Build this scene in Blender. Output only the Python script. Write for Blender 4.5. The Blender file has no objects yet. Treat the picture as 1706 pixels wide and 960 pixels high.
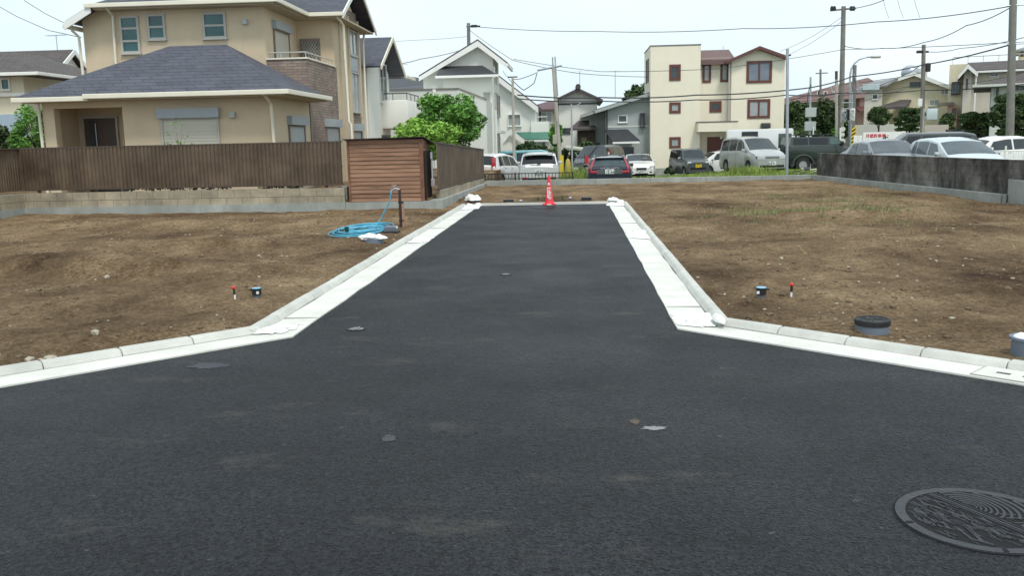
import bpy, bmesh, math, random
from math import sin, cos, pi, radians, sqrt
from mathutils import Vector, Matrix, noise
SC = bpy.context.scene
COL = SC.collection
# ------------------------------------------------------------------ camera
H = 1.6; FPX = 1520.0
pitch, roll, yaw = radians(9.16), radians(1.25), radians(3.99)
f0 = Vector((-sin(yaw), cos(yaw), 0)); r0 = Vector((cos(yaw), sin(yaw), 0)); u0 = Vector((0, 0, 1))
fw = f0*cos(pitch)-u0*sin(pitch); uu = u0*cos(pitch)+f0*sin(pitch)
rt = r0*cos(roll)-uu*sin(roll); up = uu*cos(roll)+r0*sin(roll)
cd = bpy.data.cameras.new('camera'); cam = bpy.data.objects.new('camera', cd); COL.objects.link(cam)
cd.sensor_width = 36; cd.sensor_fit = 'HORIZONTAL'; cd.lens = 36*FPX/1706; cd.clip_start = .1; cd.clip_end = 2000
m = Matrix((rt, up, -fw)).transposed().to_4x4(); m.translation = (0, 0, H); cam.matrix_world = m
SC.camera = cam
def ray(px, py): return fw*FPX+rt*(px-853)-up*(py-480)
def A(px, py, Y):
    """where the line of sight through a spot of the photo meets the upright plane Y metres down the road"""
    d = ray(px, py); t = Y/d.y; return Vector((d.x*t, Y, H+d.z*t))
def G(px, py, z=.08):
    d = ray(px, py); t = (z-H)/d.z; return Vector((d.x*t, d.y*t, z))
def AX(px, py, X):
    d = ray(px, py); t = X/d.x; return Vector((X, d.y*t, H+d.z*t))
# ------------------------------------------------------------------ world, sun, exposure
SUN_EL, SUN_AZ = radians(58), radians(158)      # azimuth from +Y clockwise
w = bpy.data.worlds.new('World'); SC.world = w; w.use_nodes = True
nt = w.node_tree; bg = nt.nodes['Background']
sky = nt.nodes.new('ShaderNodeTexSky'); sky.sky_type = 'NISHITA'; sky.sun_disc = False
sky.sun_elevation = SUN_EL; sky.sun_rotation = SUN_AZ; sky.air_density = 1.0; sky.dust_density = 3.0
tc = nt.nodes.new('ShaderNodeTexCoord'); mp = nt.nodes.new('ShaderNodeMapping'); mp.inputs['Scale'].default_value = (1, 1, 3.5)
nz = nt.nodes.new('ShaderNodeTexNoise'); nz.inputs['Scale'].default_value = 2.2; nz.inputs['Detail'].default_value = 5
cr = nt.nodes.new('ShaderNodeValToRGB'); cr.color_ramp.elements[0].position = .3; cr.color_ramp.elements[1].position = .75
cr.color_ramp.elements[0].color = (5.9, 7.1, 7.7, 1); cr.color_ramp.elements[1].color = (7.7, 8.5, 8.8, 1)
mx = nt.nodes.new('ShaderNodeMix'); mx.data_type = 'RGBA'; mx.inputs['Factor'].default_value = .93
L = nt.links.new
L(tc.outputs['Generated'], mp.inputs['Vector']); L(mp.outputs['Vector'], nz.inputs['Vector']); L(nz.outputs['Fac'], cr.inputs['Fac'])
L(sky.outputs['Color'], mx.inputs[6]); L(cr.outputs['Color'], mx.inputs[7]); L(mx.outputs[2], bg.inputs['Color'])
bg.inputs['Strength'].default_value = .105
sd = bpy.data.lights.new('sun', 'SUN'); sd.energy = 1.7; sd.angle = radians(11); sd.color = (1, .96, .9)
so = bpy.data.objects.new('sun', sd); COL.objects.link(so)
sdir = Vector((sin(SUN_AZ)*cos(SUN_EL), cos(SUN_AZ)*cos(SUN_EL), sin(SUN_EL)))
so.rotation_euler = sdir.to_track_quat('Z', 'Y').to_euler(); so.location = (0, -10, 30)
SC.view_settings.view_transform = 'Standard'; SC.view_settings.look = 'None'; SC.view_settings.gamma = 1
SC.view_settings.use_curve_mapping = False; SC.view_settings.exposure = 0.42
R = random.Random(7)
# ------------------------------------------------------------------ materials
MATS = {}
def mat(name, col, rough=.6, var=.12, scale=3, metal=0, bump=0, bscale=40, tint=None, coat=0, spec=.5, stretch=None, streak=0):
    if name in MATS: return MATS[name]
    m = bpy.data.materials.new(name); m.use_nodes = True; n = m.node_tree; N = n.nodes; K = n.links.new
    p = N['Principled BSDF']; p.inputs['Roughness'].default_value = rough; p.inputs['Metallic'].default_value = metal
    p.inputs['Specular IOR Level'].default_value = spec
    if coat: p.inputs['Coat Weight'].default_value = coat; p.inputs['Coat Roughness'].default_value = .08
    t = N.new('ShaderNodeTexCoord'); mpn = N.new('ShaderNodeMapping'); K(t.outputs['Object'], mpn.inputs['Vector'])
    if stretch: mpn.inputs['Scale'].default_value = stretch
    a = N.new('ShaderNodeTexNoise'); a.inputs['Scale'].default_value = scale; a.inputs['Detail'].default_value = 6; a.inputs['Roughness'].default_value = .65
    K(mpn.outputs['Vector'], a.inputs['Vector'])
    r = N.new('ShaderNodeValToRGB'); r.color_ramp.elements[0].position = .3; r.color_ramp.elements[1].position = .7
    lo = [c*(1-var) for c in col]; hi = [min(1, c*(1+var)) for c in (tint or col)]
    r.color_ramp.elements[0].color = (*lo, 1); r.color_ramp.elements[1].color = (*hi, 1)
    K(a.outputs['Fac'], r.inputs['Fac']); last = r.outputs['Color']
    if streak:                                    # rain streaks running down the face
        m2 = N.new('ShaderNodeMapping'); m2.inputs['Scale'].default_value = (1.7, 1.7, .30); K(t.outputs['Object'], m2.inputs['Vector'])
        s = N.new('ShaderNodeTexNoise'); s.inputs['Scale'].default_value = 1.0; s.inputs['Detail'].default_value = 7; s.inputs['Roughness'].default_value = .75; K(m2.outputs['Vector'], s.inputs['Vector'])
        sr = N.new('ShaderNodeValToRGB'); sr.color_ramp.elements[0].position = .35; sr.color_ramp.elements[1].position = .62
        d = 1-streak; sr.color_ramp.elements[0].color = (d, d, d*.97, 1); sr.color_ramp.elements[1].color = (1, 1, 1, 1)
        K(s.outputs['Fac'], sr.inputs['Fac'])
        q = N.new('ShaderNodeMix'); q.data_type = 'RGBA'; q.blend_type = 'MULTIPLY'; q.inputs['Factor'].default_value = 1
        K(last, q.inputs[6]); K(sr.outputs['Color'], q.inputs[7]); last = q.outputs[2]
    K(last, p.inputs['Base Color'])
    if bump:
        b = N.new('ShaderNodeTexNoise'); b.inputs['Scale'].default_value = bscale; b.inputs['Detail'].default_value = 4
        K(t.outputs['Object'], b.inputs['Vector']); bn = N.new('ShaderNodeBump'); bn.inputs['Strength'].default_value = bump; bn.inputs['Distance'].default_value = .02
        K(b.outputs['Fac'], bn.inputs['Height']); K(bn.outputs['Normal'], p.inputs['Normal'])
    MATS[name] = m; return m
def brick(name, c1, c2, mortar, bw, bh, ms=.012, rough=.8, zmul=1, stain=.25, bumps=.5, streak=0):
    """courses of blocks, bricks or slates: along x+y, up z"""
    m = bpy.data.materials.new(name); m.use_nodes = True; n = m.node_tree; N = n.nodes; K = n.links.new; p = N['Principled BSDF']
    p.inputs['Roughness'].default_value = rough
    t = N.new('ShaderNodeTexCoord'); s = N.new('ShaderNodeSeparateXYZ'); K(t.outputs['Object'], s.inputs[0])
    ad = N.new('ShaderNodeMath'); K(s.outputs['X'], ad.inputs[0]); K(s.outputs['Y'], ad.inputs[1])
    mu = N.new('ShaderNodeMath'); mu.operation = 'MULTIPLY'; mu.inputs[1].default_value = zmul; K(s.outputs['Z'], mu.inputs[0])
    c = N.new('ShaderNodeCombineXYZ'); K(ad.outputs[0], c.inputs[0]); K(mu.outputs[0], c.inputs[1])
    b = N.new('ShaderNodeTexBrick'); b.inputs['Scale'].default_value = 1; b.inputs['Brick Width'].default_value = bw; b.inputs['Row Height'].default_value = bh
    b.inputs['Mortar Size'].default_value = ms; b.inputs['Mortar Smooth'].default_value = .2; b.inputs['Color1'].default_value = (*c1, 1); b.inputs['Color2'].default_value = (*c2, 1); b.inputs['Mortar'].default_value = (*mortar, 1)
    K(c.outputs[0], b.inputs['Vector'])
    a = N.new('ShaderNodeTexNoise'); a.inputs['Scale'].default_value = 1.6; a.inputs['Detail'].default_value = 9; a.inputs['Roughness'].default_value = .7; K(t.outputs['Object'], a.inputs['Vector'])
    r = N.new('ShaderNodeValToRGB'); r.color_ramp.elements[0].position = .35; r.color_ramp.elements[1].position = .68
    d = 1-stain; r.color_ramp.elements[0].color = (d, d, d, 1); r.color_ramp.elements[1].color = (1.1, 1.1, 1.08, 1); K(a.outputs['Fac'], r.inputs['Fac'])
    q = N.new('ShaderNodeMix'); q.data_type = 'RGBA'; q.blend_type = 'MULTIPLY'; q.inputs['Factor'].default_value = 1
    K(b.outputs['Color'], q.inputs[6]); K(r.outputs['Color'], q.inputs[7]); K(q.outputs[2], p.inputs['Base Color'])
    if streak:
        m2s = N.new('ShaderNodeMapping'); m2s.inputs['Scale'].default_value = (1.6, 1.6, .8); K(t.outputs['Object'], m2s.inputs['Vector'])
        s2 = N.new('ShaderNodeTexNoise'); s2.inputs['Scale'].default_value = 1.1; s2.inputs['Detail'].default_value = 9; s2.inputs['Roughness'].default_value = .72; K(m2s.outputs['Vector'], s2.inputs['Vector'])
        sr = N.new('ShaderNodeValToRGB'); sr.color_ramp.elements[0].position = .40; sr.color_ramp.elements[1].position = .62; d = 1-streak; sr.color_ramp.elements[0].color = (d,d,d,1); sr.color_ramp.elements[1].color = (1.5,1.48,1.42,1); K(s2.outputs['Fac'], sr.inputs['Fac'])
        q2 = N.new('ShaderNodeMix'); q2.data_type = 'RGBA'; q2.blend_type = 'MULTIPLY'; q2.inputs['Factor'].default_value = 1; K(q.outputs[2], q2.inputs[6]); K(sr.outputs['Color'], q2.inputs[7]); K(q2.outputs[2], p.inputs['Base Color'])
    bn = N.new('ShaderNodeBump'); bn.inputs['Strength'].default_value = bumps; bn.inputs['Distance'].default_value = .015; bn.invert = True
    K(b.outputs['Fac'], bn.inputs['Height']); K(bn.outputs['Normal'], p.inputs['Normal'])
    MATS[name] = m; return m
def glassm(name, col, rough=.06):
    return mat(name, col, rough, .35, .9, coat=0, spec=.55)
# ------------------------------------------------------------------ mesh helpers
class MB:
    def __init__(s): s.v = []; s.f = []
    def add(s, vs, fs):
        o = len(s.v); s.v += [tuple(x) for x in vs]; s.f += [tuple(i+o for i in q) for q in fs]; return s
    def box(s, x0, x1, y0, y1, z0, z1):
        if x0 > x1: x0, x1 = x1, x0
        if y0 > y1: y0, y1 = y1, y0
        if z0 > z1: z0, z1 = z1, z0
        return s.add([(x0,y0,z0),(x1,y0,z0),(x1,y1,z0),(x0,y1,z0),(x0,y0,z1),(x1,y0,z1),(x1,y1,z1),(x0,y1,z1)],
              [(0,3,2,1),(4,5,6,7),(0,1,5,4),(1,2,6,5),(2,3,7,6),(3,0,4,7)])
    def cbox(s, c, d, rz=0, rx=0, ry=0, ch=0):
        M = Matrix.Translation(Vector(c)) @ Matrix.Rotation(rz,4,'Z') @ Matrix.Rotation(ry,4,'Y') @ Matrix.Rotation(rx,4,'X')
        b = MB(); b.box(-d[0]/2,d[0]/2,-d[1]/2,d[1]/2,-d[2]/2,d[2]/2)
        if ch:
            bm = bmesh.new(); vv = [bm.verts.new(x) for x in b.v]
            for q in b.f: bm.faces.new([vv[i] for i in q])
            bmesh.ops.bevel(bm, geom=bm.edges[:], offset=ch, segments=2, affect='EDGES', profile=.6)
            bm.verts.ensure_lookup_table(); bm.verts.index_update()
            b.v = [tuple(x.co) for x in bm.verts]; b.f = [tuple(x.index for x in q.verts) for q in bm.faces]; bm.free()
        return s.add([M @ Vector(x) for x in b.v], b.f)
    def prism(s, poly, d):
        """poly: 3-d points of one face, extruded by vector d"""
        n = len(poly); a = [Vector(p) for p in poly]; b = [p+Vector(d) for p in a]
        return s.add(a+b, [tuple(range(n-1,-1,-1)), tuple(range(n,2*n))]+[(i,(i+1)%n,(i+1)%n+n,i+n) for i in range(n)])
    def tube(s, pts, r, n=8, cap=True, r1=None):
        pts = [Vector(p) for p in pts]; m_ = len(pts); rings = []; prev = None
        for i, p in enumerate(pts):
            t = (pts[min(i+1,m_-1)]-pts[max(i-1,0)]).normalized()
            if prev is None: a = t.orthogonal().normalized()
            else:
                a = prev-t*prev.dot(t); a = a.normalized() if a.length > 1e-6 else t.orthogonal().normalized()
            prev = a; b = t.cross(a); rr = r if r1 is None else r+(r1-r)*i/max(1,m_-1)
            rings.append([p+a*cos(2*pi*k/n)*rr+b*sin(2*pi*k/n)*rr for k in range(n)])
        vs = [v for q in rings for v in q]; fs = [(i*n+k,i*n+(k+1)%n,(i+1)*n+(k+1)%n,(i+1)*n+k) for i in range(m_-1) for k in range(n)]
        if cap: fs += [tuple(range(n-1,-1,-1)), tuple(range((m_-1)*n, m_*n))]
        return s.add(vs, fs)
    def lathe(s, prof, c=(0,0,0), n=24, axis='Z', cap=True):
        M = {'Z': Matrix.Identity(3), 'X': Matrix.Rotation(pi/2,3,'Y'), 'Y': Matrix.Rotation(-pi/2,3,'X')}[axis]; c = Vector(c)
        vs = [c+M@Vector((r*cos(2*pi*k/n), r*sin(2*pi*k/n), z)) for r, z in prof for k in range(n)]; m_ = len(prof)
        fs = [(i*n+k,i*n+(k+1)%n,(i+1)*n+(k+1)%n,(i+1)*n+k) for i in range(m_-1) for k in range(n)]
        if cap: fs += [tuple(range(n-1,-1,-1)), tuple(range((m_-1)*n, m_*n))]
        return s.add(vs, fs)
    def grid(s, rows):
        n = len(rows[0]); return s.add([v for r in rows for v in r], [(i*n+k,i*n+k+1,(i+1)*n+k+1,(i+1)*n+k) for i in range(len(rows)-1) for k in range(n-1)])
    def tf(s, M): s.v = [tuple(M@Vector(x)) for x in s.v]; return s
    def split(s, name, m, parent=None, **k):
        """one object for every separate piece"""
        par = list(range(len(s.v)))
        def fd(i):
            while par[i] != i: par[i] = par[par[i]]; i = par[i]
            return i
        for q in s.f:
            for i in q[1:]: par[fd(i)] = fd(q[0])
        g_ = {}
        for q in s.f: g_.setdefault(fd(q[0]), []).append(q)
        for fs in g_.values():
            ids = sorted({i for q in fs for i in q}); mp_ = {i: n for n, i in enumerate(ids)}; b = MB(); b.add([s.v[i] for i in ids], [tuple(mp_[i] for i in q) for q in fs]); b.build(name, m, parent, **k)
    def build(s, name, m, parent=None, loc=None, smooth=False, auto=None, kind=None):
        o = Vector((0,0,0)); q = parent
        while q is not None: o += q.location; q = q.parent
        if loc is not None and parent is None: o = Vector(loc)
        me = bpy.data.meshes.new(name); me.from_pydata([(x[0]-o.x, x[1]-o.y, x[2]-o.z) for x in s.v], [], s.f); me.update()
        me.materials.append(m)
        if smooth:
            me.polygons.foreach_set('use_smooth', [True]*len(me.polygons))
            if auto is not None: me.set_sharp_from_angle(angle=radians(auto))
        ob = bpy.data.objects.new(name, me); COL.objects.link(ob); ob.parent = parent
        if loc is not None and parent is None: ob.location = loc
        if kind: ob['kind'] = kind
        return ob
def tag(o, label, cat, group=None, kind=None):
    if label: o['label'] = label
    if cat: o['category'] = cat
    if group: o['group'] = group
    if kind: o['kind'] = kind
    return o
def thing(name, label, cat, loc=(0,0,0), group=None):
    o = bpy.data.objects.new(name, None); COL.objects.link(o); o.location = loc; o.empty_display_size = .3
    return tag(o, label, cat, group)
def textmb(txt, size, Mx, ext=.003, bold=0.0):
    cu = bpy.data.curves.new('lettering', 'FONT'); cu.body = txt; cu.size = size; cu.extrude = ext; cu.align_x = 'CENTER'; cu.align_y = 'CENTER'; cu.offset = bold
    ob = bpy.data.objects.new('lettering', cu); COL.objects.link(ob); dg = bpy.context.evaluated_depsgraph_get()
    me = bpy.data.meshes.new_from_object(ob.evaluated_get(dg)); b = MB(); b.add([Mx @ v.co for v in me.vertices], [tuple(p.vertices) for p in me.polygons])
    bpy.data.objects.remove(ob); bpy.data.curves.remove(cu); bpy.data.meshes.remove(me); return b
def facing(c, out):
    """matrix for lettering on an upright face whose outward direction is out"""
    z = Vector(out).normalized(); y = Vector((0,0,1)); x = y.cross(z); m_ = Matrix((x,y,z)).transposed().to_4x4(); m_.translation = c; return m_
def dup(root, loc, rz=None, label=None):
    r_ = root.copy(); COL.objects.link(r_); r_.location = loc
    if rz is not None: r_.rotation_euler = (0,0,rz)
    if label: r_['label'] = label
    def rec(a, b):
        for ch in list(a.children):
            if ch is b: continue
            c = ch.copy(); COL.objects.link(c); c.parent = b; rec(ch, c)
    rec(root, r_); return r_
def sm(a, b, x):
    t = max(0, min(1, (x-a)/(b-a))); return t*t*(3-2*t)
def fbm(x, y, s=1, o=4, z=0):
    v = 0; a = 1
    for i in range(o): v += a*noise.noise(Vector((x*s+z, y*s-z, z*.7))); a *= .5; s *= 2.03
    return v
def backz(x, y):
    """lie of the land beyond the far kerb"""
    left = 1-sm(3, 9, x); z = -.12-.46*left*sm(32.4, 38.5, y)-.12*(1-left)*sm(33, 45, y)
    z = z-(.9+z)*sm(46, 62, y)
    return z + .9*sm(15, 24, x)*sm(50, 70, y)
# ------------------------------------------------------------------ shared materials
M_asph = mat('asphalt', (.040,.044,.051), .72, .0, 3)
def asphalt_nodes(m):
    n = m.node_tree; N = n.nodes; K = n.links.new; p = N['Principled BSDF']; t = N.new('ShaderNodeTexCoord')
    p.inputs['Specular IOR Level'].default_value = .25
    def noise_(sc, det=4, st=(1,1,1), ro=.6):
        mp_ = N.new('ShaderNodeMapping'); mp_.inputs['Scale'].default_value = st; K(t.outputs['Object'], mp_.inputs[0])
        q = N.new('ShaderNodeTexNoise'); q.inputs['Scale'].default_value = sc; q.inputs['Detail'].default_value = det; q.inputs['Roughness'].default_value = ro; K(mp_.outputs[0], q.inputs['Vector']); return q.outputs['Fac']
    def ramp(src, a, ca, b, cb):
        r = N.new('ShaderNodeValToRGB'); r.color_ramp.elements[0].position = a; r.color_ramp.elements[1].position = b
        r.color_ramp.elements[0].color = (*ca,1); r.color_ramp.elements[1].color = (*cb,1); K(src, r.inputs['Fac']); return r.outputs['Color']
    def mixc(a, b, fac=1, mode='MULTIPLY'):
        q = N.new('ShaderNodeMix'); q.data_type = 'RGBA'; q.blend_type = mode
        if isinstance(fac, (int, float)): q.inputs['Factor'].default_value = fac
        else: K(fac, q.inputs['Factor'])
        if isinstance(a, tuple): q.inputs[6].default_value = a
        else: K(a, q.inputs[6])
        if isinstance(b, tuple): q.inputs[7].default_value = b
        else: K(b, q.inputs[7])
        return q.outputs[2]
    base = ramp(noise_(.55, 6, (1,1,1), .7), .3, (.0090,.0105,.0140), .72, (.0215,.0240,.0300))
    agg = N.new('ShaderNodeTexVoronoi'); agg.inputs['Scale'].default_value = 80; K(t.outputs['Object'], agg.inputs['Vector'])
    g1 = ramp(agg.outputs['Color'], .12, (.25,.25,.25), .88, (2.1,2.1,2.05))
    holes = ramp(noise_(26, 4), .36, (.25,.25,.27), .47, (1,1,1))
    c = mixc(mixc(base, g1), holes)
    damp = ramp(noise_(.5, 5, (.35,1.9,1)), .38, (.80,.80,.82), .6, (1.06,1.06,1.06)); c = mixc(c, damp)
    dust = ramp(noise_(1.1, 12, (.8,1.7,1), .74), .57, (0,0,0), .66, (1,1,1))
    df = N.new('ShaderNodeMath'); df.operation = 'MULTIPLY'; df.inputs[1].default_value = .65; K(dust, df.inputs[0])
    c = mixc(c, (.075,.068,.058,1), df.outputs[0], 'MIX')
    spot = ramp(noise_(8.5, 9, (1,1.6,1), .72), .64, (0,0,0), .68, (1,1,1)); sf = N.new('ShaderNodeMath'); sf.operation = 'MULTIPLY'; sf.inputs[1].default_value = .6; K(spot, sf.inputs[0])
    c = mixc(c, (.19,.185,.175,1), sf.outputs[0], 'MIX')
    K(c, p.inputs['Base Color'])
    hb = N.new('ShaderNodeMath'); hb.operation = 'ADD'; K(noise_(60, 4), hb.inputs[0]); K(agg.outputs['Distance'], hb.inputs[1])
    bn = N.new('ShaderNodeBump'); bn.inputs['Strength'].default_value = 1; bn.inputs['Distance'].default_value = .016; K(hb.outputs[0], bn.inputs['Height']); K(bn.outputs['Normal'], p.inputs['Normal'])
    rr = ramp(noise_(.8, 5), .3, (.46,.46,.46), .7, (.62,.62,.62)); K(rr, p.inputs['Roughness'])
asphalt_nodes(M_asph)
def soil(name, dark, mid, lite, sc=.45):
    m = bpy.data.materials.new(name); m.use_nodes = True; n = m.node_tree; N = n.nodes; K = n.links.new; p = N['Principled BSDF']; p.inputs['Roughness'].default_value = .95; p.inputs['Specular IOR Level'].default_value = .15
    t = N.new('ShaderNodeTexCoord')
    def nz(s, det, st=(1,1,1), ro=.65):
        mp_ = N.new('ShaderNodeMapping'); mp_.inputs['Scale'].default_value = st; K(t.outputs['Object'], mp_.inputs[0])
        q = N.new('ShaderNodeTexNoise'); q.inputs['Scale'].default_value = s; q.inputs['Detail'].default_value = det; q.inputs['Roughness'].default_value = ro; K(mp_.outputs[0], q.inputs['Vector']); return q.outputs['Fac']
    r = N.new('ShaderNodeValToRGB'); e = r.color_ramp.elements; e[0].position = .34; e[0].color = (*dark,1); e[1].position = .66; e[1].color = (*lite,1)
    x = e.new(.48); x.color = (*mid,1); K(nz(sc, 12, (1.15,.8,1), .70), r.inputs['Fac'])
    r2 = N.new('ShaderNodeValToRGB'); r2.color_ramp.elements[0].position = .3; r2.color_ramp.elements[0].color = (.45,.42,.39,1); r2.color_ramp.elements[1].position = .7; r2.color_ramp.elements[1].color = (1.45,1.42,1.38,1)
    K(nz(8, 12, (1,1,1), .82), r2.inputs['Fac'])
    q = N.new('ShaderNodeMix'); q.data_type = 'RGBA'; q.blend_type = 'MULTIPLY'; q.inputs['Factor'].default_value = .9; K(r.outputs[0], q.inputs[6]); K(r2.outputs[0], q.inputs[7])
    v = N.new('ShaderNodeTexVoronoi'); v.inputs['Scale'].default_value = 26; K(t.outputs['Object'], v.inputs['Vector'])
    vr = N.new('ShaderNodeValToRGB'); vr.color_ramp.elements[0].position = .05; vr.color_ramp.elements[0].color = (1,1,1,1); vr.color_ramp.elements[1].position = .12; vr.color_ramp.elements[1].color = (0,0,0,1); K(v.outputs['Distance'], vr.inputs['Fac'])
    ss = N.new('ShaderNodeSeparateColor'); K(v.outputs['Color'], ss.inputs[0]); gt = N.new('ShaderNodeMath'); gt.operation = 'GREATER_THAN'; gt.inputs[1].default_value = .9; K(ss.outputs[0], gt.inputs[0])
    ml = N.new('ShaderNodeMath'); ml.operation = 'MULTIPLY'; K(gt.outputs[0], ml.inputs[0]); K(vr.outputs['Color'], ml.inputs[1])
    q2 = N.new('ShaderNodeMix'); q2.data_type = 'RGBA'; q2.inputs[7].default_value = (.48,.44,.38,1); K(ml.outputs[0], q2.inputs['Factor']); K(q.outputs[2], q2.inputs[6]); 
    fr = N.new('ShaderNodeValToRGB'); fr.color_ramp.elements[0].position = .36; fr.color_ramp.elements[0].color = (.42,.40,.38,1); fr.color_ramp.elements[1].position = .60; fr.color_ramp.elements[1].color = (1.3,1.3,1.28,1); K(nz(28, 6, (1,1,1), .7), fr.inputs['Fac'])
    q3 = N.new('ShaderNodeMix'); q3.data_type = 'RGBA'; q3.blend_type = 'MULTIPLY'; q3.inputs['Factor'].default_value = .85; K(q2.outputs[2], q3.inputs[6]); K(fr.outputs[0], q3.inputs[7]); K(q3.outputs[2], p.inputs['Base Color'])
    bn = N.new('ShaderNodeBump'); bn.inputs['Strength'].default_value = 1; bn.inputs['Distance'].default_value = .11; K(nz(9, 11, (1,1.2,1), .78), bn.inputs['Height']); K(bn.outputs['Normal'], p.inputs['Normal'])
    return m
M_soil = soil('bare_earth', (.085,.049,.026), (.235,.162,.095), (.44,.325,.20))
M_lot = mat('weedy_gravel', (.15,.15,.11), .95, .3, .7, tint=(.13,.16,.07), bump=.6, bscale=12)
M_conc = mat('white_concrete', (.60,.60,.55), .8, .10, 2.2, bump=.15, bscale=60, tint=(.66,.65,.60))
M_kerb = mat('kerb_concrete', (.49,.495,.455), .85, .16, 2.6, bump=.3, bscale=50)
M_gconc = mat('grey_concrete', (.34,.36,.34), .85, .2, 1.6, bump=.3, bscale=30, streak=.2)
M_block = brick('tan_block_masonry', (.43,.37,.27), (.36,.32,.24), (.20,.16,.11), .4, .2, .006, stain=.45)
M_oldwall = brick('weathered_blackened_blockwork', (.165,.158,.147), (.140,.134,.126), (.105,.100,.094), .4, .2, .006, rough=.95, stain=.78, streak=.6)
M_black = mat('black_plastic', (.015,.015,.017), .45, .2)
M_rubber = mat('rubber', (.018,.018,.018), .8, .2)
M_steel = mat('galvanised_steel', (.42,.46,.50), .45, .1, 4, metal=.6)
M_pole = mat('pole_concrete', (.22,.21,.19), .85, .2, 2, streak=.25)
M_poleL = mat('pale_pole_concrete', (.42,.40,.35), .85, .12, 2, streak=.15)
M_wire = mat('black_cable', (.03,.035,.04), .6, .1)
M_white = mat('white_paint', (.76,.76,.73), .5, .04, 2)
M_trim = mat('cream_trim', (.74,.70,.58), .5, .05, 2)
M_plastic = mat('white_sack_plastic', (.80,.81,.80), .45, .05, 5, bump=.4, bscale=14)
M_leafD = mat('dark_foliage', (.035,.062,.020), .75, .45, 2.2, tint=(.060,.105,.030))
M_leafG = mat('green_foliage', (.065,.17,.028), .7, .5, 2.0, tint=(.13,.30,.05))
M_leafY = mat('light_green_foliage', (.16,.33,.04), .7, .35, 3, tint=(.26,.46,.07))
M_bark = mat('bark', (.10,.075,.055), .9, .3, 8, bump=.5, bscale=20)
M_glass = glassm('window_glass', (.045,.060,.068))
M_curt = mat('pale_curtain_glass', (.30,.33,.33), .1, .2, 1.2, spec=.7)
M_roofS = brick('dark_slate_roof', (.062,.066,.092), (.082,.085,.110), (.022,.023,.034), .62, .19, .010, rough=.6, zmul=1.9, stain=.3, bumps=.8)
# ------------------------------------------------------------------ ground and roads
LP = [(-2.38,23.0),(-2.38,7.40),(-6.5,3.25)]       # asphalt edge, left
RP = [(.86,22.9),(.86,7.60),(5.2,3.6)]              # asphalt edge, right
def offs(P, d):
    """offset an open polyline to its right-hand side by d (mitred)"""
    out = []; n = len(P)
    for i in range(n):
        def nrm(a, b): v = (Vector(b)-Vector(a)).normalized(); return Vector((v.y, -v.x))
        if i == 0: q = Vector(P[0])+nrm(P[0],P[1])*d
        elif i == n-1: q = Vector(P[-1])+nrm(P[-2],P[-1])*d
        else:
            a, b = nrm(P[i-1],P[i]), nrm(P[i],P[i+1]); h = (a+b).normalized(); q = Vector(P[i])+h*(d/h.dot(a))
        out.append((q.x, q.y))
    return out
def ofo(P, d): 
    q = offs(P, d); return q if abs(q[0][0]+.76) > abs(P[0][0]+.76) else offs(P, -d)
lo_, ro_ = ofo(LP, .40), ofo(RP, .40)
b = MB(); b.prism([(-24,-12,0),(24,-12,0),(24,ro_[2][1],0),(*ro_[2],0),(*ro_[1],0),(ro_[0][0],23.15,0),(lo_[0][0],23.15,0),(*lo_[1],0),(*lo_[2],0),(-24,lo_[2][1],0)], (0,0,-.25)); tag(b.build('asphalt_road', M_asph), None, None, kind='structure')
def xl(y): 
    P = offs(LP, .44); P = P if P[0][0] < -2.4 else offs(LP, -.44)
    return P[0][0] if y > P[1][1] else P[1][0]+(y-P[1][1])*(P[2][0]-P[1][0])/(P[2][1]-P[1][1])
def xr(y):
    P = offs(RP, -.44); P = P if P[0][0] > .9 else offs(RP, .44)
    return P[0][0] if y > P[1][1] else P[1][0]+(y-P[1][1])*(P[2][0]-P[1][0])/(P[2][1]-P[1][1])
def gauss(x, y, cx, cy, sx, sy, a=0):
    c, s = cos(a), sin(a); u = (x-cx)*c+(y-cy)*s; v = -(x-cx)*s+(y-cy)*c
    return math.exp(-(u/sx)**2-(v/sy)**2)
def dz(x, y):
    e = min(1, max(0, (xl(y)-x)/.5)) if x < -.76 else min(1, max(0, (x-xr(y))/.5))
    if y > 23: e = 1
    z = .044+e*(.022+.045*fbm(x, y, .45)+.026*fbm(x, y, 1.9, 3, 5)+.012*fbm(x, y, 6, 3, 9))
    z += e*(.22*gauss(x,y,-6.6,11.6,2.2,.5,-.18)-.10*gauss(x,y,-7.0,10.6,2.5,.5,-.1)+.16*gauss(x,y,-9.5,10.2,1.6,.7)+.11*gauss(x,y,-5.6,14.2,1.5,.5)-.05*gauss(x,y,-5.9,13.4,1.3,.4)+.05*gauss(x,y,-7.8,18.5,3,.6))
    z += e*(.12*gauss(x,y,5.8,17.4,2.0,.5,-.15)-.06*gauss(x,y,5.4,16.2,2.2,.4,-.1)+.05*gauss(x,y,7.2,14.8,1.6,.5))
    if x > 1.5: z += .018*abs(sin((x*.55+y*.9)*2.2))*e*gauss(x,y,5,15,3,3)
    return z
g = MB()
def ys(a, b, s0, s1):
    out = [a]; 
    while out[-1] < b: t = (out[-1]-a)/(b-a); out.append(min(b, out[-1]+s0+(s1-s0)*t))
    return out
Y1 = ys(3.0, 23.05, .055, .16)
rows = []
NX = 230
for y in Y1: xe = xl(y); rows.append([(xe-(1-k/NX)**1.6*14.5, y, dz(xe-(1-k/NX)**1.6*14.5, y)) for k in range(NX+1)])
g.grid(rows); rows = []
for y in Y1: xe = xr(y); rows.append([(xe+(k/NX)**1.6*14, y, dz(xe+(k/NX)**1.6*14, y)) for k in range(NX+1)])
g.grid(rows); rows = []
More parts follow.
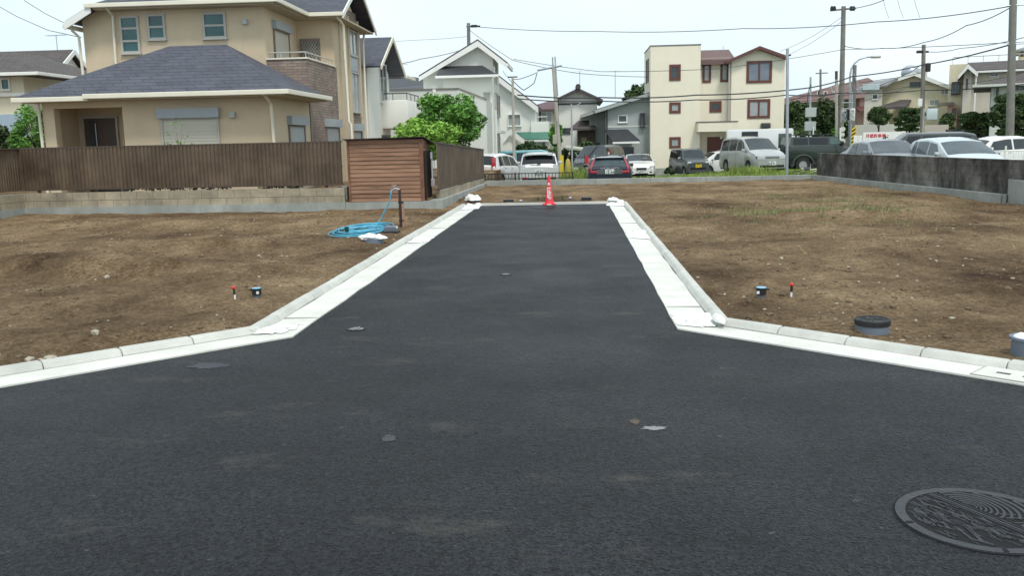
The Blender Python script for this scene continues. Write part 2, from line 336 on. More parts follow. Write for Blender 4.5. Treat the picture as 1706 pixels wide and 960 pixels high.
for y in ys(23.05, 32.2, .12, .2): rows.append([(-17+k*.17, y, dz(-17+k*.17, y)) for k in range(190)])
g.grid(rows)
dirt = g.build('bare_earth_ground', M_soil, smooth=True, kind='structure')
# land behind
rows = []
yy = [32.25+k*.5 for k in range(80)]+[75+k*8 for k in range(20)]+[250, 400, 700, 1200]
xx = [-600,-300,-150,-80]+[-60+k*1.0 for k in range(121)]+[80,150,300,600]
for y in yy: rows.append([(x, y, backz(x, y)+.02*fbm(x, y, .3)) for x in xx])
gg = MB(); gg.grid(rows); gg.build('parking_ground', M_lot, smooth=True, kind='structure')
gs = MB()
gs.box(-300, -16.9, 3, 300, -.3, -.05); gs.box(15, 300, 3, 33, -.3, -.05); gs.build('side_ground', M_lot, kind='structure')
# gutters and kerbs
def strip(P, d0, d1, z0, z1, mb):
    a, c = offs(P, d0), offs(P, d1)
    for i in range(len(P)-1): mb.add([(*a[i],z0),(*a[i+1],z0),(*c[i+1],z1),(*c[i],z1)], [(0,1,2,3)])
sgL = 1 if offs(LP, .4)[0][0] < -2.4 else -1; sgR = 1 if offs(RP, .4)[0][0] > .9 else -1
for nm, P, sg in (('gutter', LP, sgL), ('gutter', RP, sgR)):
    mb = MB(); NS = 14
    Q = []
    for i in range(len(P)-1):
        nseg = 26 if i == 0 else 8
        for k in range(nseg): t = k/nseg; Q.append((P[i][0]+(P[i+1][0]-P[i][0])*t+(R.uniform(-.008,.008) if k else 0), P[i][1]+(P[i+1][1]-P[i][1])*t))
    Q.append(P[-1])
    strip(Q, 0, sg*.335, .012, .004, mb); strip(Q, -sg*.001, 0, -.02, .012, mb)
    mb.build(nm, M_conc, kind='structure')
jm = mat('gutter_joint', (.32,.32,.30), .9)
mb = MB()
for yj in (17.4, 8.6):
    mb.box(.87, 1.19, yj, yj+.007, .005, .0165); mb.box(-2.71, -2.39, yj-.4, yj-.392, .005, .0165)
mb.build('gutter_joint_line', jm, kind='structure')
def kerbline(P, sg, name):
    c = offs(P, sg*.34); mb = MB()
    for i in range(len(c)-1):
        a, e = Vector(c[i]), Vector(c[i+1]); d = (e-a); Ln = d.length; d.normalize(); nrm = Vector((d.y,-d.x))*sg
        n = int(round(Ln/.6)); st = Ln/n
        for k in range(n):
            s0, s1 = k*st+(.004 if k else -.03), (k+1)*st-(.004 if k < n-1 else -.035)
            jx, jz = R.uniform(-.004,.004), R.uniform(-.003,.003)
            prof = [(0,-.05),(0,.010),(.026,.044),(.036,.053),(.048,.058),(.102,.059),(.110,.053),(.110,-.05)]
            vs = []
            for s in (s0, s0+.012, s1-.012, s1):
                ins = .006 if s in (s0, s1) else 0
                for u, z in prof:
                    q = a+d*s+nrm*(min(max(u+jx, ins), .110-ins if u > .09 else u+ins+jx)); vs.append((q.x, q.y, z+jz-(ins if z > 0 else 0)))
            m_ = len(prof); fs = [(j*m_+t, j*m_+(t+1)%m_, (j+1)*m_+(t+1)%m_, (j+1)*m_+t) for j in range(3) for t in range(m_)]+[tuple(range(m_)), tuple(range(3*m_, 4*m_))]
            mb.add(vs, fs)
    mb.build(name, M_kerb, kind='structure')
kerbline(LP, sgL, 'kerb'); kerbline(RP, sgR, 'kerb')
mb = MB(); mb.box(-2.38, .86, 22.95, 23.07, -.05, .055); mb.build('road_end_kerb', M_conc, kind='structure')
# storm-drain cover on the right gutter
c0 = Vector((.86+1.95, 7.60-1.80)); dd = Vector((4.34,-4.0)).normalized(); nn = Vector((-dd.y, dd.x))
if nn.x < 0: nn = -nn
t = thing('drain_cover', 'white concrete gutter drain cover with three dark slots at the right edge', 'drain cover', (c0.x, c0.y, .012))
ang = math.atan2(dd.y, dd.x); cc = Vector((c0.x, c0.y, .014))+Vector((nn.x, nn.y, 0))*.17
MB().cbox(cc, (.62,.27,.012), rz=ang).build('cover', M_conc, t)
sl = MB()
for k in (-.16,0,.16): sl.cbox(cc+Vector((dd.x,dd.y,0))*k+Vector((0,0,.0045)), (.085,.035,.006), rz=ang)
sl.build('slots', M_black, t)
ed = MB()
for s in (-.137,.137): ed.cbox(cc+Vector((nn.x,nn.y,0))*s+Vector((0,0,-.001)), (.64,.008,.012), rz=ang)
for s in (-.316,.316): ed.cbox(cc+Vector((dd.x,dd.y,0))*s+Vector((0,0,-.001)), (.008,.28,.012), rz=ang)
ed.build('joint', jm, t)
# far kerb and right boundary footing
def wallrun(P, w_, z0, z1, mb, seg=None):
    for i in range(len(P)-1):
        a, e = Vector(P[i][:2]), Vector(P[i+1][:2]); d = e-a; Ln = d.length; d.normalize(); n = 1 if not seg else max(1, round(Ln/seg))
        for k in range(n):
            s0, s1 = Ln*k/n+(.004 if k else 0), Ln*(k+1)/n-(.004 if k < n-1 else 0); c = a+d*(s0+s1)/2
            mb.cbox((c.x, c.y, (z0+z1)/2), (s1-s0, w_, z1-z0), rz=math.atan2(d.y, d.x), ch=.008)
wa = A(1362, 300, 31.5); 
RW = [(8.28,31.9),(9.35,20.5)]
mb = MB(); wallrun([(-3.05,32.1),(8.35,32.1)], .16, -.6, .235, mb, 2.0); tag(mb.build('low_kerb_wall', M_gconc, loc=(2.6,32.1,0)), 'long low grey concrete kerb wall across the far end of the earth', 'kerb wall')
t = thing('boundary_wall', 'blackened weathered concrete block wall on a pale footing at right', 'wall', (8.8,26,0))
mb = MB(); wallrun([(8.18,31.95),(9.27,20.45),(9.33,20.40)], .14, -.3, .235, mb, 2.0); mb.build('footing', M_gconc, t)
mb = MB(); wallrun([(8.33,31.95),(9.42,20.3),(9.8,14)], .14, -.3, .93, mb, None)
mb.build('wall', M_oldwall, t)
cap = MB(); wallrun([(8.335,31.95),(9.425,20.3),(9.805,14)], .15, .932, .975, cap, .4); cap.build('coping', M_oldwall, t)
mb = MB(); mb.cbox((9.36,19.9,.2), (.16,1.0,.72), rz=-.09, ch=.01); mb.cbox((9.62,16.8,.2), (.16,5.2,.72), rz=-.09, ch=.01)
tag(mb.build('footing_step', M_gconc, t), None, None)
# ------------------------------------------------------------------ left boundary: block wall, fence, shed
M_fence = mat('brown_fence_metal', (.085,.052,.034), .55, .22, 1.3, tint=(.135,.098,.064), streak=.35, bump=.1)
M_fenceT = mat('brown_fence_trim', (.075,.055,.042), .5, .1)
YF = 21.4
XF = A(573,300,YF).x; XS0 = A(581,290,YF).x; XS1 = A(705,290,YF).x
def ribpanel(p0, p1, zb0, zt0, zb1, zt1, mb, pitch_=.095, dep=.018):
    a, e = Vector(p0), Vector(p1); d = e-a; Ln = d.length; d.normalize(); nr = Vector((d.y,-d.x)); n = int(Ln/pitch_); lo=[]; hi=[]
    for k in range(n):
        for u, o in ((0,0),(.12,0),(.2,1),(.82,1),(.9,0)):
            s = (k+u)/n; q = a+d*Ln*s+nr*dep*o; lo.append((q.x,q.y,zb0+(zb1-zb0)*s)); hi.append((q.x,q.y,zt0+(zt1-zt0)*s))
    mb.grid([hi, lo])
t = thing('block_wall', 'tan block retaining wall on grey footing under the long brown fence', 'wall', (-9.5,YF,0))
mb = MB(); mb.box(-13.3,XF+.02,YF-.06,YF+.12,-.3,.245).box(-13.62,-13.3,12,YF+.12,-.3,.245); mb.build('footing', M_gconc, t)
mb = MB(); mb.box(-13.27,XF,YF,YF+.12,.247,.595).box(-13.6,-13.33,12,YF-.005,.247,.59); mb.box(-13.32,-13.275,YF-.01,YF+.13,.247,.60); mb.build('blockwork', M_block, t)
mb = MB(); mb.box(XF+.03,-3.24,YF-.06,YF+.6,-.3,.245); mb.box(XF-.2,XF+.02,YF+.14,YF+.5,-.2,.61); mb.build('shed_footing', M_gconc, t)
cpost = 1
t = thing('metal_fence', 'long brown ribbed metal fence on the tan block wall, left', 'fence', (-9.5,YF+.06,.6))
mb = MB(); ribpanel((XF-.04,YF+.05),(-13.3,YF+.05),.68,1.66,.68,1.66,mb); 
for i in range(len(mb.v)): pass
mb.tf(Matrix.Identity(4)); 
# ribs face the viewer
mb.v = [(x, 2*(YF+.05)-y, z) for x, y, z in mb.v] if mb.v[3][1] > YF+.05 else mb.v
ribpanel((-13.34,YF+.0),(-13.5,12),.66,1.66,.66,1.66,mb); mb.build('ribbed_panel', M_fence, t)
mb = MB(); mb.box(-13.36,XF-.02,YF+.03,YF+.075,1.655,1.69).box(-13.36,XF-.02,YF+.025,YF+.07,.655,.685).box(-13.56,-13.30,12,YF+.02,1.655,1.688); mb.build('rail', M_fenceT, t)
MB().box(-13.52,-13.27,YF-.02,YF+.02,.66,1.66).build('corner_panel', M_fence, t)
for k in range(6):
    x = -13.0+k*1.42; mb = MB(); mb.box(x,x+.06,YF+.055,YF+.115,.59,1.66); mb.build('post', M_fenceT, t)
# side fence
XS = -3.18
YA, YB = 21.95, 33.2
def zl(y, a, b): s = (y-YA)/(YB-YA); return a+(b-a)*s
t = thing('side_block_wall', 'tan block wall on pale footing running away beside the shed', 'wall', (XS,27,0))
mb = MB(); mb.prism([(XS+.10,21.35,-.3),(XS+.10,34.2,-.3),(XS+.10,34.2,.12),(XS+.10,21.35,.27)], (-.3,0,0)); mb.build('footing', M_gconc, t)
mb = MB(); mb.prism([(XS,YA,.1),(XS,YB+.2,.1),(XS,YB+.2,.285),(XS,YA,.47)], (-.14,0,0)); mb.build('blockwork', M_block, t)
t = thing('side_fence', 'brown ribbed metal fence running away to the right of the shed', 'fence', (XS,27,.4))
mb = MB(); ribpanel((XS-.07,YB),(XS-.07,YA-.2),.34,1.30,.50,1.59,mb)
mb.v = [((2*(XS-.07)-x if x < XS-.071 else x), y, z) for x,y,z in mb.v]; mb.build('ribbed_panel', M_fence, t)
mb = MB(); 
for a,c in ((1.30,1.59),(.32,.48)): mb.prism([(XS-.10,YB,a),(XS-.10,YA-.2,c),(XS-.10,YA-.2,c+.035),(XS-.10,YB,a+.035)], (.065,0,0))
mb.build('rail', M_fenceT, t)
for k in range(7):
    y = YA+.1+k*1.8; mb = MB(); mb.box(XS-.10,XS-.05,y,y+.05,zl(y,.44,.27),zl(y,1.58,1.3)); mb.build('post', M_fenceT, t)
# garden ground behind the fence
mb = MB(); mb.box(-40,XS-.2,YF+.12,60,-.6,.30); mb.build('garden_ground', M_soil, kind='structure')
# shed
M_wood = mat('reddish_brown_boards', (.155,.075,.042), .7, .30, 1.1, tint=(.30,.170,.105), stretch=(.6,.6,7), bump=.2, bscale=30)
t = thing('wooden_shed', 'reddish brown wooden board shed with thin dark lean-to roof', 'shed', (-4.5,22.2,.25))
X0, X1, ZB, ZT = XS0, XS1, .25, 1.70
mb = MB(); n = 15; hh = (ZT-ZB)/n
for k in range(n):
    z = ZB+k*hh; q = R.uniform(-.002,.002)
    mb.prism([(X0,YF-.005+q,z+.003),(X0,YF+.018,z+.003),(X0,YF+.018,z+hh-.002),(X0,YF+.010+q,z+hh-.002)], (X1-X0,0,0))
    mb.prism([(X1+.005,YF+.03,z+.003),(X1-.018,YF+.03,z+.003),(X1-.018,YF+.03,z+hh-.002),(X1-.01,YF+.03,z+hh-.002)], (0,1.05,0))
mb.build('board_wall', M_wood, t)
MB().box(X0+.01,X1-.02,YF+.02,YF+1.1,ZB,ZT-.01).build('inner_frame', mat('dark_timber', (.03,.018,.012), .8), t)
mb = MB(); mb.box(X1-.065,X1+.014,YF-.018,YF+.045,ZB,ZT).box(X0-.014,X0+.035,YF-.018,YF+.045,ZB,ZT); mb.split('corner_board', mat('corner_board_wood', (.13,.055,.032), .7, .25, 4, tint=(.2,.09,.055)), t)
mb = MB(); mb.prism([(X0-.09,YF-.10,ZT+.005),(X1+.06,YF-.10,ZT+.035),(X1+.06,YF-.10,ZT+.055),(X0-.09,YF-.10,ZT+.028)], (0,.08,0)); mb.prism([(X0-.09,YF-.02,ZT+.012),(X1+.06,YF-.02,ZT+.03),(X1+.12,YF+1.25,ZT-.14),(X0-.09,YF+1.25,ZT-.14)], (0,0,.018)); mb.build('roof', mat('dark_roof_sheet', (.028,.02,.018), .6), t)
MB().box(X1+.016,X1+.05,YF+.12,YF+.95,ZB,ZT-.28).build('door', mat('very_dark_wood', (.022,.014,.011), .7), t)
# gas meter pipework on the side fence end
t = thing('meter_pipe', 'slim grey pipe and meter fixed at the corner of shed and side fence', 'pipe', (-3.36,22,.7))
mb = MB(); mb.tube([(-3.36,21.7,1.22),(-3.36,21.7,.75)], .022); mb.build('pipe', M_steel, t); mb = MB(); mb.cbox((-3.36,21.68,1.3),(.05,.05,.16),ch=.01); mb.build('valve', M_steel, t)
mb = MB(); mb.cbox((-3.345,21.68,.66),(.09,.07,.20),ch=.025); mb.build('meter', mat('meter_grey', (.30,.25,.26), .6), t)
# ------------------------------------------------------------------ building helpers
def P_(o, c, u, n, a, d, z):      # point: centre c, along u by a, out along n by d, up z
    return (c[0]+u[0]*a+n[0]*d, c[1]+u[1]*a+n[1]*d, c[2]+z)
def obx(mb, c, u, n, a0, a1, d0, d1, z0, z1):
    vs = [P_(0,c,u,n,a,d,z) for z in (z0,z1) for a,d in ((a0,d0),(a1,d0),(a1,d1),(a0,d1))]
    return mb.add(vs, [(0,3,2,1),(4,5,6,7),(0,1,5,4),(1,2,6,5),(2,3,7,6),(3,0,4,7)])
def window(parent, c, n, w_, h_, fm, gm=None, cols=2, rows_=1, ft=.05, dep=.05, name='window', sill=True, proud=.03, shutter=None, box=None):
    """c: centre of the opening on the wall face; n: outward direction (2-d)"""
    n = Vector(n).normalized(); u = Vector((-n.y, n.x)); gm = gm or M_glass
    if shutter: cols = 1
    f = MB(); a, h2 = w_/2, h_/2
    obx(f,c,u,n,-a,a,-.02,dep,h2-ft,h2); obx(f,c,u,n,-a,a,-.02,dep,-h2,-h2+ft); obx(f,c,u,n,-a,-a+ft,-.02,dep,-h2+ft,h2-ft); obx(f,c,u,n,a-ft,a,-.02,dep,-h2+ft,h2-ft)
    for k in range(1,cols): x = -a+w_*k/cols; obx(f,c,u,n,x-ft*.35,x+ft*.35,-.02,dep*.75,-h2+ft,h2-ft)
    for k in range(1,rows_): z = -h2+h_*k/rows_; obx(f,c,u,n,-a+ft,a-ft,-.02,dep*.74,z-ft*.45,z+ft*.45)
    if sill: obx(f,c,u,n,-a-.03,a+.03,-.02,dep+.04,-h2-.035,-h2-.002)
    fo = f.build(name, fm, parent)
    g_ = MB(); obx(g_,c,u,n,-a+ft*.8,a-ft*.8,-.015,.008,-h2+ft*.8,h2-ft*.8)
    if shutter:
        g_ = MB(); k = 0; zz = -h2+ft*.5
        while zz < h2-.02: obx(g_,c,u,n,-a+ft*.5,a-ft*.5,-.015,.018+(.008 if k%2 else 0),zz,zz+.045); zz += .045; k += 1
        g_.build('shutter', shutter, fo)
    else: g_.build('pane', gm, fo)
    if box:
        q = MB(); obx(q,c,u,n,-a-.05,a+.05,-.01,.15,h2-.02,h2+.24); q.build('shutter_box', box, fo)
    return fo
def hip(x0,x1,y0,y1,z0,sl_,mb,th=.05,ridge=None):
    """hip roof over a rectangle, ridge along the longer side"""
    wx, wy = x1-x0, y1-y0
    if wx >= wy: r_ = wy/2; a, c = (x0+r_,(y0+y1)/2), (x1-r_,(y0+y1)/2)
    else: r_ = wx/2; a, c = ((x0+x1)/2,y0+r_), ((x0+x1)/2,y1-r_)
    zr = z0+r_*sl_; v = [(x0,y0,z0),(x1,y0,z0),(x1,y1,z0),(x0,y1,z0),(*a,zr),(*c,zr)]
    if wx >= wy: fs = [(0,1,5,4),(1,2,5),(2,3,4,5),(3,0,4)]
    else: fs = [(0,1,4),(1,2,5,4),(2,3,5),(3,0,4,5)]
    mb.add(v, fs); mb.add([(p[0],p[1],p[2]-th) for p in v[:4]], [(3,2,1,0)]); mb.add([v[0],v[1],v[2],v[3]]+[(p[0],p[1],p[2]-th) for p in v[:4]], [(0,4,5,1),(1,5,6,2),(2,6,7,3),(3,7,4,0)])
def gable(x0,x1,y0,y1,z0,sl_,mb,axis='x',th=.10,frac=.5):
    """gable roof slab; ridge runs along axis; z0 = height of the eaves' upper edge"""
    if axis == 'x': ym = y0+(y1-y0)*frac; zr = z0+(ym-y0)*sl_; z2 = z0 if frac == .5 else zr-(y1-ym)*sl_; pr = [(x0,y0,z0),(x0,ym,zr),(x0,y1,z2),(x0,y1,z2-th),(x0,ym,zr-th),(x0,y0,z0-th)]; d = (x1-x0,0,0)
    else: xm = x0+(x1-x0)*frac; zr = z0+(xm-x0)*sl_; z2 = z0 if frac == .5 else zr-(x1-xm)*sl_; pr = [(x0,y0,z0),(xm,y0,zr),(x1,y0,z2),(x1,y0,z2-th),(xm,y0,zr-th),(x0,y0,z0-th)]; d = (0,y1-y0,0)
    n = 6; a = [Vector(p) for p in pr]; e = [p+Vector(d) for p in a]
    mb.add(a+e, [(i,(i+1)%n,(i+1)%n+n,i+n) for i in range(n)]+[(0,5,4,1),(1,4,3,2),(6,7,10,11),(7,8,9,10)])
    return zr
def gutter(mb, pts, r=.06): 
    for i in range(len(pts)-1):
        a, c = Vector(pts[i]), Vector(pts[i+1]); d = c-a; Ln = d.length; mb.cbox((a+c)/2, (Ln+.10, .12, .13), rz=math.atan2(d.y,d.x), ch=.02)
# ------------------------------------------------------------------ beige house
M_beige = mat('beige_render', (.60,.495,.355), .9, .06, 1.2, bump=.35, bscale=55, streak=.05)
M_grey = mat('grey_shutter_metal', (.40,.43,.44), .45, .05); M_greyB = mat('grey_shutter_box', (.33,.37,.40), .4, .05, coat=.2)
M_taupe = mat('taupe_frame', (.20,.165,.135), .5, .08); M_gfr = mat('grey_frame', (.42,.41,.38), .45, .06)
M_tile = brick('brown_brick_tile', (.25,.18,.15), (.34,.27,.225), (.17,.14,.12), .30,.085,.010, stain=.3)
M_teal = glassm('teal_window_glass', (.035,.115,.12))
M_shc = mat('cream_shutter', (.52,.50,.42), .5, .04)
hs = thing('beige_house', 'two-storey beige rendered house with dark slate roofs and brick-tiled balcony', 'house', (-11.5,29,.3))
XR = -8.23; YW = 24.9; YU = 28.6; XU = -9.5; YK = 32.0; YE = 36.1; ZE = 3.06; ZU = 6.0; XLW = A(140,70,28.6).x; XLL = -14.75; XGL = A(146,14,28.0).x; XBL = A(107,38,28.0).x
w1 = MB(); xp = A(205,200,YW).x   # porch edge
# lower wing: wall right of the porch, porch recess, pier
w1.box(xp, XR, YW, YU, .2, ZE-.06); pr0 = A(72,200,YW).x; w1.box(pr0, pr0+.33, YW, YW+.30, .2, ZE-.06); w1.box(pr0+.33, xp-.003, YW, YW+.3, ZE-.30, ZE-.06)
w1.box(pr0, pr0+.13, YW+.3, YU, .2, ZE-.06); w1.box(pr0+.13, xp-.003, YW+1.6, YU, .2, ZE-.06)
# upper block
w1.box(XLW, XU, YU+.003, 38, .2, ZU-.1)
w1.box(XU+.003, XR, YK, YE, .2, ZU-.1)
# gable triangle on the right side
w1.prism([(XR-.15,YK,ZU-.1),(XR-.15,YE,ZU-.1),(XR-.15,(YK+YE)/2,ZU+1.05)], (.15,0,0))
w1.box(XU, XR-.15, YK-.01, YK+.1, ZU-.3, ZU+.02)

w1.build('wall', M_beige, hs)
bt = MB(); bt.box(XU+.004, XR+.012, YU-.012, YK+.2, 2.0, 4.26); bt.box(XR-.3, XR+.012, YU+.23, YK+.2, .2, 1.995)
bt.box(XR-.05,XR+.014, 34.1, 35.5, .2, ZU+.5); bt.build('brick_tile_wall', M_tile, hs)
MB().box(XR-.2,XR+.03,YU+.0,YU+.22,.2,2.85).build('pillar', M_taupe, hs)
cp = MB(); cp.box(XU+.004, XR+.05, YU-.05, YU+.12, 4.262, 4.31).box(XR-.12, XR+.05, YU+.12, YK, 4.262, 4.31); co = cp.build('balcony_coping', M_trim, hs)
rl = MB(); rl.tube([(XU+.1,YU,4.47),(XR-.02,YU,4.47),(XR-.02,YK-.15,4.47)], .022); 
for q in ((XU+.35,YU),(XR-.02,YU),(XR-.8,YU),(XR-.02,YU+1.2),(XR-.02,YU+2.4),(XR-.02,YK-.15)): rl.tube([(*q,4.3),(*q,4.47)], .014, 6)
rl.build('railing', M_gfr, hs)
# light pilasters beside the gable
pl = MB()
for y in (YK+.75, 34.0, 35.55): pl.box(XR-.02,XR+.06,y,y+.16,.2,ZU+.25)
pl.split('pilaster', M_beige, hs)
# roofs
rf = MB(); 
v_ = [(-15.1,24.3,ZE),(-7.62,24.3,ZE),(-7.62,28.7,ZE),(-15.1,28.7,ZE),(-11.75,26.75,4.56),(-10.05,26.75,4.56)]
rf.add(v_, [(0,1,5,4),(1,2,5),(2,3,4,5),(3,0,4)]); rf.add(v_[:4]+[(p[0],p[1],p[2]-.04) for p in v_[:4]], [(0,4,5,1),(1,5,6,2),(2,6,7,3),(3,7,4,0),(7,6,5,4)])
lowroof = rf
rl_ = lowroof.build('lower_roof', M_roofS, hs)
rf = MB(); hip(XGL, -8.95, 28.05, 38.6, ZU, .52, rf, .04); gable(-12.5, -7.72, 31.45, 36.7, ZU, .55, rf, 'x', .05)
# lean-to slope on the left with visible barge end
rf.prism([(XGL+.1,28.05,ZU+.02),(XGL+.1,28.05,ZU-.03),(XBL,28.05,ZU-.50),(XBL,28.05,ZU-.45)], (0,9,0))
rf.build('upper_roof', M_roofS, hs)
fb = MB(); fb.prism([(-7.74,31.40,ZU-.17),(-7.74,31.40,ZU-.01),(-7.74,34.075,ZU+1.455),(-7.74,36.75,ZU-.01),(-7.74,36.75,ZU-.17),(-7.74,34.075,ZU+1.28)], (.05,0,0))
fb.prism([(XGL+.08,28.0,ZU-.24),(XGL+.08,28.0,ZU-.02),(XBL-.02,28.0,ZU-.49),(XBL-.02,28.0,ZU-.72)], (0,.045,0)); fb.split('barge_board', M_white, hs)
gb = MB(); zg = ZE-.03
gutter(gb, [(-13.1,24.25,zg),(-7.56,24.25,zg)]); gutter(gb, [(-7.56,24.25,zg),(-7.56,28.65,zg)]); gutter(gb, [(-15.15,24.32,zg-.05),(-13.1,24.32,zg-.05)])
zg = ZU-.03
gutter(gb, [(XGL-.05,28.0,zg),(-8.9,28.0,zg)]); gutter(gb, [(-8.9,28.0,zg),(-8.9,31.4,zg)]); gutter(gb, [(-8.9,31.4,zg),(-7.75,31.4,zg)]); gutter(gb, [(XBL-.04,28.1,ZU-.6),(XBL-.04,36,ZU-.6)])
gb.split('eaves_gutter', M_trim, hs)
so_ = MB(); so_.box(-15.0,-7.66,24.33,28.65,ZE-.13,ZE-.07).box(XGL+.1,-9.0,28.1,38.4,ZU-.14,ZU-.08).box(-9.0,-7.80,31.5,36.6,ZU-.14,ZU-.08)
so_.build('soffit', mat('soffit_board', (.42,.36,.26), .8, .05), hs)
for pts in ([(A(440,158,24.4).x,24.3,3.0),(A(448,162,24.7).x,24.6,2.86),(A(452,170,24.87).x,24.82,2.72),(A(455,170,24.87).x,24.82,.3)],
            [(A(178,20,28.1).x,28.1,5.9),(A(185,26,28.4).x,28.5,5.72),(A(186,30,28.5).x,28.52,4.2)],
            [(A(562,36,31.5).x,31.5,5.9),(A(572,44,31.9).x,31.9,5.65),(A(572,44,31.9).x+.02,31.92,2.4),(A(572,44,31.9).x+.1,31.9,2.3),(A(572,44,31.9).x+.1,31.9,.3)],
            [(XBL+.05,28.3,5.3),(XLW-.10,28.5,5.12),(XLW-.07,28.5,3.6)], [(pr0-.35,24.5,2.95),(pr0-.07,24.85,2.9),(pr0-.05,24.85,.3)], [(XR+.1,36.4,ZU-.15),(XR+.09,36.2,5.5),(XR+.09,36.2,.4)]):
    mb = MB(); mb.tube(pts, .042, 8); mb.build('downpipe', M_trim, hs, smooth=True, auto=40)
N_ = (0,-1); E_ = (1,0); W_ = (-1,0)
def fw_(px0,px1,py0,py1,Y): a = A(px0,(py0+py1)/2,Y); e = A(px1,(py0+py1)/2,Y); t_ = A((px0+px1)/2,py0,Y); b_ = A((px0+px1)/2,py1,Y); return ((a.x+e.x)/2, Y, (t_.z+b_.z)/2), e.x-a.x, t_.z-b_.z
def fwin(parent, box_, Y, fm, gm=None, **k): c, w_, h_ = fw_(*box_, Y); return window(parent, c, N_, w_, h_, fm, gm, **k)
fwin(hs, (201,233,26,89), YU, M_gfr, M_teal, cols=1, rows_=3, ft=.07)
fwin(hs, (246,276,23,66), YU, M_gfr, M_teal, cols=1, rows_=2, ft=.07)
fwin(hs, (338,377,20,64), YU, M_gfr, M_teal, cols=1, rows_=2, ft=.07)
c, w_, h_ = fw_(270,367,195,262,YW); window(hs, c, N_, w_, h_, M_gfr, shutter=M_shc, box=M_greyB, ft=.06)
window(hs, (XR,(26.35+27.9)/2,1.55), E_, 1.6, 1.35, M_taupe, shutter=M_grey, box=M_greyB, ft=.07)
window(hs, (XR+.012,31.2,1.55), E_, 1.7, 1.35, M_taupe, shutter=M_grey, box=M_greyB, ft=.07)
window(hs, (XR+.014,34.8,1.5), E_, 1.3, 1.25, M_taupe, shutter=M_grey, box=M_greyB, ft=.07)
window(hs, (XU,30.2,4.65), E_, 1.6, 1.35, M_taupe, shutter=M_shc, box=M_greyB, ft=.07)
c, w_, h_ = fw_(500,534,60,106,YK); window(hs, (c[0],YK,4.55), N_, w_, 1.4, M_taupe, glassm('grey_glass', (.13,.14,.13)), cols=1, ft=.1)
gr = MB(); 
for k in range(-4,9):
    x0 = c[0]-w_/2+.1; W2 = w_-.2
    for sgn in (1,):
        a0 = (k*.11, 0); p0 = Vector((x0, YK-.08, 3.95+k*.14)); p1 = Vector((x0+W2, YK-.08, 3.95+k*.14+ .75*sgn))
        def cl(p, q):
            z0, z1 = 3.95, 5.15; t0, t1 = 0, 1; d = q.z-p.z
            ta, tb = (z0-p.z)/d, (z1-p.z)/d; t0, t1 = max(t0, min(ta,tb)), min(t1, max(ta,tb)); return (p+(q-p)*t0, p+(q-p)*t1) if t1 > t0 else None
        for pp, qq in ((p0,p1),(Vector((x0+W2,YK-.08,p0.z)),Vector((x0,YK-.08,p1.z)))):
            r_ = cl(pp, qq)
            if r_: gr.tube(r_, .010, 4)
gr.build('lattice', M_gfr, hs)
window(hs, (XR+.014,34.8,5.35), E_, 1.25, .95, M_gfr, M_curt, cols=2, ft=.06); window(hs, (XR+.014,34.8,3.55), E_, 1.25, 1.5, M_gfr, M_curt, cols=2, ft=.06)
MB().box(XR+.0,XR+.04,34.2,35.4,4.33,4.84).build('spandrel', M_greyB, hs)
c, w_, h_ = fw_(144,197,197,262,YW+1.6); dr = MB(); dr.box(c[0]-w_/2,c[0]+w_/2,YW+1.55,YW+1.6,.3,c[2]+h_/2); do = dr.build('door', mat('brown_door', (.085,.062,.05), .5, .15), hs)
df = MB(); df.box(c[0]-w_/2-.05,c[0]-w_/2,YW+1.5,YW+1.6,.3,c[2]+h_/2+.05).box(c[0]+w_/2,c[0]+w_/2+.05,YW+1.5,YW+1.6,.3,c[2]+h_/2+.05).box(c[0]-w_/2,c[0]+w_/2,YW+1.5,YW+1.6,c[2]+h_/2+.001,c[2]+h_/2+.05); df.build('door_frame', M_gfr, do)
MB().box(c[0]-w_/2+.16,c[0]-w_/2+.30,YW+1.53,YW+1.549,.3,c[2]+h_/2-.05).build('glass_slot', M_glass, do); MB().tube([(c[0]-w_/2+.36,YW+1.5,.9),(c[0]-w_/2+.36,YW+1.5,c[2]+h_/2-.15)],.018).build('handle', M_steel, do)
for px, py, Y in ((409,36,YU),(388.5,191,YW)):
    p = A(px,py,Y); mb = MB(); mb.cbox((p.x,Y-.06,p.z),(.15,.12,.17),ch=.02); mb.build('vent_hood', M_grey, hs)
# antenna mast
for px, py0, py1, Y in ((252,0,0,0),): pass
# ------------------------------------------------------------------ neighbours on the left
M_cream = mat('cream_render', (.68,.63,.50), .9, .05, .8, bump=.2, bscale=30, streak=.04)
M_wh = mat('white_render', (.76,.76,.71), .9, .04, .8, bump=.15, bscale=30, streak=.04)
M_gw = mat('grey_white_siding', (.58,.60,.56), .85, .05, .9, streak=.04)
M_maroon = brick('maroon_roof_tile', (.105,.062,.060), (.13,.08,.075), (.05,.03,.03), .3, .16, .012, rough=.8, zmul=2)
M_brown = brick('brown_grey_roof_tile', (.085,.072,.070), (.11,.095,.09), (.05,.04,.04), .3, .16, .012, rough=.8, zmul=2)
M_dkroof = mat('dark_metal_roof', (.035,.037,.043), .55, .15, 2)
M_dfr = mat('dark_frame', (.045,.045,.05), .5, .1); M_redf = mat('red_brown_frame', (.125,.040,.030), .5, .12)
def bx(px0,px1,py,Y): return A(px0,py,Y).x, A(px1,py,Y).x
def simple_wall(mb, px0, px1, pytop, Y, depth, zb=-.9, pym=None):
    x0, x1 = bx(px0,px1,pym or pytop+20,Y); z = A((px0+px1)/2,pytop,Y).z; mb.box(x0,x1,Y,Y+depth,zb,z); return x0,x1,z
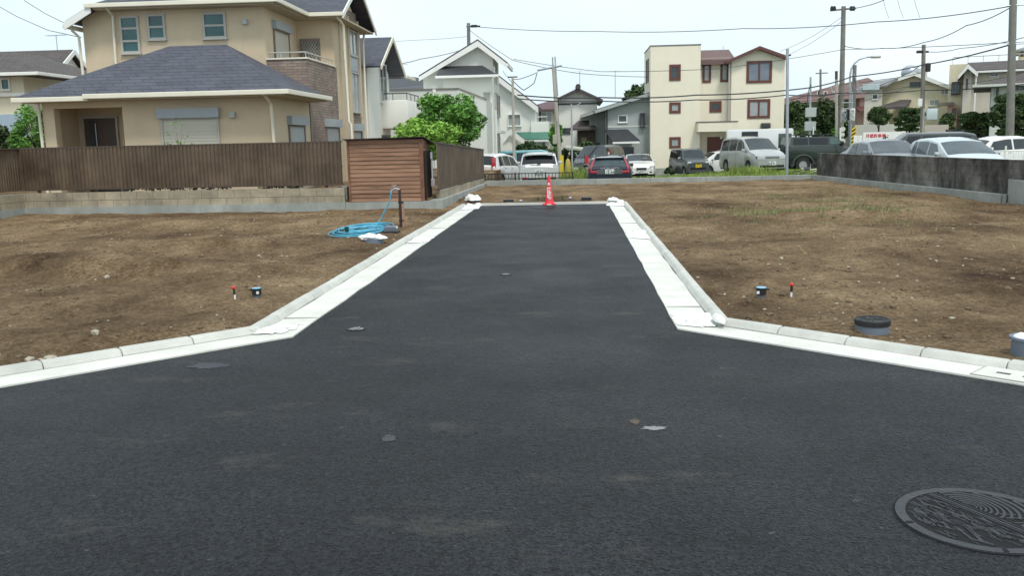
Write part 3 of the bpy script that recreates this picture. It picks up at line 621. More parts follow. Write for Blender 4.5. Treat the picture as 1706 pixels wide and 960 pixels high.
# far-left cream house with blue-grey lower part
Y = 36
t = thing('cream_house', 'cream house with grey-brown tiled roof and pale blue lower wall at far left', 'house', (-22,Y+4,0))
mb = MB(); x0,x1,z1 = simple_wall(mb,-70,40,128,Y,7,0); mb.build('wall', M_cream, t)
xa = A(68,140,Y).x
mb = MB(); mb.box(x0,x1+.02,Y-.03,Y,0,A(20,190,Y).z); mb.box(x1+.02,x1+1.2,Y+1.5,Y+6,0,A(60,185,Y).z); mb.build('lower_wall', mat('pale_blue_siding', (.33,.42,.50), .7, .05), t)
mb = MB(); zz = A(60,122,Y).z; hip(x0-2,x1+.95,Y-.6,Y+7.5,zz,.40,mb,.08); mb.build('roof', M_brown, t)
mb = MB(); gutter(mb, [(x0-2,Y-.65,zz-.05),(x1+1,Y-.65,zz-.05)]); gutter(mb, [(x1+1,Y-.65,zz-.05),(x1+1,Y+6,zz-.05)]); mb.split('eaves_gutter', M_white, t)
fwin(t, (2,17,130,150), Y, M_white, M_teal, cols=1)
mb = MB(); mb.box(x0,x1+.06,Y-.12,Y,A(20,157,Y).z-.08,A(20,157,Y).z+.05); mb.build('band', M_white, t)
# white gabled house behind it, gable facing us at an angle: plain gable with ridge to the left
Y = 44
t = thing('white_gabled_house', 'white house with a brown-grey roof and white verge behind the cream house', 'house', (-24,Y+4,0))
mb = MB(); xr_ = A(84,128,Y).x; xl_ = A(-80,120,Y).x; zE = A(82,130,Y).z; zR = A(125,82,Y+2.4).z
ys_, ye_ = Y+.5, Y+4.3
mb.box(xl_,xr_-.3,ys_,ye_,0,zE-.1); mb.prism([(xr_-.3,ys_,zE-.1),(xr_-.3,ye_,zE-.1),(xr_-.3,(ys_+ye_)/2,zR-.2)],(-.2,0,0)); mb.box(xl_,xr_-.6,ye_,ye_+6,0,zE-.4); mb.build('wall', M_wh, t)
mb = MB(); sl_ = (zR-zE)/2.4; gable(xl_,xr_,ys_-.5,ye_+.5,zE,sl_,mb,'x',.08); mb.build('roof', M_brown, t)
mb = MB(); mb.prism([(xr_,ys_-.55,zE-.22),(xr_,ys_-.55,zE),(xr_,(ys_+ye_)/2,zR),(xr_,ye_+.5,zE),(xr_,ye_+.5,zE-.22),(xr_,(ys_+ye_)/2,zR-.24)],(.06,0,0)); gutter(mb,[(xl_,ys_-.55,zE-.1),(xr_,ys_-.55,zE-.1)]); mb.split('verge_board', M_white, t)
mb = MB(); xa = A(60,150,Y).x; mb.tube([(xa+.4,Y-.5,zE-.2),(xa+1.1,Y-.1,zE-.9),(xa+1.1,Y-.1,0)],.05); mb.build('downpipe', M_white, t)
def antenna(px, py0, py1, Y, wide=.9, label=''):
    p = A(px,py1,Y); q = A(px,py0,Y); t = thing('television_aerial', label, 'aerial', p)
    MB().tube([p,(p.x,p.y,q.z)],.022,6).build('mast', M_steel, t); mb = MB(); mb.tube([(p.x-wide/2,Y,q.z-.05),(p.x+wide/2,Y,q.z-.02)],.014,5)
    for k in range(7): x = p.x-wide/2+wide*k/6; mb.tube([(x,Y-.22,q.z-.05),(x,Y+.22,q.z-.05)],.010,4)
    mb.build('elements', M_steel, t)
antenna(96,57,86,48,1.0,'thin television aerial on the white-verged roof at far left')
antenna(664,106,122,50,1.0,'thin television aerial beside the balcony of the white neighbour house')
antenna(966,118,150,70,1.3,'tall television aerial rising from the tile-ridged white gable')
antenna(1025,117,163,68,1.0,'tall television aerial above the grey house roof')
# ------------------------------------------------------------------ white neighbour with balcony
t = thing('white_balcony_house', 'white neighbour house with gable and rounded solid balcony behind the beige house', 'house', (-9,40,0))
X2 = -8.35; Ya = AX(609,180,X2).y; Yb = AX(640,180,X2).y
zA = AX(612,120,X2).z
Ya, Yb = 37.6, 42.0
zE = A(640,122,Yb).z
mb = MB(); mb.box(-14,X2,Ya,Yb,0,zE-.05); mb.prism([(X2-.1,Ya,zE-.05),(X2-.1,Yb,zE-.05),(X2-.1,(Ya+Yb)/2,zE+1.1)],(.1,0,0)); mb.build('wall', M_wh, t)
mb = MB(); gable(-14,X2+.65,Ya-.4,Yb+.6,zE-.05,.52,mb,'x',.07); mb.build('roof', M_roofS, t)
ym = (Ya-.4+Yb+.6)/2; zr_ = zE-.05+(ym-Ya+.4)*.52
mb = MB(); mb.prism([(X2+.66,Ya-.42,zE-.2),(X2+.66,Ya-.42,zE-.03),(X2+.66,ym,zr_+.03),(X2+.66,Yb+.62,zE-.03),(X2+.66,Yb+.62,zE-.2),(X2+.66,ym,zr_-.15)],(.05,0,0)); gutter(mb,[(X2+.7,Yb+.62,zE-.12),(X2+.7,Yb+2.8,zE-.12)]); mb.split('verge_board', M_trim, t)
mb = MB(); mb.box(-12,X2+.2,Yb+.6,Yb+2.8,zE-.06,zE+.0); mb.build('rear_roof', M_roofS, t); MB().box(-12,X2-.5,Yb+.003,Yb+2.6,0,zE-.1).build('rear_wall', M_wh, t)
zb0, zb1 = A(632,216,42).z, A(632,170,42).z
bal = MB(); bal.cbox(((X2+.55),Yb-.2,(zb0+zb1)/2),(1.25,3.2,zb1-zb0),ch=.12); bo = bal.build('balcony', M_wh, t, smooth=True, auto=40)
mb = MB(); mb.tube([(X2+.1,Yb-1.7,zb1+.28),(X2+1.12,Yb-1.7,zb1+.28),(X2+1.12,Yb+1.3,zb1+.28)],.025); 
for q in ((X2+.5,Yb-1.7),(X2+1.12,Yb-1.7),(X2+1.12,Yb-.7),(X2+1.12,Yb+.3),(X2+1.12,Yb+1.3)): mb.tube([(*q,zb1),(*q,zb1+.28)],.018,5)
mb.build('railing', M_dfr, bo)
window(t,(X2,Yb-1.3,(zb1+.75)),E_,1.5,1.7,M_white,M_glass,cols=2); window(t,(X2,Yb-1.2,zb1-2.0),E_,1.7,1.0,M_dfr,M_glass,cols=2)
mb = MB(); mb.tube([(X2+1.0,Yb+1.2,zb0-.0),(X2+.9,Yb+1.2,zb0-.3),(X2+.1,Yb+1.2,zb0-.4)],.04); mb.build('downpipe', M_dfr, t)
# ------------------------------------------------------------------ long grey-white wall building, flat parapet
Y = 47
t = thing('flat_parapet_building', 'low grey-white building with flat parapet behind the green bushes', 'building', (-8,Y+3,0))
xa, xb = A(620,200,Y).x, A(765,200,Y).x; zt = A(700,150,Y).z; xc = A(806,200,Y+6).x
mb = MB(); mb.box(xa,xb,Y,Y+7,-.5,zt); mb.prism([(xb,Y,-.5),(xb+1.35,Y+.6,-.5),(xb+1.35,Y+.6,zt-.55),(xb,Y,zt)],(0,5,0)); mb.build('wall', M_gw, t)
mb = MB(); mb.box(xa,xb-.01,Y-.05,Y+.15,zt+.002,zt+.07); mb.prism([(xb,Y-.04,zt+.005),(xb+1.38,Y+.56,zt-.545),(xb+1.38,Y+.56,zt-.47),(xb,Y-.04,zt+.075)],(0,.2,0)); mb.build('coping', mat('taupe_coping', (.17,.155,.14), .6), t)
xs = A(724,160,Y).x; MB().box(xs-.08,xs+.08,Y-.1,Y-.003,-.5,zt+.02).build('pilaster', M_white, t)
mb = MB()
for py in (190,215): z = A(680,py,Y).z; mb.box(xa,xb,Y-.006,Y-.001,z,z+.02)
mb.build('panel_joint', M_gconc, t)
Y = 56
t = thing('dark_roofed_house', 'house with a dark low roof showing over the grey parapet', 'house', (-10,Y,0))
x0,x1 = bx(630,740,140,Y); z0 = A(700,148,Y).z; z1 = A(690,122,Y).z
mb = MB(); mb.box(x0,x1-.3,Y,Y+6,-.5,z0); mb.build('wall', M_gw, t)
mb = MB(); mb.add([(x0,Y-.5,z0),(x1,Y-.5,z0),(x1-.15,Y+5,z1-.25),(x0,Y+5,z1+.35),(x0,Y-.5,z0-.1),(x1,Y-.5,z0-.1),(x1-.15,Y+5,z0-.1),(x0,Y+5,z0-.1)],[(0,1,2,3),(4,7,6,5),(0,4,5,1),(1,5,6,2),(2,6,7,3),(3,7,4,0)]); mb.build('roof', M_dkroof, t)
# ------------------------------------------------------------------ tall white gabled house
Y = 52
t = thing('tall_white_house', 'tall white house with steep asymmetric gable and dark lower hip roof', 'house', (-6,Y+4,-.6))
xl_ = A(735,140,Y).x; xr_ = A(822,140,Y).x; zl_ = A(820,98,Y).z
ap = A(797,66,Y); lf = A(700,126,Y); rg = A(846,104,Y)
zE = A(780,140,Y).z
dY = 3.9
mb = MB(); mb.prism([(A(705,140,Y).x,Y,-.9),(xr_,Y,-.9),(xr_,Y,rg.z+.30),(ap.x,Y,ap.z-.15),(A(705,128,Y).x,Y,lf.z-.1)],(0,dY,0)); mb.build('wall', M_wh, t)
mb = MB(); Yl = Y-1.6
x5,x6 = A(738,140,Yl+.4).x, xr_-.25; zr0 = A(780,127,Yl).z
MB().box(x5,xr_+.02,Yl+.5,Y-.003,-.9,zr0).build('front_wall', M_wh, t)
mb.prism([(x5-.3,Yl,zr0),(xr_+.35,Yl,zr0),(xr_-.6,Y-.01,zr0+.62),(x5+1.0 if False else x5-.3,Y-.01,zr0+.62)],(0,0,.07)); mb.build('lower_roof', M_dkroof, t)
mb = MB(); gutter(mb,[(x5-.3,Yl-.06,zr0),(xr_+.4,Yl-.06,zr0)]); mb.split('eaves_gutter', M_white, t)
mb = MB(); th = .09
mb.prism([(lf.x,Y-.45,lf.z),(ap.x,Y-.45,ap.z),(rg.x,Y-.45,rg.z),(rg.x,Y-.45,rg.z-th),(ap.x,Y-.45,ap.z-th),(lf.x,Y-.45,lf.z-th)],(0,dY+.9,0)); mb.build('roof', M_brown, t)
mb = MB(); mb.prism([(lf.x,Y-.5,lf.z-th-.005),(ap.x,Y-.5,ap.z-th-.005),(rg.x,Y-.5,rg.z-th-.005),(rg.x,Y-.5,rg.z-.36),(ap.x,Y-.5,ap.z-.42),(lf.x,Y-.5,lf.z-.32)],(0,.06,0)); gutter(mb,[(rg.x-.02,Y-.4,rg.z-.15),(rg.x-.02,Y+dY,rg.z-.15)]); mb.split('barge_board', M_white, t)
mb = MB(); mb.prism([(lf.x,Y-.43,lf.z-th-.01),(ap.x,Y-.43,ap.z-th-.01),(rg.x-.02,Y-.43,rg.z-th-.01),(rg.x-.02,Y-.43,rg.z-th-.06),(ap.x,Y-.43,ap.z-th-.06),(lf.x,Y-.43,lf.z-th-.06)],(0,dY+.8,0)); mb.build('soffit', M_white, t)
c_, w_, h_ = fw_(806,817,156,190,Yl+.5); window(t,c_,N_,.45,1.3,M_gw,mat('grey_louvre',(.33,.33,.31),.6),cols=1)
for yy_, zc, w2, h2 in ((Y+.9,A(828,172,Y).z,.9,1.25),(Y+2.6,A(834,176,Y+2).z,.9,1.25)): window(t,(xr_,yy_,zc),E_,w2,h2,M_gfr,mat('grey_louvre',(.33,.33,.31),.6),cols=1,dep=.12)
for yy_ in (Y+.9,Y+2.0): window(t,(xr_,yy_,A(829,117,Y).z),E_,.3,1.2,M_gw,M_curt,cols=1)
window(t,(xr_,Y+2.1,.75),E_,2.6,2.3,M_gfr,M_curt,cols=2); MB().box(xr_,xr_+.35,Y+.5,Y+3.9,2.05,2.2).build('hood', M_gw, t)
for px in (819.5,825): 
    p = A(px,150,Yl+.4); MB().tube([(p.x,Yl+.42,3.3),(p.x,Yl+.42,-.6)],.05).build('downpipe', M_white, t)
mb = MB(); mb.tube([(xr_+.07,Y-.1,rg.z-.2),(xr_+.07,Y-.1,zr0)],.05); mb.build('downpipe', M_white, t)
# ------------------------------------------------------------------ house with green canopy
M_green = mat('green_roof_metal', (.03,.15,.105), .45, .12, 2)
Y = 64
t = thing('green_canopy_house', 'white house with white-edged gable and green metal canopy roof', 'house', (-3,Y+4,-.9))
x0,x1 = bx(840,906,200,Y); zE = A(892,175,Y).z
ap = A(840,132,Y); rr_ = A(897,176,Y)
mb = MB(); mb.prism([(ap.x-1.2,Y,-.9),(A(892,200,Y).x,Y,-.9),(A(892,200,Y).x,Y,rr_.z+.1),(ap.x-1.2,Y,ap.z+.7)],(0,7,0)); mb.build('wall', M_wh, t)
mb = MB(); d_ = Vector((rr_.x-ap.x,0,rr_.z-ap.z)); q0 = ap-d_*.4; mb.prism([(q0.x,Y-.5,q0.z),(rr_.x,Y-.5,rr_.z),(rr_.x,Y-.5,rr_.z-.12),(q0.x,Y-.5,q0.z-.12)],(0,8,0)); mb.build('roof', M_brown, t)
mb = MB(); mb.prism([(q0.x,Y-.56,q0.z-.1),(rr_.x,Y-.56,rr_.z-.1),(rr_.x,Y-.56,rr_.z-.5),(q0.x,Y-.56,q0.z-.5)],(0,.07,0)); mb.split('barge_board', M_white, t)
fwin(t,(846,868,190,210),Y,M_white,M_curt,cols=2,dep=.15)
x2,x3 = bx(893,915,200,Y+1); z2,z3 = A(900,222,Y+1).z, A(900,203,Y+1).z
mb = MB(); mb.box(x2-.3,x3,Y-.4,Y+3,z2,z3); bo = mb.build('balcony', M_wh, t)
mb = MB(); mb.tube([(x2,Y-.35,z3+.32),(x3-.1,Y-.35,z3+.32)],.025); mb.build('railing', M_white, bo)
mb = MB(); mb.box(x2-.3,x3,Y+.003,Y+4,-.9,z2); mb.build('lower_wall', M_wh, t)
Yg = Y-2.2; g0 = A(876,233,Yg); g1 = A(919,233,Yg); 
mb = MB(); ztop = A(885,221,Yg+1.6).z; mb.prism([(g0.x,Yg,g0.z),(g1.x,Yg,g0.z),(g1.x-.05,Yg+1.9,ztop),(g0.x-.9,Yg+1.9,ztop)],(0,0,.06)); mb.build('canopy_roof', M_green, t)
mb = MB(); q1 = A(852,215,Yg+.2); q2 = A(877,236,Yg); mb.prism([(q1.x,Yg,q1.z),(q2.x,Yg,q2.z),(q2.x,Yg,q2.z-.32),(q1.x,Yg,q1.z-.36)],(0,.08,0)); q3 = A(838,222,Yg); mb.prism([(q1.x,Yg+.01,q1.z),(q3.x,Yg+.01,q3.z),(q3.x,Yg+.01,q3.z-.34),(q1.x,Yg+.01,q1.z-.36)],(0,.06,0))
mb.box(g0.x,g1.x,Yg-.04,Yg-.0,g0.z-.14,g0.z-.005); mb.build('canopy_fascia', M_white, t)
mb = MB(); mb.box(A(838,240,Yg+.3).x,g1.x-.6,Yg+.3,Y-.003,-.9,q2.z-.1); mb.prism([(A(838,240,Yg+.3).x,Yg+.3,q2.z-.1),(q2.x,Yg+.3,q2.z-.1),(q1.x,Yg+.3,q1.z-.2)],(0,.5,0)); mb.build('porch_wall', M_wh, t)
p = A(906,240,Yg); MB().box(p.x-.09,p.x+.09,Yg+.0,Yg+.2,-.9,g0.z-.15).build('post', M_dfr, t)
# maroon roofed house behind
Y = 74
t = thing('maroon_roofed_house', 'white house with dull maroon hip roof behind the leaning pole', 'house', (-2,Y+3,-.9))
x0,x1 = bx(880,932,200,Y); mb = MB(); mb.box(x0,x1,Y,Y+7,-.9,A(905,184,Y).z); mb.build('wall', M_cream, t)
mb = MB(); z0 = A(905,182,Y).z; zR = A(930,160,Y+4).z; hip(x0-.8,x1+1.8,Y-.5,Y+7.5,z0,(zR-z0)/4.0,mb,.12); mb.build('roof', mat('dull_maroon_roof', (.12,.065,.075), .6, .1), t)
fwin(t,(893,902,186,205),Y,M_dfr,cols=1); fwin(t,(902,920,186,205),Y,M_white,M_curt,cols=2)
# traditional white gable
Y = 70
t = thing('white_tiled_gable_house', 'white walled traditional house with broad low dark-tiled gable', 'house', (1.5,Y+3,-.9))
ap = A(963,147,Y); l_ = A(926,165,Y); r__ = A(1004,166,Y); x0,x1 = bx(931,995,200,Y)
mb = MB(); mb.prism([(x0,Y,-.9),(x1,Y,-.9),(x1,Y,r__.z+.15),(ap.x,Y,ap.z-.2),(x0,Y,l_.z+.15)],(0,8,0)); mb.build('wall', M_wh, t)
mb = MB(); mb.prism([(l_.x,Y-.7,l_.z),(ap.x,Y-.7,ap.z),(r__.x,Y-.7,r__.z),(r__.x,Y-.7,r__.z-.18),(ap.x,Y-.7,ap.z-.2),(l_.x,Y-.7,l_.z-.18)],(0,9,0)); mb.tube([(ap.x,Y-.8,ap.z+.1),(ap.x,Y+8,ap.z+.1)],.2,8); mb.build('roof', M_brown, t)
z = A(960,174,Y).z; MB().box(x0,x1,Y-.06,Y-.003,z,z+.12).build('band', M_dfr, t)
fwin(t,(937,950,213,222),Y,M_dfr,cols=2)
# low tiled outbuilding
Y = 66
t = thing('tiled_outbuilding', 'low dark outbuilding with brown tiled roof beside the grey house', 'outbuilding', (2,Y,-.9))
x0,x1 = bx(955,992,225,Y); mb = MB(); zz = A(970,217,Y).z; mb.box(x0+.3,x1,Y,Y+3,-.9,zz); mb.build('wall', mat('dark_brown_boarding', (.055,.04,.032), .8, .4, 3), t)
mb = MB(); z1 = A(970,207,Y+3).z; mb.prism([(x0-.3,Y-.6,zz),(x1,Y-.6,zz),(x1,Y+2.4,z1+.15),(x0+.4,Y+2.4,z1+.15)],(0,0,.12)); mb.build('roof', M_brown, t)
x2,x3 = bx(968,977,240,Y); MB().box(x2,x3,Y-.03,Y,-.9,A(970,229,Y).z).build('board_door', mat('tan_board', (.20,.15,.10), .8, .2), t)
# ------------------------------------------------------------------ grey house with canopy
M_greyh = mat('grey_green_siding', (.36,.395,.39), .85, .05, 1, streak=.05)
Y = 64
t = thing('grey_house', 'pale grey house with a low dark roof and dark porch canopy', 'house', (4,Y+4,-.9))
ap = A(1062,160,Y); l_ = A(968,190,Y); xs = A(1010,200,Y).x; xe = A(1076,200,Y).x+1.0
xlL = A(983,200,Y+.0).x
rz_ = lambda x: l_.z+(x-l_.x)*(ap.z-l_.z)/(ap.x-l_.x)
mb = MB(); mb.prism([(xs,Y,-.9),(xe,Y,-.9),(xe,Y,rz_(xe)-.15),(xs,Y,rz_(xs)-.15)],(0,7,0)); mb.prism([(xlL,Y+2.5,-.9),(xs-.003,Y+2.5,-.9),(xs-.003,Y+2.5,rz_(xs)-.15),(xlL,Y+2.5,rz_(xlL)-.15)],(0,5,0)); mb.build('wall', M_greyh, t)
mb = MB(); mb.prism([(l_.x,Y+1.8,l_.z),(xs,Y+1.8,rz_(xs)),(xs,Y+1.8,rz_(xs)-.12),(l_.x,Y+1.8,l_.z-.12)],(0,6,0)); mb.prism([(xs-.8,Y-.5,rz_(xs-.8)),(xe,Y-.5,rz_(xe)),(xe,Y-.5,rz_(xe)-.12),(xs-.8,Y-.5,rz_(xs-.8)-.12)],(0,8,0)); mb.build('roof', M_dkroof, t)
mb = MB(); mb.prism([(xs-.8,Y-.56,rz_(xs-.8)-.04),(xe,Y-.56,rz_(xe)-.04),(xe,Y-.56,rz_(xe)-.26),(xs-.8,Y-.56,rz_(xs-.8)-.26)],(0,.06,0)); mb.prism([(l_.x-.05,Y+1.75,l_.z-.03),(xs-.8,Y+1.75,rz_(xs-.8)-.03),(xs-.8,Y+1.75,rz_(xs-.8)-.22),(l_.x-.05,Y+1.75,l_.z-.22)],(0,.06,0)); mb.split('barge_board', M_greyh, t)
fwin(t,(1029.5,1045,191.5,204),Y,M_white,M_glass,cols=1,ft=.06); fwin(t,(1066,1074,188,211),Y-.02,M_dfr,cols=1,dep=.25)
for q in ((986,990,192,216),(994,999,190,214)): c_,w_,h_ = fw_(*q,Y+2.5); window(t,c_,N_,w_,h_,M_greyh,mat('grey_louvre',(.33,.33,.31),.6),cols=1)
fwin(t,(984,1000,238,254),Y+2.5,M_dfr,cols=3)
Yc = Y-1.3; a0,a1 = A(1022,236,Yc), A(1066,236,Yc); zt = A(1030,217,Y).z
mb = MB(); mb.prism([(a0.x-.1,Yc,a0.z),(a1.x,Yc,a0.z),(a1.x-.75,Y-.005,zt),(a0.x-.75 if False else a0.x-.55,Y-.005,zt)],(0,0,.07)); mb.build('canopy', M_dkroof, t)
MB().box(a0.x-.05,a1.x-.02,Yc-.05,Yc,a0.z-.14,a0.z-.01).build('canopy_fascia', M_white, t)
mb = MB(); mb.box(a0.x,a1.x-.5,Yc+.5,Y-.003,-.9,a0.z-.05); mb.build('porch_wall', M_greyh, t)
fwin(t,(1031,1056,245,275),Yc+.5,M_dfr,M_glass,cols=2,sill=False)
z = A(1040,212,Y).z; MB().box(xs+.0,xe,Y-.03,Y-.003,z,z+.1).build('band', M_gw, t)
mb = MB(); mb.tube([(xs+.05,Y-.06,rz_(xs)-.2),(xs+.05,Y-.06,-.8)],.05); mb.build('downpipe', M_dfr, t)
# ------------------------------------------------------------------ cream three-storey house
M_cr3 = mat('pale_cream_render', (.79,.735,.60), .9, .03, .7, bump=.15, bscale=25, streak=.03)
Y = 63
t = thing('three_storey_house', 'three-storey pale cream house with red-brown window frames', 'house', (9,Y+3,-.9))
xa = A(1083.5,180,Y).x; xb = A(1166.5,180,Y).x; zt = A(1125,75,Y).z; Ym = Y+.9
xc = A(1218,160,Y+.2).x; xd = A(1307,160,Y+.2).x
mb = MB(); mb.box(xa,xb,Y,Y+5.2,-.45,zt-.03); zm = A(1192,96,Ym).z; mb.box(xb+.002,xc-.002,Ym,Y+6,-.9,zm); zg = A(1262,98,Y+.2).z
apx = A(1266,79,Y+.2); ez = A(1222,96,Y+.2).z; ez2 = A(1307,88,Y+.2).z
mb.prism([(xc,Y+.2,-.9),(xd,Y+.2,-.9),(xd,Y+.2,ez2-.1),(apx.x,Y+.2,apx.z-.12),(xc,Y+.2,ez-.1)],(0,7,0)); mb.build('wall', M_cr3, t)
mb = MB(); mb.box(xa+.1,xb-.003,Y+.1,Y+5,-.9,-.453).box(xa,xb+.2,Y-.02,Y+.08,-.9,-.453) ; mb.build('plinth', M_gconc, t)
mb = MB(); mb.box(xa-.03,xb+.02,Y-.03,Y+5.22,zt-.028,zt+.04); mb.build('parapet_cap', mat('grey_brown_cap', (.13,.12,.11), .6), t)
mb = MB(); e0, e1 = A(1210,101,Y-.3), A(1313,93,Y-.3); pk = A(1266,76,Y-.3)
M_rbr = mat('red_brown_roof', (.115,.045,.040), .6, .12, 2)
mb.prism([(e0.x,Y-.3,e0.z),(pk.x,Y-.3,pk.z),(e1.x,Y-.3,e1.z),(e1.x,Y-.3,e1.z-.20),(pk.x,Y-.3,pk.z-.21),(e0.x,Y-.3,e0.z-.19)],(0,7.4,0)); mb.build('roof', M_rbr, t)
mb = MB(); f0_ = A(1167.5,97,Ym-.5); mb.prism([(xb+.01,Ym-.5,f0_.z-.22),(xc+.3,Ym-.5,f0_.z-.22),(xc+.3,Ym+2.3,f0_.z+.68),(xb+.01,Ym+2.3,f0_.z+.68)],(0,0,.1)); mb.box(xb+.01,xc-.2,Ym-.56,Ym-.45,f0_.z-.42,f0_.z-.14); mb.build('middle_roof', mat('red_grey_roof', (.14,.085,.08), .7, .15, 3), t)
for q in ((1115,1134,107,134),(1115,1134,170,188.5),(1115,1134,228,247)): fwin(t,q,Y,M_redf,M_curt if q[2]>150 else M_glass,cols=1,ft=.17,sill=False)
for q in ((1170,1184.5,105.5,137.5),(1200,1214.5,104.5,136.5)): fwin(t,q,Ym,M_redf,M_curt,cols=1,ft=.15,sill=False)
fwin(t,(1182,1202,168,187),Ym,M_redf,cols=1,ft=.17,sill=False)
fwin(t,(1243.5,1286,101,138),Y+.2,M_redf,mat('bluish_glass',(.14,.17,.22),.08,.2,.8,spec=.9),cols=2,ft=.17,sill=False); fwin(t,(1245,1283,165,197),Y+.2,M_redf,M_curt,cols=2,ft=.17,sill=False)
for (y0_,z0_,h_) in ((Y+1.6,6.2,2.2),(Y+2.9,6.2,2.2),(Y+1.6,2.9,2.2),(Y+2.9,2.9,2.0),(Y+1.6,.4,2.0),(Y+2.9,.4,2.0)): window(t,(xa,y0_,z0_),W_,.45,h_*.7,M_dfr,cols=1)
k0,k1 = A(1163,215,Y-1.0), A(1229,208,Y-1.0); MB().box(k0.x,k1.x,Y-1.0,Y+.9,k0.z-.18,k0.z+.42).build('porch_canopy', M_cr3, t); MB().box(k0.x-.03,k1.x+.03,Y-1.03,Y+.85,k0.z+.423,k0.z+.49).build('canopy_cap', mat('grey_brown_cap', (.13,.12,.11), .6), t)
c_,w_,h_ = fw_(1178,1204.5,228,275,Ym); MB().box(c_[0]-w_/2,c_[0]+w_/2,Ym-.05,Ym-.002,-.7,c_[2]+h_/2).build('door', M_redf, t)
mb = MB(); mb.tube([(xc-.15,Y+.15,ez-.3),(xc-.15,Y+.15,1.9)],.06); mb.build('downpipe', M_gfr, t); mb = MB(); p = A(1276,209,Y-.1); mb.cbox((p.x,Y,p.z),(.6,.5,.35),ch=.08); mb.build('lamp', M_dfr, t)
mb = MB(); p = A(1201,229,Ym); mb.cbox((p.x,Ym-.12,p.z),(.18,.12,.22),ch=.05); mb.build('porch_light', M_white, t)
MB().tube([A(1205,95,Y+3),A(1205,76,Y+3)],.02,5).build('roof_aerial', M_steel, t)
# ------------------------------------------------------------------ houses on the right
ROT = []
def bld(name,label,Y,loc): return thing(name,label,'house',loc)
M_pink = mat('dusky_pink_render', (.52,.34,.29), .9, .05, .7); M_grw = mat('grey_render', (.42,.41,.38), .9, .06, .7, streak=.05)
Y = 92
t = bld('pink_house','large house with broad maroon roof, grey and dusky pink walls',Y,(30,Y+5,0))
x0,x1 = bx(1310,1474,180,Y); z0 = A(1400,166,Y).z; zr_ = A(1440,130,Y+6).z
xm = A(1424,180,Y).x
mb = MB(); mb.box(x0+1,xm,Y,Y+11,-.5,z0); mb.build('wall', M_grw, t); mb = MB(); mb.box(xm+.003,x1-.6,Y-1.5,Y+11,-.5,z0+.1); mb.build('pink_wall', M_pink, t)
mb = MB(); v_ = [(x0-3,Y-2,z0-.5),(x1+.5,Y-2,z0+.25),(x1+.5,Y+13,z0+.25),(x0-3,Y+13,z0-.5),(A(1400,136,Y+5).x,Y+5,zr_-.6),(A(1446,130,Y+5).x,Y+5,zr_)]; mb.add(v_,[(0,1,5,4),(1,2,5),(2,3,4,5),(3,0,4),(0,3,2,1)]); mb.build('roof', mat('dusty_maroon_roof', (.16,.095,.085), .8, .15, 1.5), t)
for q in ((1361,1368,151,168),(1372,1378,152,170),(1386,1390,152,166)): fwin(t,q,Y,M_white,M_glass,cols=1)
fwin(t,(1446,1455,150,157),Y-1.5,M_dfr,cols=1)
mb = MB(); mb.prism([(xm-.5,Y-3.2,A(1440,187,Y-3).z),(x1-.3,Y-3.2,A(1440,183,Y-3).z),(x1-.3,Y-1.5,A(1440,176,Y-2).z),(xm-.5,Y-1.5,A(1440,180,Y-2).z)],(0,0,.15)); mb.build('awning', M_rbr, t)
Y = 78
t = bld('beige_twin_gable_house','beige house with grey roofs, white bargeboards and tiled porch roof',Y,(A(1457,150,Y).x,Y,0)); ROT.append((t,-0.3))
def gable_px(parent, pts, Y, depth, wallmat, roofmat, zb, over=.5, th=.2, wx=None, barge=M_white):
    """frontal gable: pts = left eave, apex, right eave in the photo"""
    l,a,r = [A(*p,Y) for p in pts]; x0,x1 = (wx or (l.x+over, r.x-over))
    zlf = lambda x: l.z+(a.z-l.z)*(x-l.x)/(a.x-l.x) if x < a.x else a.z+(r.z-a.z)*(x-a.x)/(r.x-a.x)
    mb = MB(); mb.prism([(x0,Y,zb),(x1,Y,zb),(x1,Y,zlf(x1)-.1),(a.x,Y,a.z-.1),(x0,Y,zlf(x0)-.1)],(0,depth,0)); mb.build('wall', wallmat, parent)
    mb = MB(); mb.prism([(l.x,Y-.6,l.z),(a.x,Y-.6,a.z),(r.x,Y-.6,r.z),(r.x,Y-.6,r.z-th),(a.x,Y-.6,a.z-th),(l.x,Y-.6,l.z-th)],(0,depth+1,0)); mb.build('roof', roofmat, parent)
    if barge:
        mb = MB(); mb.prism([(l.x,Y-.66,l.z-.02),(a.x,Y-.66,a.z-.02),(r.x,Y-.66,r.z-.02),(r.x,Y-.66,r.z-.3),(a.x,Y-.66,a.z-.32),(l.x,Y-.66,l.z-.3)],(0,.055,0)); mb.split('barge_board', barge, parent)
M_greyroof = mat('grey_roof_sheet', (.20,.205,.21), .6, .12, 1.5)
M_bg2 = mat('beige_grey_render', (.62,.60,.53), .9, .05, .8, streak=.05); M_bg3 = mat('yellow_beige_render', (.70,.64,.47), .9, .05, .8, streak=.04)
gable_px(t,((1455,143),(1519,121),(1590,152)),Y,8,M_bg3,M_greyroof,-.2,.5)
mb = MB(); a_ = A(1458,160,Y-2.5); e_ = A(1486,160,Y-2.5); mb.box(a_.x,e_.x,Y-2.5,Y-.003,-.2,A(1470,148,Y-2.5).z); mb.build('bay_wall', M_bg2, t)
mb = MB(); mb.prism([(a_.x-.6,Y-3,A(1470,148,Y-3).z),(e_.x+.3,Y-3,A(1470,144,Y-3).z),(e_.x+1.2,Y-.5,A(1478,132,Y-1).z),(a_.x+.6,Y-.5,A(1470,137,Y-1).z)],(0,0,.12)); mb.build('bay_roof', M_greyroof, t)
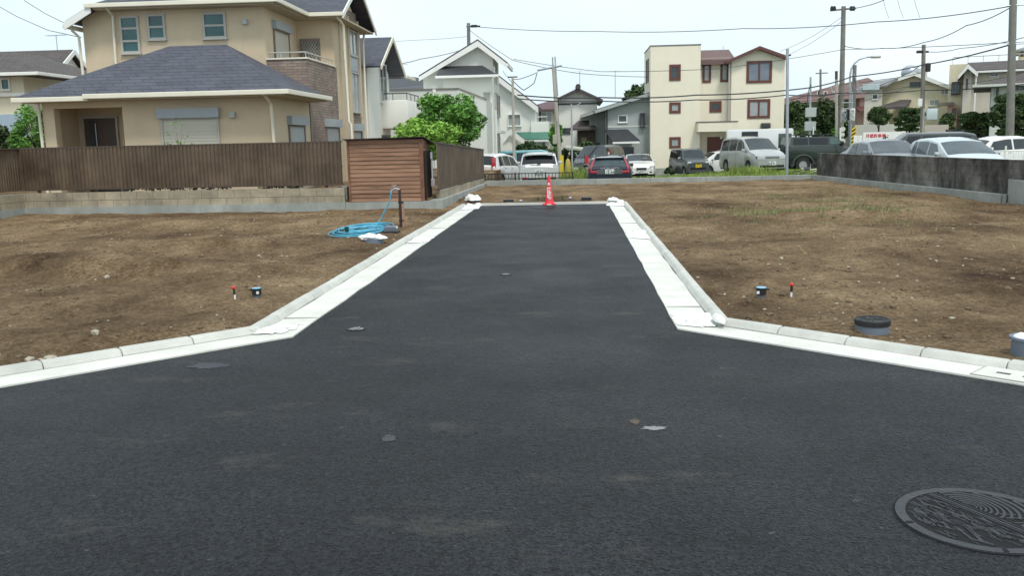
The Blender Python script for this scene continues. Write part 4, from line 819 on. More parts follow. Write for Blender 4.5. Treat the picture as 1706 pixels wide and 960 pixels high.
fwin(t,(1470,1479,156,165),Y-2.5,M_white,M_glass,cols=1); fwin(t,(1512,1531,137,146),Y,M_greyroof,M_glass,cols=3); fwin(t,(1560,1577,151,159),Y,M_white,M_curt,cols=3); fwin(t,(1542,1558,167,177),Y,M_white,M_curt,cols=2)
mb = MB(); mb.prism([(A(1477,183,Y-3.5).x,Y-3.6,A(1480,183,Y-3.5).z),(A(1530,180,Y-3.5).x,Y-3.6,A(1530,180,Y-3.5).z),(A(1522,170,Y-1).x,Y-.1,A(1522,169,Y-.5).z),(A(1505,170,Y-1).x,Y-.1,A(1505,169,Y-.5).z)],(0,0,.15)); mb.build('porch_roof', M_brown, t)
mb = MB(); 
for px in (1478,1494,1526): p = A(px,200,Y-3.2); mb.box(p.x,p.x+.35,Y-3.3,Y-2.9,-.2,A(px,183,Y-3.3).z)
mb.split('porch_post', M_bg2, t)
fwin(t,(1495,1500,188,203),Y-.02,M_dfr,cols=1)
for px in (1484,1493):
    p = A(px,125,Y+3); mb = MB(); 
p = A(1498,124,Y+3); mb = MB(); mb.lathe([(.05,0),(.62,.05),(.72,.35),(.6,.75),(.3,.95),(.0,1.0)],(p.x-.2,Y+3,p.z-.3),16,cap=False); mb.build('roof_tank', M_steel, t, smooth=True)
p = A(1483,122,Y+6); mb = MB(); mb.cbox((p.x,Y+6,p.z-.3),(2.0,1.2,1.1),ch=.05); mb.build('chimney_block', M_gw, t)
# yellow modern house with roof terrace
Y = 70
t = bld('yellow_terrace_house','tall pale yellow house with roof terrace and small penthouse',Y,(A(1580,150,Y).x,Y,0)); ROT.append((t,-0.38))
x0,x1 = bx(1580,1640,150,Y); mb = MB(); zt = A(1595,107,Y).z; mb.box(x0,x1+6,Y,Y+8,-.2,zt); mb.build('wall', M_bg3, t)
p0,p1 = A(1654,104,Y+4).x, A(1698,104,Y+4).x; MB().box(p0,p1,Y+4,Y+8,zt,A(1670,88,Y+4).z).build('penthouse_wall', M_bg3, t)
mb = MB(); zz = A(1670,88,Y+4).z; hip(p0-.5,p1+.5,Y+3.4,Y+8.6,zz,.35,mb,.1); mb.build('penthouse_roof', M_greyroof, t)
fwin(t,(1653,1658,88,98),Y+3.98,M_dfr,cols=1)
mb = MB(); mb.tube([(x0+.2,Y+.1,zt+.5),(x1+5.5,Y+.1,zt+.5)],.03); 
for k in range(9): x = x0+.2+(x1+5.3-x0)*k/8; mb.tube([(x,Y+.1,zt),(x,Y+.1,zt+.5)],.02,5)
mb.build('railing', M_gfr, t)
fwin(t,(1585,1598,136.5,157),Y-.03,M_dfr,M_curt,cols=3,dep=.3)
mb = MB(); c0_ = A(1577,173,Y-1.5); c1_ = A(1603,173,Y-1.5); mb.box(c0_.x,c1_.x,Y-1.5,Y-.003,c0_.z-.1,c0_.z+.12); mb.build('porch_canopy', M_taupe, t)
MB().box(A(1589,200,Y-1.2).x,A(1604,200,Y-1.2).x,Y-1.2,Y-.003,-.2,c0_.z-.11).build('porch_wall', M_pink, t); fwin(t,(1597,1603,180,200),Y-1.21,M_dfr,cols=1)
# grey-beige gable house
Y = 66
t = bld('greige_gable_house','greige house with small front gable and long brown-grey roof',Y,(A(1600,150,Y).x,Y,0)); ROT.append((t,-0.38))
M_gre = mat('greige_render', (.58,.53,.46), .9, .07, .8, streak=.07)
gable_px(t,((1597,125),(1612,107),(1627,122)),Y,6,M_gre,M_brown,-.2,.35,.15)
x0,x1 = bx(1606,1680,160,Y+.5); mb = MB(); mb.box(x0,x1+2,Y+.5,Y+7,-.2,A(1650,121,Y+.5).z); mb.build('side_wall', M_gre, t)
mb = MB(); a_ = A(1616,122,Y); zz = A(1660,119,Y).z; zr_ = A(1660,106,Y+3.5).z; mb.prism([(a_.x,Y,zz),(x1+3,Y,zz),(x1+3,Y+3.7,zr_),(a_.x-.2,Y+3.7,zr_)],(0,0,.12)); mb.build('long_roof', M_brown, t); mb = MB(); gutter(mb,[(a_.x,Y-.08,zz-.02),(x1+3,Y-.08,zz-.02)]); mb.split('eaves_gutter', M_white, t)
fwin(t,(1640,1654,123.5,128.5),Y+.48,M_white,M_glass,cols=2,ft=.04); fwin(t,(1609,1611.5,131,148),Y,M_dfr,cols=1); 
MB().tube([(A(1624,130,Y).x,Y-.06,zz),(A(1624,130,Y).x,Y-.06,-.1)],.06).build('downpipe', M_white, t)
# right-hand house
Y = 54
t = bld('right_edge_house','pale house with a broad grey-brown hip roof at the right edge',Y,(A(1651,170,Y).x,Y,0)); ROT.append((t,-0.4))
x0 = A(1651,170,Y).x; mb = MB(); zz = A(1660,142,Y).z; mb.box(x0,x0+9,Y,Y+7,-.2,zz); mb.build('wall', M_gw, t)
mb = MB(); v0 = A(1632,142,Y-.6); hip(v0.x,x0+10,Y-.6,Y+7.5,zz,.30,mb,.1); mb.build('roof', M_brown, t); mb = MB(); gutter(mb,[(v0.x,Y-.66,zz-.03),(x0+9,Y-.66,zz-.03)]); mb.split('eaves_gutter', M_gw, t)
fwin(t,(1656.5,1665,140.5,165),Y-.01,M_gfr,glassm('slate_glass',(.08,.09,.11)),cols=1,ft=.07); fwin(t,(1685,1705,138,152),Y-.01,M_gfr,cols=2)
# low garden walls on the right
mb = MB(); x0,x1 = bx(1424,1520,215,72); mb.box(x0,x1,72,72.3,-.5,A(1470,207,72).z); tag(mb.build('garden_wall', M_gw, loc=((x0+x1)/2,72,0)), 'pale grey garden wall behind the white parking sign', 'wall')
mb = MB(); x0,x1 = bx(1520,1580,220,62); mb.box(x0,x1,62,62.3,-.5,A(1550,208,62).z); tag(mb.build('garden_wall', M_gre, loc=((x0+x1)/2,62,0)), 'low brownish garden wall beside the round traffic mirror', 'wall')
mb = MB(); x0,x1 = bx(1578,1720,230,58); mb.box(x0,x1,58,58.3,-.5,A(1640,214,58).z); tag(mb.build('garden_wall', mat('dark_stone', (.12,.11,.11), .9, .3, 3), loc=((x0+x1)/2,58,0)), 'dark stone garden wall under the trees at right', 'wall')
mb = MB(); xg = A(1608,210,57).x; mb.box(xg,xg+.9,56.6,57.4,-.5,A(1610,203,57).z); tag(mb.build('gate_pillar', M_gre, loc=(xg,57,0)), 'square greige gate pillar before the dark shrub', 'pillar')


for t_,a_ in ROT: t_.rotation_euler = (0,0,a_)
# ------------------------------------------------------------------ vehicles
M_tyre = mat('tyre_rubber', (.02,.02,.021), .85, .15); M_rim = mat('alloy_rim', (.50,.51,.52), .3, .08, metal=.7); M_under = mat('underbody', (.012,.012,.013), .9, .1)
M_cglass = glassm('car_glass', (.035,.045,.050), .04); M_cglassD = glassm('privacy_glass', (.012,.014,.017), .05); M_cglassG = glassm('greenish_car_glass', (.07,.12,.11), .05)
M_lens = mat('headlight_lens', (.55,.58,.60), .12, .15, 9, coat=1); M_red = mat('tail_lamp_red', (.42,.012,.03), .18, .15, 9, coat=1); M_amber = mat('amber_lens', (.6,.2,.03), .2, .1, coat=1)
M_chrome = mat('chrome', (.62,.63,.64), .15, .05, metal=1); M_plw = mat('plate_white', (.75,.76,.76), .5, .02); M_ply = mat('plate_yellow', (.78,.56,.02), .5, .02); M_ink = mat('plate_ink', (.02,.10,.06), .6, .1); M_inkk = mat('black_ink', (.02,.02,.02), .6, .1)
def paint(name, col, rough=.3, metal=0, coat=.8): return mat(name, col, rough, .03, 1, metal=metal, coat=coat)
def interp(P, x):
    if x <= P[0][0]: return P[0][1]
    for (a,b),(c,d) in zip(P, P[1:]):
        if x <= c: return b+(d-b)*(x-a)/(c-a) if c > a else d
    return P[-1][1]
def car(name, label, S, loc, rz, group=None):
    """S: dict of sizes. Front looks along +y before turning."""
    t = thing(name, label, S.get('cat','car'), (0,0,0), group); Lh, W = S['L']/2, S['W']/2; top, bel = S['top'], S['belt']; r = S.get('r',.31); ra = r+.055
    wy = S.get('wheels', (-Lh+.78, Lh-.82)); sill = S.get('sill', .21); body = S['paint']; tum = S.get('tumble', .28); rear = top[0][0]
    ys_ = sorted(set([round(y,3) for y, z in top]+[round(-Lh+i*S['L']/44,3) for i in range(45)]+[round(w_+ra*q,3) for w_ in wy for q in (-1,-.98,-.9,-.7,-.4,0,.4,.7,.9,.98,1)]))
    nose, tailr = S.get('nose',.16), S.get('tailround',.07)
    def hw(y):
        e = max(0, (y-(Lh-.55))/.55); e2 = max(0, (-y-(Lh-.35))/.35); return W*(1-nose*e**2.2-tailr*e2**2.2)
    def ctrl(y):
        zt = interp(top, y); zb = min(interp(bel, y), zt-.015); w_ = hw(y); zs = sill+.05*max(0,(abs(y)-Lh+.35)/.35)
        for q in wy:
            if abs(y-q) < ra: zs = max(zs, r+sqrt(max(0,ra*ra-(y-q)**2)))
        zs = min(zs, zb-.12); dzp = zb-zs; k = max(0,min(1,(zt-zb)/.3)); wr = w_*.965-tum*max(0,zt-zb-.03)
        return [(w_*.965,zs),(w_*.99,zs+dzp*.15),(w_,zs+dzp*.5),(w_*.99,zb-.07*min(1,dzp*2)),(w_*.965,zb),(wr,zt-.055*k),(wr-.035-.03*k,zt-.015*k),(wr*.5,zt+.022),(0,zt+.03)]
    def pt(y, s, off=0):
        c = ctrl(y); sg = 1
        if s > 8: s = 16-s; sg = -1
        i = min(7,int(s)); f = s-i; return Vector((sg*(c[i][0]+(c[i+1][0]-c[i][0])*f), y, c[i][1]+(c[i+1][1]-c[i][1])*f))
    mb = MB(); rows = [[pt(y,s) for s in range(17)] for y in ys_]; mb.grid([q[::-1] for q in rows])
    for y, flip in ((ys_[0],0),(ys_[-1],1)):
        q = [pt(y,s) for s in range(17)]; n = len(q); mb.add(q, [tuple(([i,i+1,15-i,16-i] if flip else [16-i,15-i,i+1,i])) for i in range(8) if i < 8 and (i+1) != (15-i)]+[((7,8,9) if flip else (9,8,7))])
    mb.build('body', body, t, smooth=True, auto=28)
    MB().box(-W*.90,W*.90,-Lh+.12,Lh-.14,.15,interp(bel,0)*.78).build('underbody', M_under, t)
    def patch(y0, y1, s0, s1, mtl, nm, parent=t, off=.010, ny=6, ns=6, y0b=None, y1b=None):
        """sheet lying on the body; y0b/y1b: its length limits along the far s edge"""
        y0b = y0 if y0b is None else y0b; y1b = y1 if y1b is None else y1b
        for mirror in ((0,1) if s1 <= 8 and S.get('both',1) and not (s0 < 8 < s1) else (0,)):
            g_ = MB(); rows = []
            for j in range(ns+1):
                s = s0+(s1-s0)*j/ns; a, b_ = y0+(y0b-y0)*j/ns, y1+(y1b-y1)*j/ns; row = []
                for i in range(ny+1):
                    y = a+(b_-a)*i/ny; p = pt(y,s); e = .01; dy = pt(y+e,s)-pt(y-e,s); s2 = min(15.99,s+.05); ds = pt(y,s2)-pt(y,max(0,s-.05)); nr = dy.cross(ds)
                    nr = nr.normalized() if nr.length > 1e-9 else Vector((0,0,1))
                    if nr.dot(p-Vector((0,y,interp(bel,y)*.8))) < 0: nr = -nr
                    p = p+nr*off; row.append((-p.x if mirror else p.x, p.y, p.z))
                rows.append(row if mirror else row[::-1])
            g_.grid(rows); g_.build(nm, mtl, parent, smooth=True)
    gl = S.get('glass', M_cglass); gr_ = S.get('rearglass', M_cglassD)
    a, b_ = S['wind']; patch(a, b_, 5.9, 10.1, gl, 'windscreen', ny=5, ns=10)
    a, b_ = S['rearwin']; patch(a, b_, 5.95, 10.05, gr_, 'rear_window', ny=5, ns=10)
    for (y0,y1,y0t,y1t,k) in S['side']: patch(y0,y1,4.06,4.90,gr_ if k == 'd' else gl,'side_window',y0b=y0t,y1b=y1t,off=.008)
    for y in S.get('seams',()): patch(y-.006,y+.006,.6,4.05,M_under,'door_seam',off=.004,ny=1,ns=8)
    for y in S.get('handles',()):
        for sg in (1,-1): p = pt(y,3.1); mb = MB(); mb.cbox((sg*(p.x+.012),y,p.z),(.03,.16,.028),ch=.008); mb.build('door_handle', S.get('hand',body), t)
    for w_ in wy:
        for sg in (1,-1):
            x = sg*(W-.11); mb = MB(); mb.lathe([(r*.62,-.095),(r*.93,-.10),(r,-.06),(r,.06),(r*.93,.10),(r*.62,.095)],(x,w_,r),28,'X',cap=False); wh = mb.build('wheel', M_tyre, t, smooth=True, auto=50)
            mb = MB(); d_ = .075*sg; mb.lathe([(r*.66,0),(r*.66,.02),(r*.60,.02),(r*.60,0)],(x+d_,w_,r),28,'X',cap=False); mb.lathe([(.001,0),(r*.18,0),(r*.18,.018),(.001,.022)],(x+d_,w_,r),14,'X',cap=False)
            for k in range(S.get('spokes',7)): a = 2*pi*k/S.get('spokes',7); mb.cbox((x+d_,w_+cos(a)*r*.38,r+sin(a)*r*.38),(.02,r*.50,r*.13),rx=a)
            mb.build('rim', S.get('rim',M_rim), wh); mb = MB(); mb.lathe([(.001,0),(r*.64,0)],(x+d_-.03*sg,w_,r),20,'X',cap=False); mb.build('brake_disc', M_under, wh)
    my, mz = S.get('mirror', (b_ if 0 else S['wind'][1]-.35, interp(bel,S['wind'][1]-.3)+.10))
    for sg in (1,-1): mb = MB(); mb.cbox((sg*(hw(my)+.07),my,mz),(.19,.10,.14),ch=.04); mb.cbox((sg*(hw(my)-.01),my,mz-.05),(.1,.05,.04)); mb.build('door_mirror', S.get('mircol',body), t, smooth=True, auto=40)
    def face(x0,x1,z0,z1,front,mtl,nm,d=.05,out=.012,parent=t,ch=.012,curve=True):
        """block set in the front or tail face following its rounding; mirrored when off centre"""
        for sg in ((1,-1) if x0 > 0 else (1,)):
            mb = MB(); cx, cz = (x0+x1)/2*sg, (z0+z1)/2; lim = hw(Lh if front else -Lh); ex = max(0,abs(cx)-lim+.14); yy = (Lh-ex*.8+out-d/2)*(1 if front else -1)
            mb.cbox((cx,yy,cz),(x1-x0,d,z1-z0),ch=ch,rz=(-.45 if ex > .02 else 0)*sg*(1 if front else -1)); mb.build(nm, mtl, parent, smooth=True, auto=40)
    for f in S['faces']: face(*f)
    zp = S.get('plate_f'); 
    for front, z, w_ in ((True,S.get('plate_f'),.165),(False,S.get('plate_r'),.165)):
        if z is None: continue
        y = (Lh+.045)*(1 if front else -1); mb = MB(); mb.cbox((0,y-(.012 if front else -.012),z),(.36,.02,.18),ch=.004); pl_ = mb.build('number_plate', S.get('plm',M_plw), t)
        n = Vector((0,1 if front else -1,0)); textmb(S.get('num','15-44'), .14, facing(Vector((0.01,y+.001*n.y,z-.03)), n), .002, .004).build('plate_number', M_inkk if S.get('plm') else M_ink, pl_)
        textmb(S.get('city','横浜 300'), .05, facing(Vector((0,y+.001*n.y,z+.055)), n), .002).build('plate_region', M_inkk if S.get('plm') else M_ink, pl_)
    S.get('extra', lambda t,pt,hw: None)(t, pt, hw)
    t.location = loc; t.rotation_euler = (0,0,rz); return t
def gpos(px, py, Y): p = A(px,py,Y); return (p.x, Y, backz(p.x,Y)+.02)
REAR = 0            # tail towards us: front points along +y
FRONT = pi
# silver SUV seen from behind
def suv_x(t,pt,hw):
    mb = MB(); mb.cbox((0,-2.12,1.56),(1.25,.22,.045),ch=.015); mb.build('spoiler', P_sil, t); mb = MB(); mb.tube([(-.05,-2.31,1.17),(-.38,-2.30,1.18)],.018,6); mb.cbox((.0,-2.30,1.17),(.16,.05,.05)); mb.build('wiper', M_black, t)
    for sg in (1,-1): mb = MB(); mb.tube([(sg*.62,-1.7,1.63),(sg*.62,.6,1.65)],.022,6); mb.build('roof_rail', M_black, t)
P_sil = paint('silver_white_paint', (.60,.62,.63), .3, .2)
SUV = dict(L=4.6,W=1.81,r=.34,paint=P_sil,top=[(-2.3,.98),(-2.24,1.12),(-1.98,1.52),(-1.6,1.59),(-.4,1.62),(.45,1.54),(1.18,1.10),(1.9,1.0),(2.2,.88),(2.3,.78)],belt=[(-2.3,.96),(-1.5,1.06),(1.2,1.02),(2.3,.76)],wind=(.50,1.14),rearwin=(-2.235,-2.0),
  side=[(-1.75,-1.0,-1.6,-1.05,'d'),(-.95,-.1,-.98,-.15,'d'),(-.04,1.0,-.08,.42,'l')],seams=(-1.0,-.07,1.0),handles=(-.85,.05),faces=[(.60,.84,.95,1.12,False,M_lens,'tail_lamp'),(-.75,.75,.38,.52,False,M_under,'bumper_insert'),(.5,.72,.44,.58,False,M_red,'reflector'),(.45,.8,.7,.85,True,M_lens,'headlight')],plate_r=.80,extra=suv_x,num='29-07',city='湘南 301')
car('sport_utility_vehicle','silver-white SUV seen from behind through the black railing',SUV,gpos(899,300,42.5),.03)
# white compact at the left, tail to the left, nose away to the right
P_wh = paint('white_car_paint', (.74,.74,.73), .3)
HB = dict(L=4.1,W=1.69,r=.30,paint=P_wh,top=[(-2.05,.98),(-2.0,1.05),(-1.72,1.50),(-1.3,1.56),(-.3,1.58),(.55,1.46),(1.25,1.04),(1.8,.86),(2.05,.70)],belt=[(-2.05,.94),(-1.2,1.0),(1.2,.92),(2.05,.68)],wind=(.60,1.20),rearwin=(-1.99,-1.74),
  side=[(-1.55,-.95,-1.4,-1.0,'d'),(-.9,-.1,-.92,-.15,'l'),(-.04,1.0,-.08,.5,'l')],seams=(-.95,-.07,1.02),handles=(-.8,.05),faces=[(.58,.80,.85,1.42,False,M_red,'tail_lamp'),(.42,.78,.62,.78,True,M_lens,'headlight')],plate_r=.75,num='48-20',city='横浜 501')
car('compact_car','white compact car with tall red tail lamp at the end of the brown fence',HB,gpos(827,300,44.5),-.30)
t = None
VAN2 = dict(L=4.4,W=1.7,r=.3,cat='van',paint=paint('teal_paint', (.08,.30,.34)),top=[(-2.2,1.0),(-2.15,1.1),(-1.98,1.7),(-1.6,1.78),(.9,1.76),(1.7,1.15),(2.1,.95),(2.2,.7)],belt=[(-2.2,1.0),(1.7,1.05),(2.2,.68)],wind=(.98,1.62),rearwin=(-2.14,-1.99),
  side=[(-1.9,-1.1,-1.85,-1.1,'d'),(-1.0,-.1,-1.0,-.1,'d'),(.0,1.4,.0,.92,'d')],seams=(-1.05,-.05,1.2),handles=(.1,),faces=[(.6,.8,.8,1.2,False,M_red,'tail_lamp'),(.45,.75,.6,.78,True,M_lens,'headlight')],plate_r=.7)
car('minivan','teal minivan half hidden behind the slim grey pole and the silver-white SUV',VAN2,gpos(858,300,55),pi/2+.1)
# navy wagon
P_navy = paint('navy_black_paint', (.009,.012,.028), .18, 0, 1)
def wag_x(t,pt,hw):
    mb = MB(); mb.cbox((0,-2.02,1.40),(1.15,.20,.035),ch=.012); mb.build('spoiler', P_navy, t); textmb('VOLVO', .12, facing(Vector((0,-2.405,.985)), (0,-1,0)) @ Matrix.Scale(1.9,4,(1,0,0)), .004, .003).build('badge_lettering', M_chrome, t)
    mb = MB(); mb.cbox((0,-2.375,.85),(1.05,.03,.20),ch=.03); mb.build('tailgate_recess', mat('dark_grey_trim',(.09,.10,.11),.4), t)
    mb = MB(); mb.cbox((-.25,-2.28,1.07),(.34,.04,.04),ch=.01); mb.build('wiper', M_black, t)
    for sg in (1,-1):
        mb = MB(); mb.tube([(sg*.60,-1.7,1.45),(sg*.60,.5,1.47)],.018,6); mb.build('roof_rail', M_steel, t)
        mb = MB(); mb.prism([(sg*.74,-2.385,.86),(sg*.86,-2.30,.86),(sg*.86,-2.26,1.02),(sg*.70,-2.335,1.02)],(0,-.03,0)); mb.prism([(sg*.705,-2.345,1.02),(sg*.80,-2.28,1.02),(sg*.62,-2.0,1.38),(sg*.575,-2.03,1.38)],(0,-.03,0)); mb.build('tail_lamp', M_red, t)
WAG = dict(L=4.75,W=1.85,r=.34,paint=P_navy,top=[(-2.375,.96),(-2.32,1.02),(-1.98,1.38),(-1.6,1.43),(-.3,1.46),(.45,1.38),(1.2,.98),(1.9,.9),(2.3,.76),(2.375,.70)],belt=[(-2.375,.94),(-1.5,.98),(1.2,.92),(2.375,.68)],wind=(.50,1.15),rearwin=(-2.31,-2.0),tumble=.42,rearglass=glassm('wagon_glass',(.05,.07,.08),.05),
  side=[(-1.85,-1.0,-1.65,-1.05,'d'),(-.95,-.1,-.98,-.15,'d'),(-.04,1.0,-.08,.42,'l')],seams=(-1.0,-.07,1.0),handles=(-.85,.05),faces=[(.42,.80,.80,.90,False,M_red,'tail_lamp'),(-.80,.80,.36,.42,False,M_chrome,'bumper_trim'),(-.7,.7,.26,.34,False,M_under,'bumper_insert'),(.42,.78,.62,.78,True,M_lens,'headlight')],plate_r=.86,extra=wag_x,num='15-44',city='横浜 302')
car('estate_car','navy black estate car seen from behind with red tail lamps and pale roof',WAG,gpos(1014,300,39.6),-.02)
# white saloon facing us
def sal_x(t,pt,hw):
    mb = MB(); mb.cbox((0,2.36,.60),(.62,.04,.12),ch=.02); mb.tube([(-.28,2.385,.55),(.28,2.385,.65)],.012,6); mb.build('grille', M_black, t); mb = MB(); mb.cbox((0,-.3,1.475),(.8,.7,.015),ch=.004); mb.build('sunroof', M_cglassD, t)
    mb = MB(); mb.cbox((-.32,.95,1.13),(.32,.02,.22),rx=-.6); mb.build('sunshade', M_curt, t)
SAL = dict(L=4.6,W=1.84,r=.32,paint=P_wh,nose=.2,top=[(-2.3,.9),(-2.2,1.0),(-1.6,1.12),(-1.0,1.42),(-.3,1.46),(.3,1.42),(1.1,1.0),(1.9,.86),(2.2,.74),(2.3,.62)],belt=[(-2.3,.88),(-1.2,.98),(1.1,.93),(2.3,.60)],wind=(.34,1.05),rearwin=(-1.55,-1.02),
  side=[(-1.3,-.5,-1.0,-.52,'d'),(-.44,.9,-.44,.26,'l')],seams=(-.47,.9),handles=(-.3,),faces=[(.50,.80,.62,.76,True,M_lens,'headlight'),(.50,.66,.34,.42,True,M_under,'fog_lamp'),(-.4,.4,.24,.32,True,M_under,'intake')],plate_f=.40,extra=sal_x,num='33-81',city='横浜 300')
car('saloon_car','white saloon facing us against the cream three-storey house',SAL,gpos(1063,292,59.5),FRONT+.02)
# dark van with two red banners
P_blk = paint('black_van_paint', (.018,.024,.024), .35)
BV = dict(L=4.5,W=1.75,r=.32,cat='van',paint=P_blk,top=[(-2.25,1.0),(-2.2,1.1),(-2.02,1.78),(-1.6,1.88),(.9,1.86),(1.7,1.2),(2.15,1.0),(2.25,.7)],belt=[(-2.25,1.0),(1.7,1.08),(2.25,.68)],wind=(.98,1.62),rearwin=(-2.19,-2.04),
  side=[(-1.9,-1.1,-1.85,-1.1,'d'),(-1.0,-.1,-1.0,-.1,'d'),(.0,1.4,.0,.92,'d')],seams=(-1.05,-.05,1.2),handles=(.1,),faces=[(.6,.8,.8,1.2,False,M_red,'tail_lamp'),(.45,.75,.6,.78,True,M_lens,'headlight')],plate_f=.6)
car('dark_van','dark grey-black van between the red banners, behind the navy estate',BV,gpos(1000,300,50),FRONT-.35)
M_ban = mat('red_banner_cloth', (.60,.03,.045), .8, .12, 5)
for i,(px0,py0,px1,py1,Y,lab) in enumerate([(974,258,976,300,45.5,'red vertical banner left of the dark van, lower of the two'),(1011,250,1017,285,47.5,'red vertical banner right of the dark van, leaning higher')]):
    p = A(px1,py1,Y); q = A(px0,py0,Y); p.z = backz(p.x,Y); t = thing('banner', lab, 'banner', p, 'red banners by the dark van')
    MB().tube([p,q],.018,6).build('pole', M_black, t); mb = MB(); d_ = Vector((.38,.03,0)); bw_ = .24; zt, zl2 = q.z-.05, q.z-(1.25 if i == 0 else .55); rows = []
    for k in range(9): z = zt+(zl2-zt)*k/8; f = (q.z-z)/(q.z-p.z); xx = q.x+(p.x-q.x)*f; rows.append([(xx+.02+(.16 if i == 0 else .10)*j/4, Y+.04*sin(k*.8+j), z) for j in range(5)])
    mb.grid(rows); cl_ = mb.build('cloth', M_ban, t, smooth=True)
    textmb('\n'.join('販売中'), .12, facing(Vector((rows[4][2][0],Y-.06,(zt+zl2)/2)), (0,-1,0)), .002, .004).build('lettering', M_white, cl_)
# kei wagon, dark grey, facing us, nose to the right
P_dgr = paint('dark_grey_paint', (.075,.085,.090), .3, .3)
def kei_x(t,pt,hw):
    mb = MB(); mb.cbox((0,1.705,.84),(.78,.04,.13),ch=.02); mb.build('grille', M_chrome, t)
    for z in (.82,.86): MB().box(-.34,.34,1.722,1.73,z-.012,z+.006).build('grille_slot', M_under, t)
    for sg in (1,-1): mb = MB(); mb.tube([(sg*.55,-1.3,1.66),(sg*.55,.5,1.66)],.016,6); mb.build('roof_rail', M_steel, t)
KEI = dict(L=3.4,W=1.475,r=.285,cat='car',paint=P_dgr,nose=.10,tumble=.16,top=[(-1.7,1.0),(-1.66,1.1),(-1.52,1.56),(-1.3,1.62),(.3,1.64),(.62,1.58),(1.05,1.08),(1.55,.98),(1.66,.90),(1.7,.8)],belt=[(-1.7,1.0),(1.0,.98),(1.7,.78)],wind=(.66,1.03),rearwin=(-1.65,-1.54),wheels=(-1.18,1.18),
  side=[(-1.45,-.95,-1.4,-.95,'d'),(-.88,-.1,-.88,-.1,'d'),(-.03,.86,-.03,.60,'l')],seams=(-.92,-.06,.9),handles=(-.75,.05),mircol=M_chrome,faces=[(.42,.66,.72,.90,True,M_lens,'headlight'),(-.5,.5,.42,.56,True,M_under,'intake'),(.5,.64,.40,.52,True,M_lens,'fog_lamp')],plate_f=.63,plm=M_ply,num='61-12',city='横浜 581',extra=kei_x)
car('kei_wagon','small boxy dark grey wagon with yellow number plate on the grass',KEI,gpos(1147,290,56.5),FRONT+.22)
# white hatch behind the silver van
p = gpos(1199,285,62); car('hatchback','white hatchback mostly hidden between the dark grey wagon and silver minivan',dict(HB,L=3.9,plate_r=None),p,-pi/2+.25+pi)
# silver minivan
P_ss = paint('warm_silver_paint', (.45,.46,.45), .3, .35)
def mv_x(t,pt,hw):
    mb = MB(); mb.cbox((0,2.30,.80),(.80,.04,.13),ch=.03); mb.build('grille', M_chrome, t); mb = MB(); mb.tube([(.0,1.30,1.16),(.55,1.27,1.17)],.014,5); mb.tube([(-.55,1.30,1.16),(-.05,1.27,1.17)],.014,5); mb.build('wiper', M_black, t)
MV = dict(L=4.62,W=1.695,r=.31,cat='minivan',paint=P_ss,nose=.17,tumble=.19,top=[(-2.31,1.0),(-2.27,1.12),(-2.08,1.66),(-1.7,1.75),(-.4,1.79),(.42,1.73),(1.42,1.12),(1.95,.98),(2.22,.82),(2.31,.70)],belt=[(-2.31,1.05),(.6,1.08),(1.4,1.0),(2.31,.68)],wind=(.50,1.37),rearwin=(-2.26,-2.1),wheels=(-1.35,1.36),
  side=[(-2.0,-1.1,-1.92,-1.1,'d'),(-1.02,-.12,-1.02,-.12,'d'),(-.03,.62,-.03,.40,'l'),(.68,1.22,.48,.62,'l')],seams=(-1.06,-.07,1.05),handles=(-.9,.05),faces=[(.36,.76,.70,.90,True,M_lens,'headlight'),(-.62,.62,.30,.42,True,M_under,'intake'),(.55,.7,.33,.41,True,M_lens,'fog_lamp')],plate_f=.50,num='52-81',city='横浜 501',extra=mv_x)
car('minivan','silver minivan in the grass facing us in front of the white camper',MV,gpos(1252,290,47.5),FRONT+.24)
# white camper van: box with cab
t = thing('camper_van','white camper van with boxy body behind the silver minivan','camper van')
P_cw = paint('camper_white', (.72,.74,.74), .4)
mb = MB(); mb.cbox((0,-.9,1.70),(2.0,3.9,2.1),ch=.12); mb.build('body', P_cw, t, smooth=True, auto=40)
mb = MB(); mb.prism([(-.86,1.05,.55),(-.86,1.05,2.35),(-.86,1.45,2.25),(-.86,2.05,1.35),(-.86,2.75,1.15),(-.86,2.85,.55)],(1.72,0,0)); mb.build('cab', P_cw, t)
mb = MB(); 
for sg in (1,-1): mb = MB(); mb.prism([(sg*.865,1.25,1.30),(sg*.865,1.25,2.0),(sg*.865,1.52,2.0),(sg*.865,1.92,1.36)],(sg*.01,0,0)); mb.build('cab_window', M_cglass, t); mb = MB(); mb.cbox((sg*1.0,-1.5,2.40),(.05,.95,.42),ch=.01); mb.build('side_window', M_cglassD, t); mb = MB(); mb.cbox((sg*1.0,.55,2.05),(.05,.75,.80),ch=.01); mb.build('side_window', M_cglassG, t)
mb = MB(); mb.add([(-.78,1.50,2.24),(.78,1.50,2.24),(.78,2.06,1.40),(-.78,2.06,1.40)],[(0,1,2,3)]); mb.build('windscreen', M_cglass, t)
mb = MB(); mb.box(-.9,.9,-2.8,2.8,.35,.62); mb.build('chassis', M_under, t)
for y in (-1.9,1.95):
    for sg in (1,-1): mb = MB(); mb.lathe([(.2,-.09),(.33,-.09),(.34,0),(.33,.09),(.2,.09)],(sg*.85,y,.34),24,'X',cap=False); wo = mb.build('wheel', M_tyre, t, smooth=True); mb = MB(); mb.lathe([(.001,.0),(.2,.0)],(sg*.93,y,.34),18,'X',cap=False); mb.build('rim', M_rim, wo)
mb = MB(); mb.cbox((1.12,1.55,1.45),(.14,.14,.34),ch=.04); mb.cbox((-1.12,1.55,1.45),(.14,.14,.34),ch=.04); mb.build('door_mirror', M_black, t)
t.location = gpos(1288,288,57.5); t.rotation_euler = (0,0,-pi/2-.12)
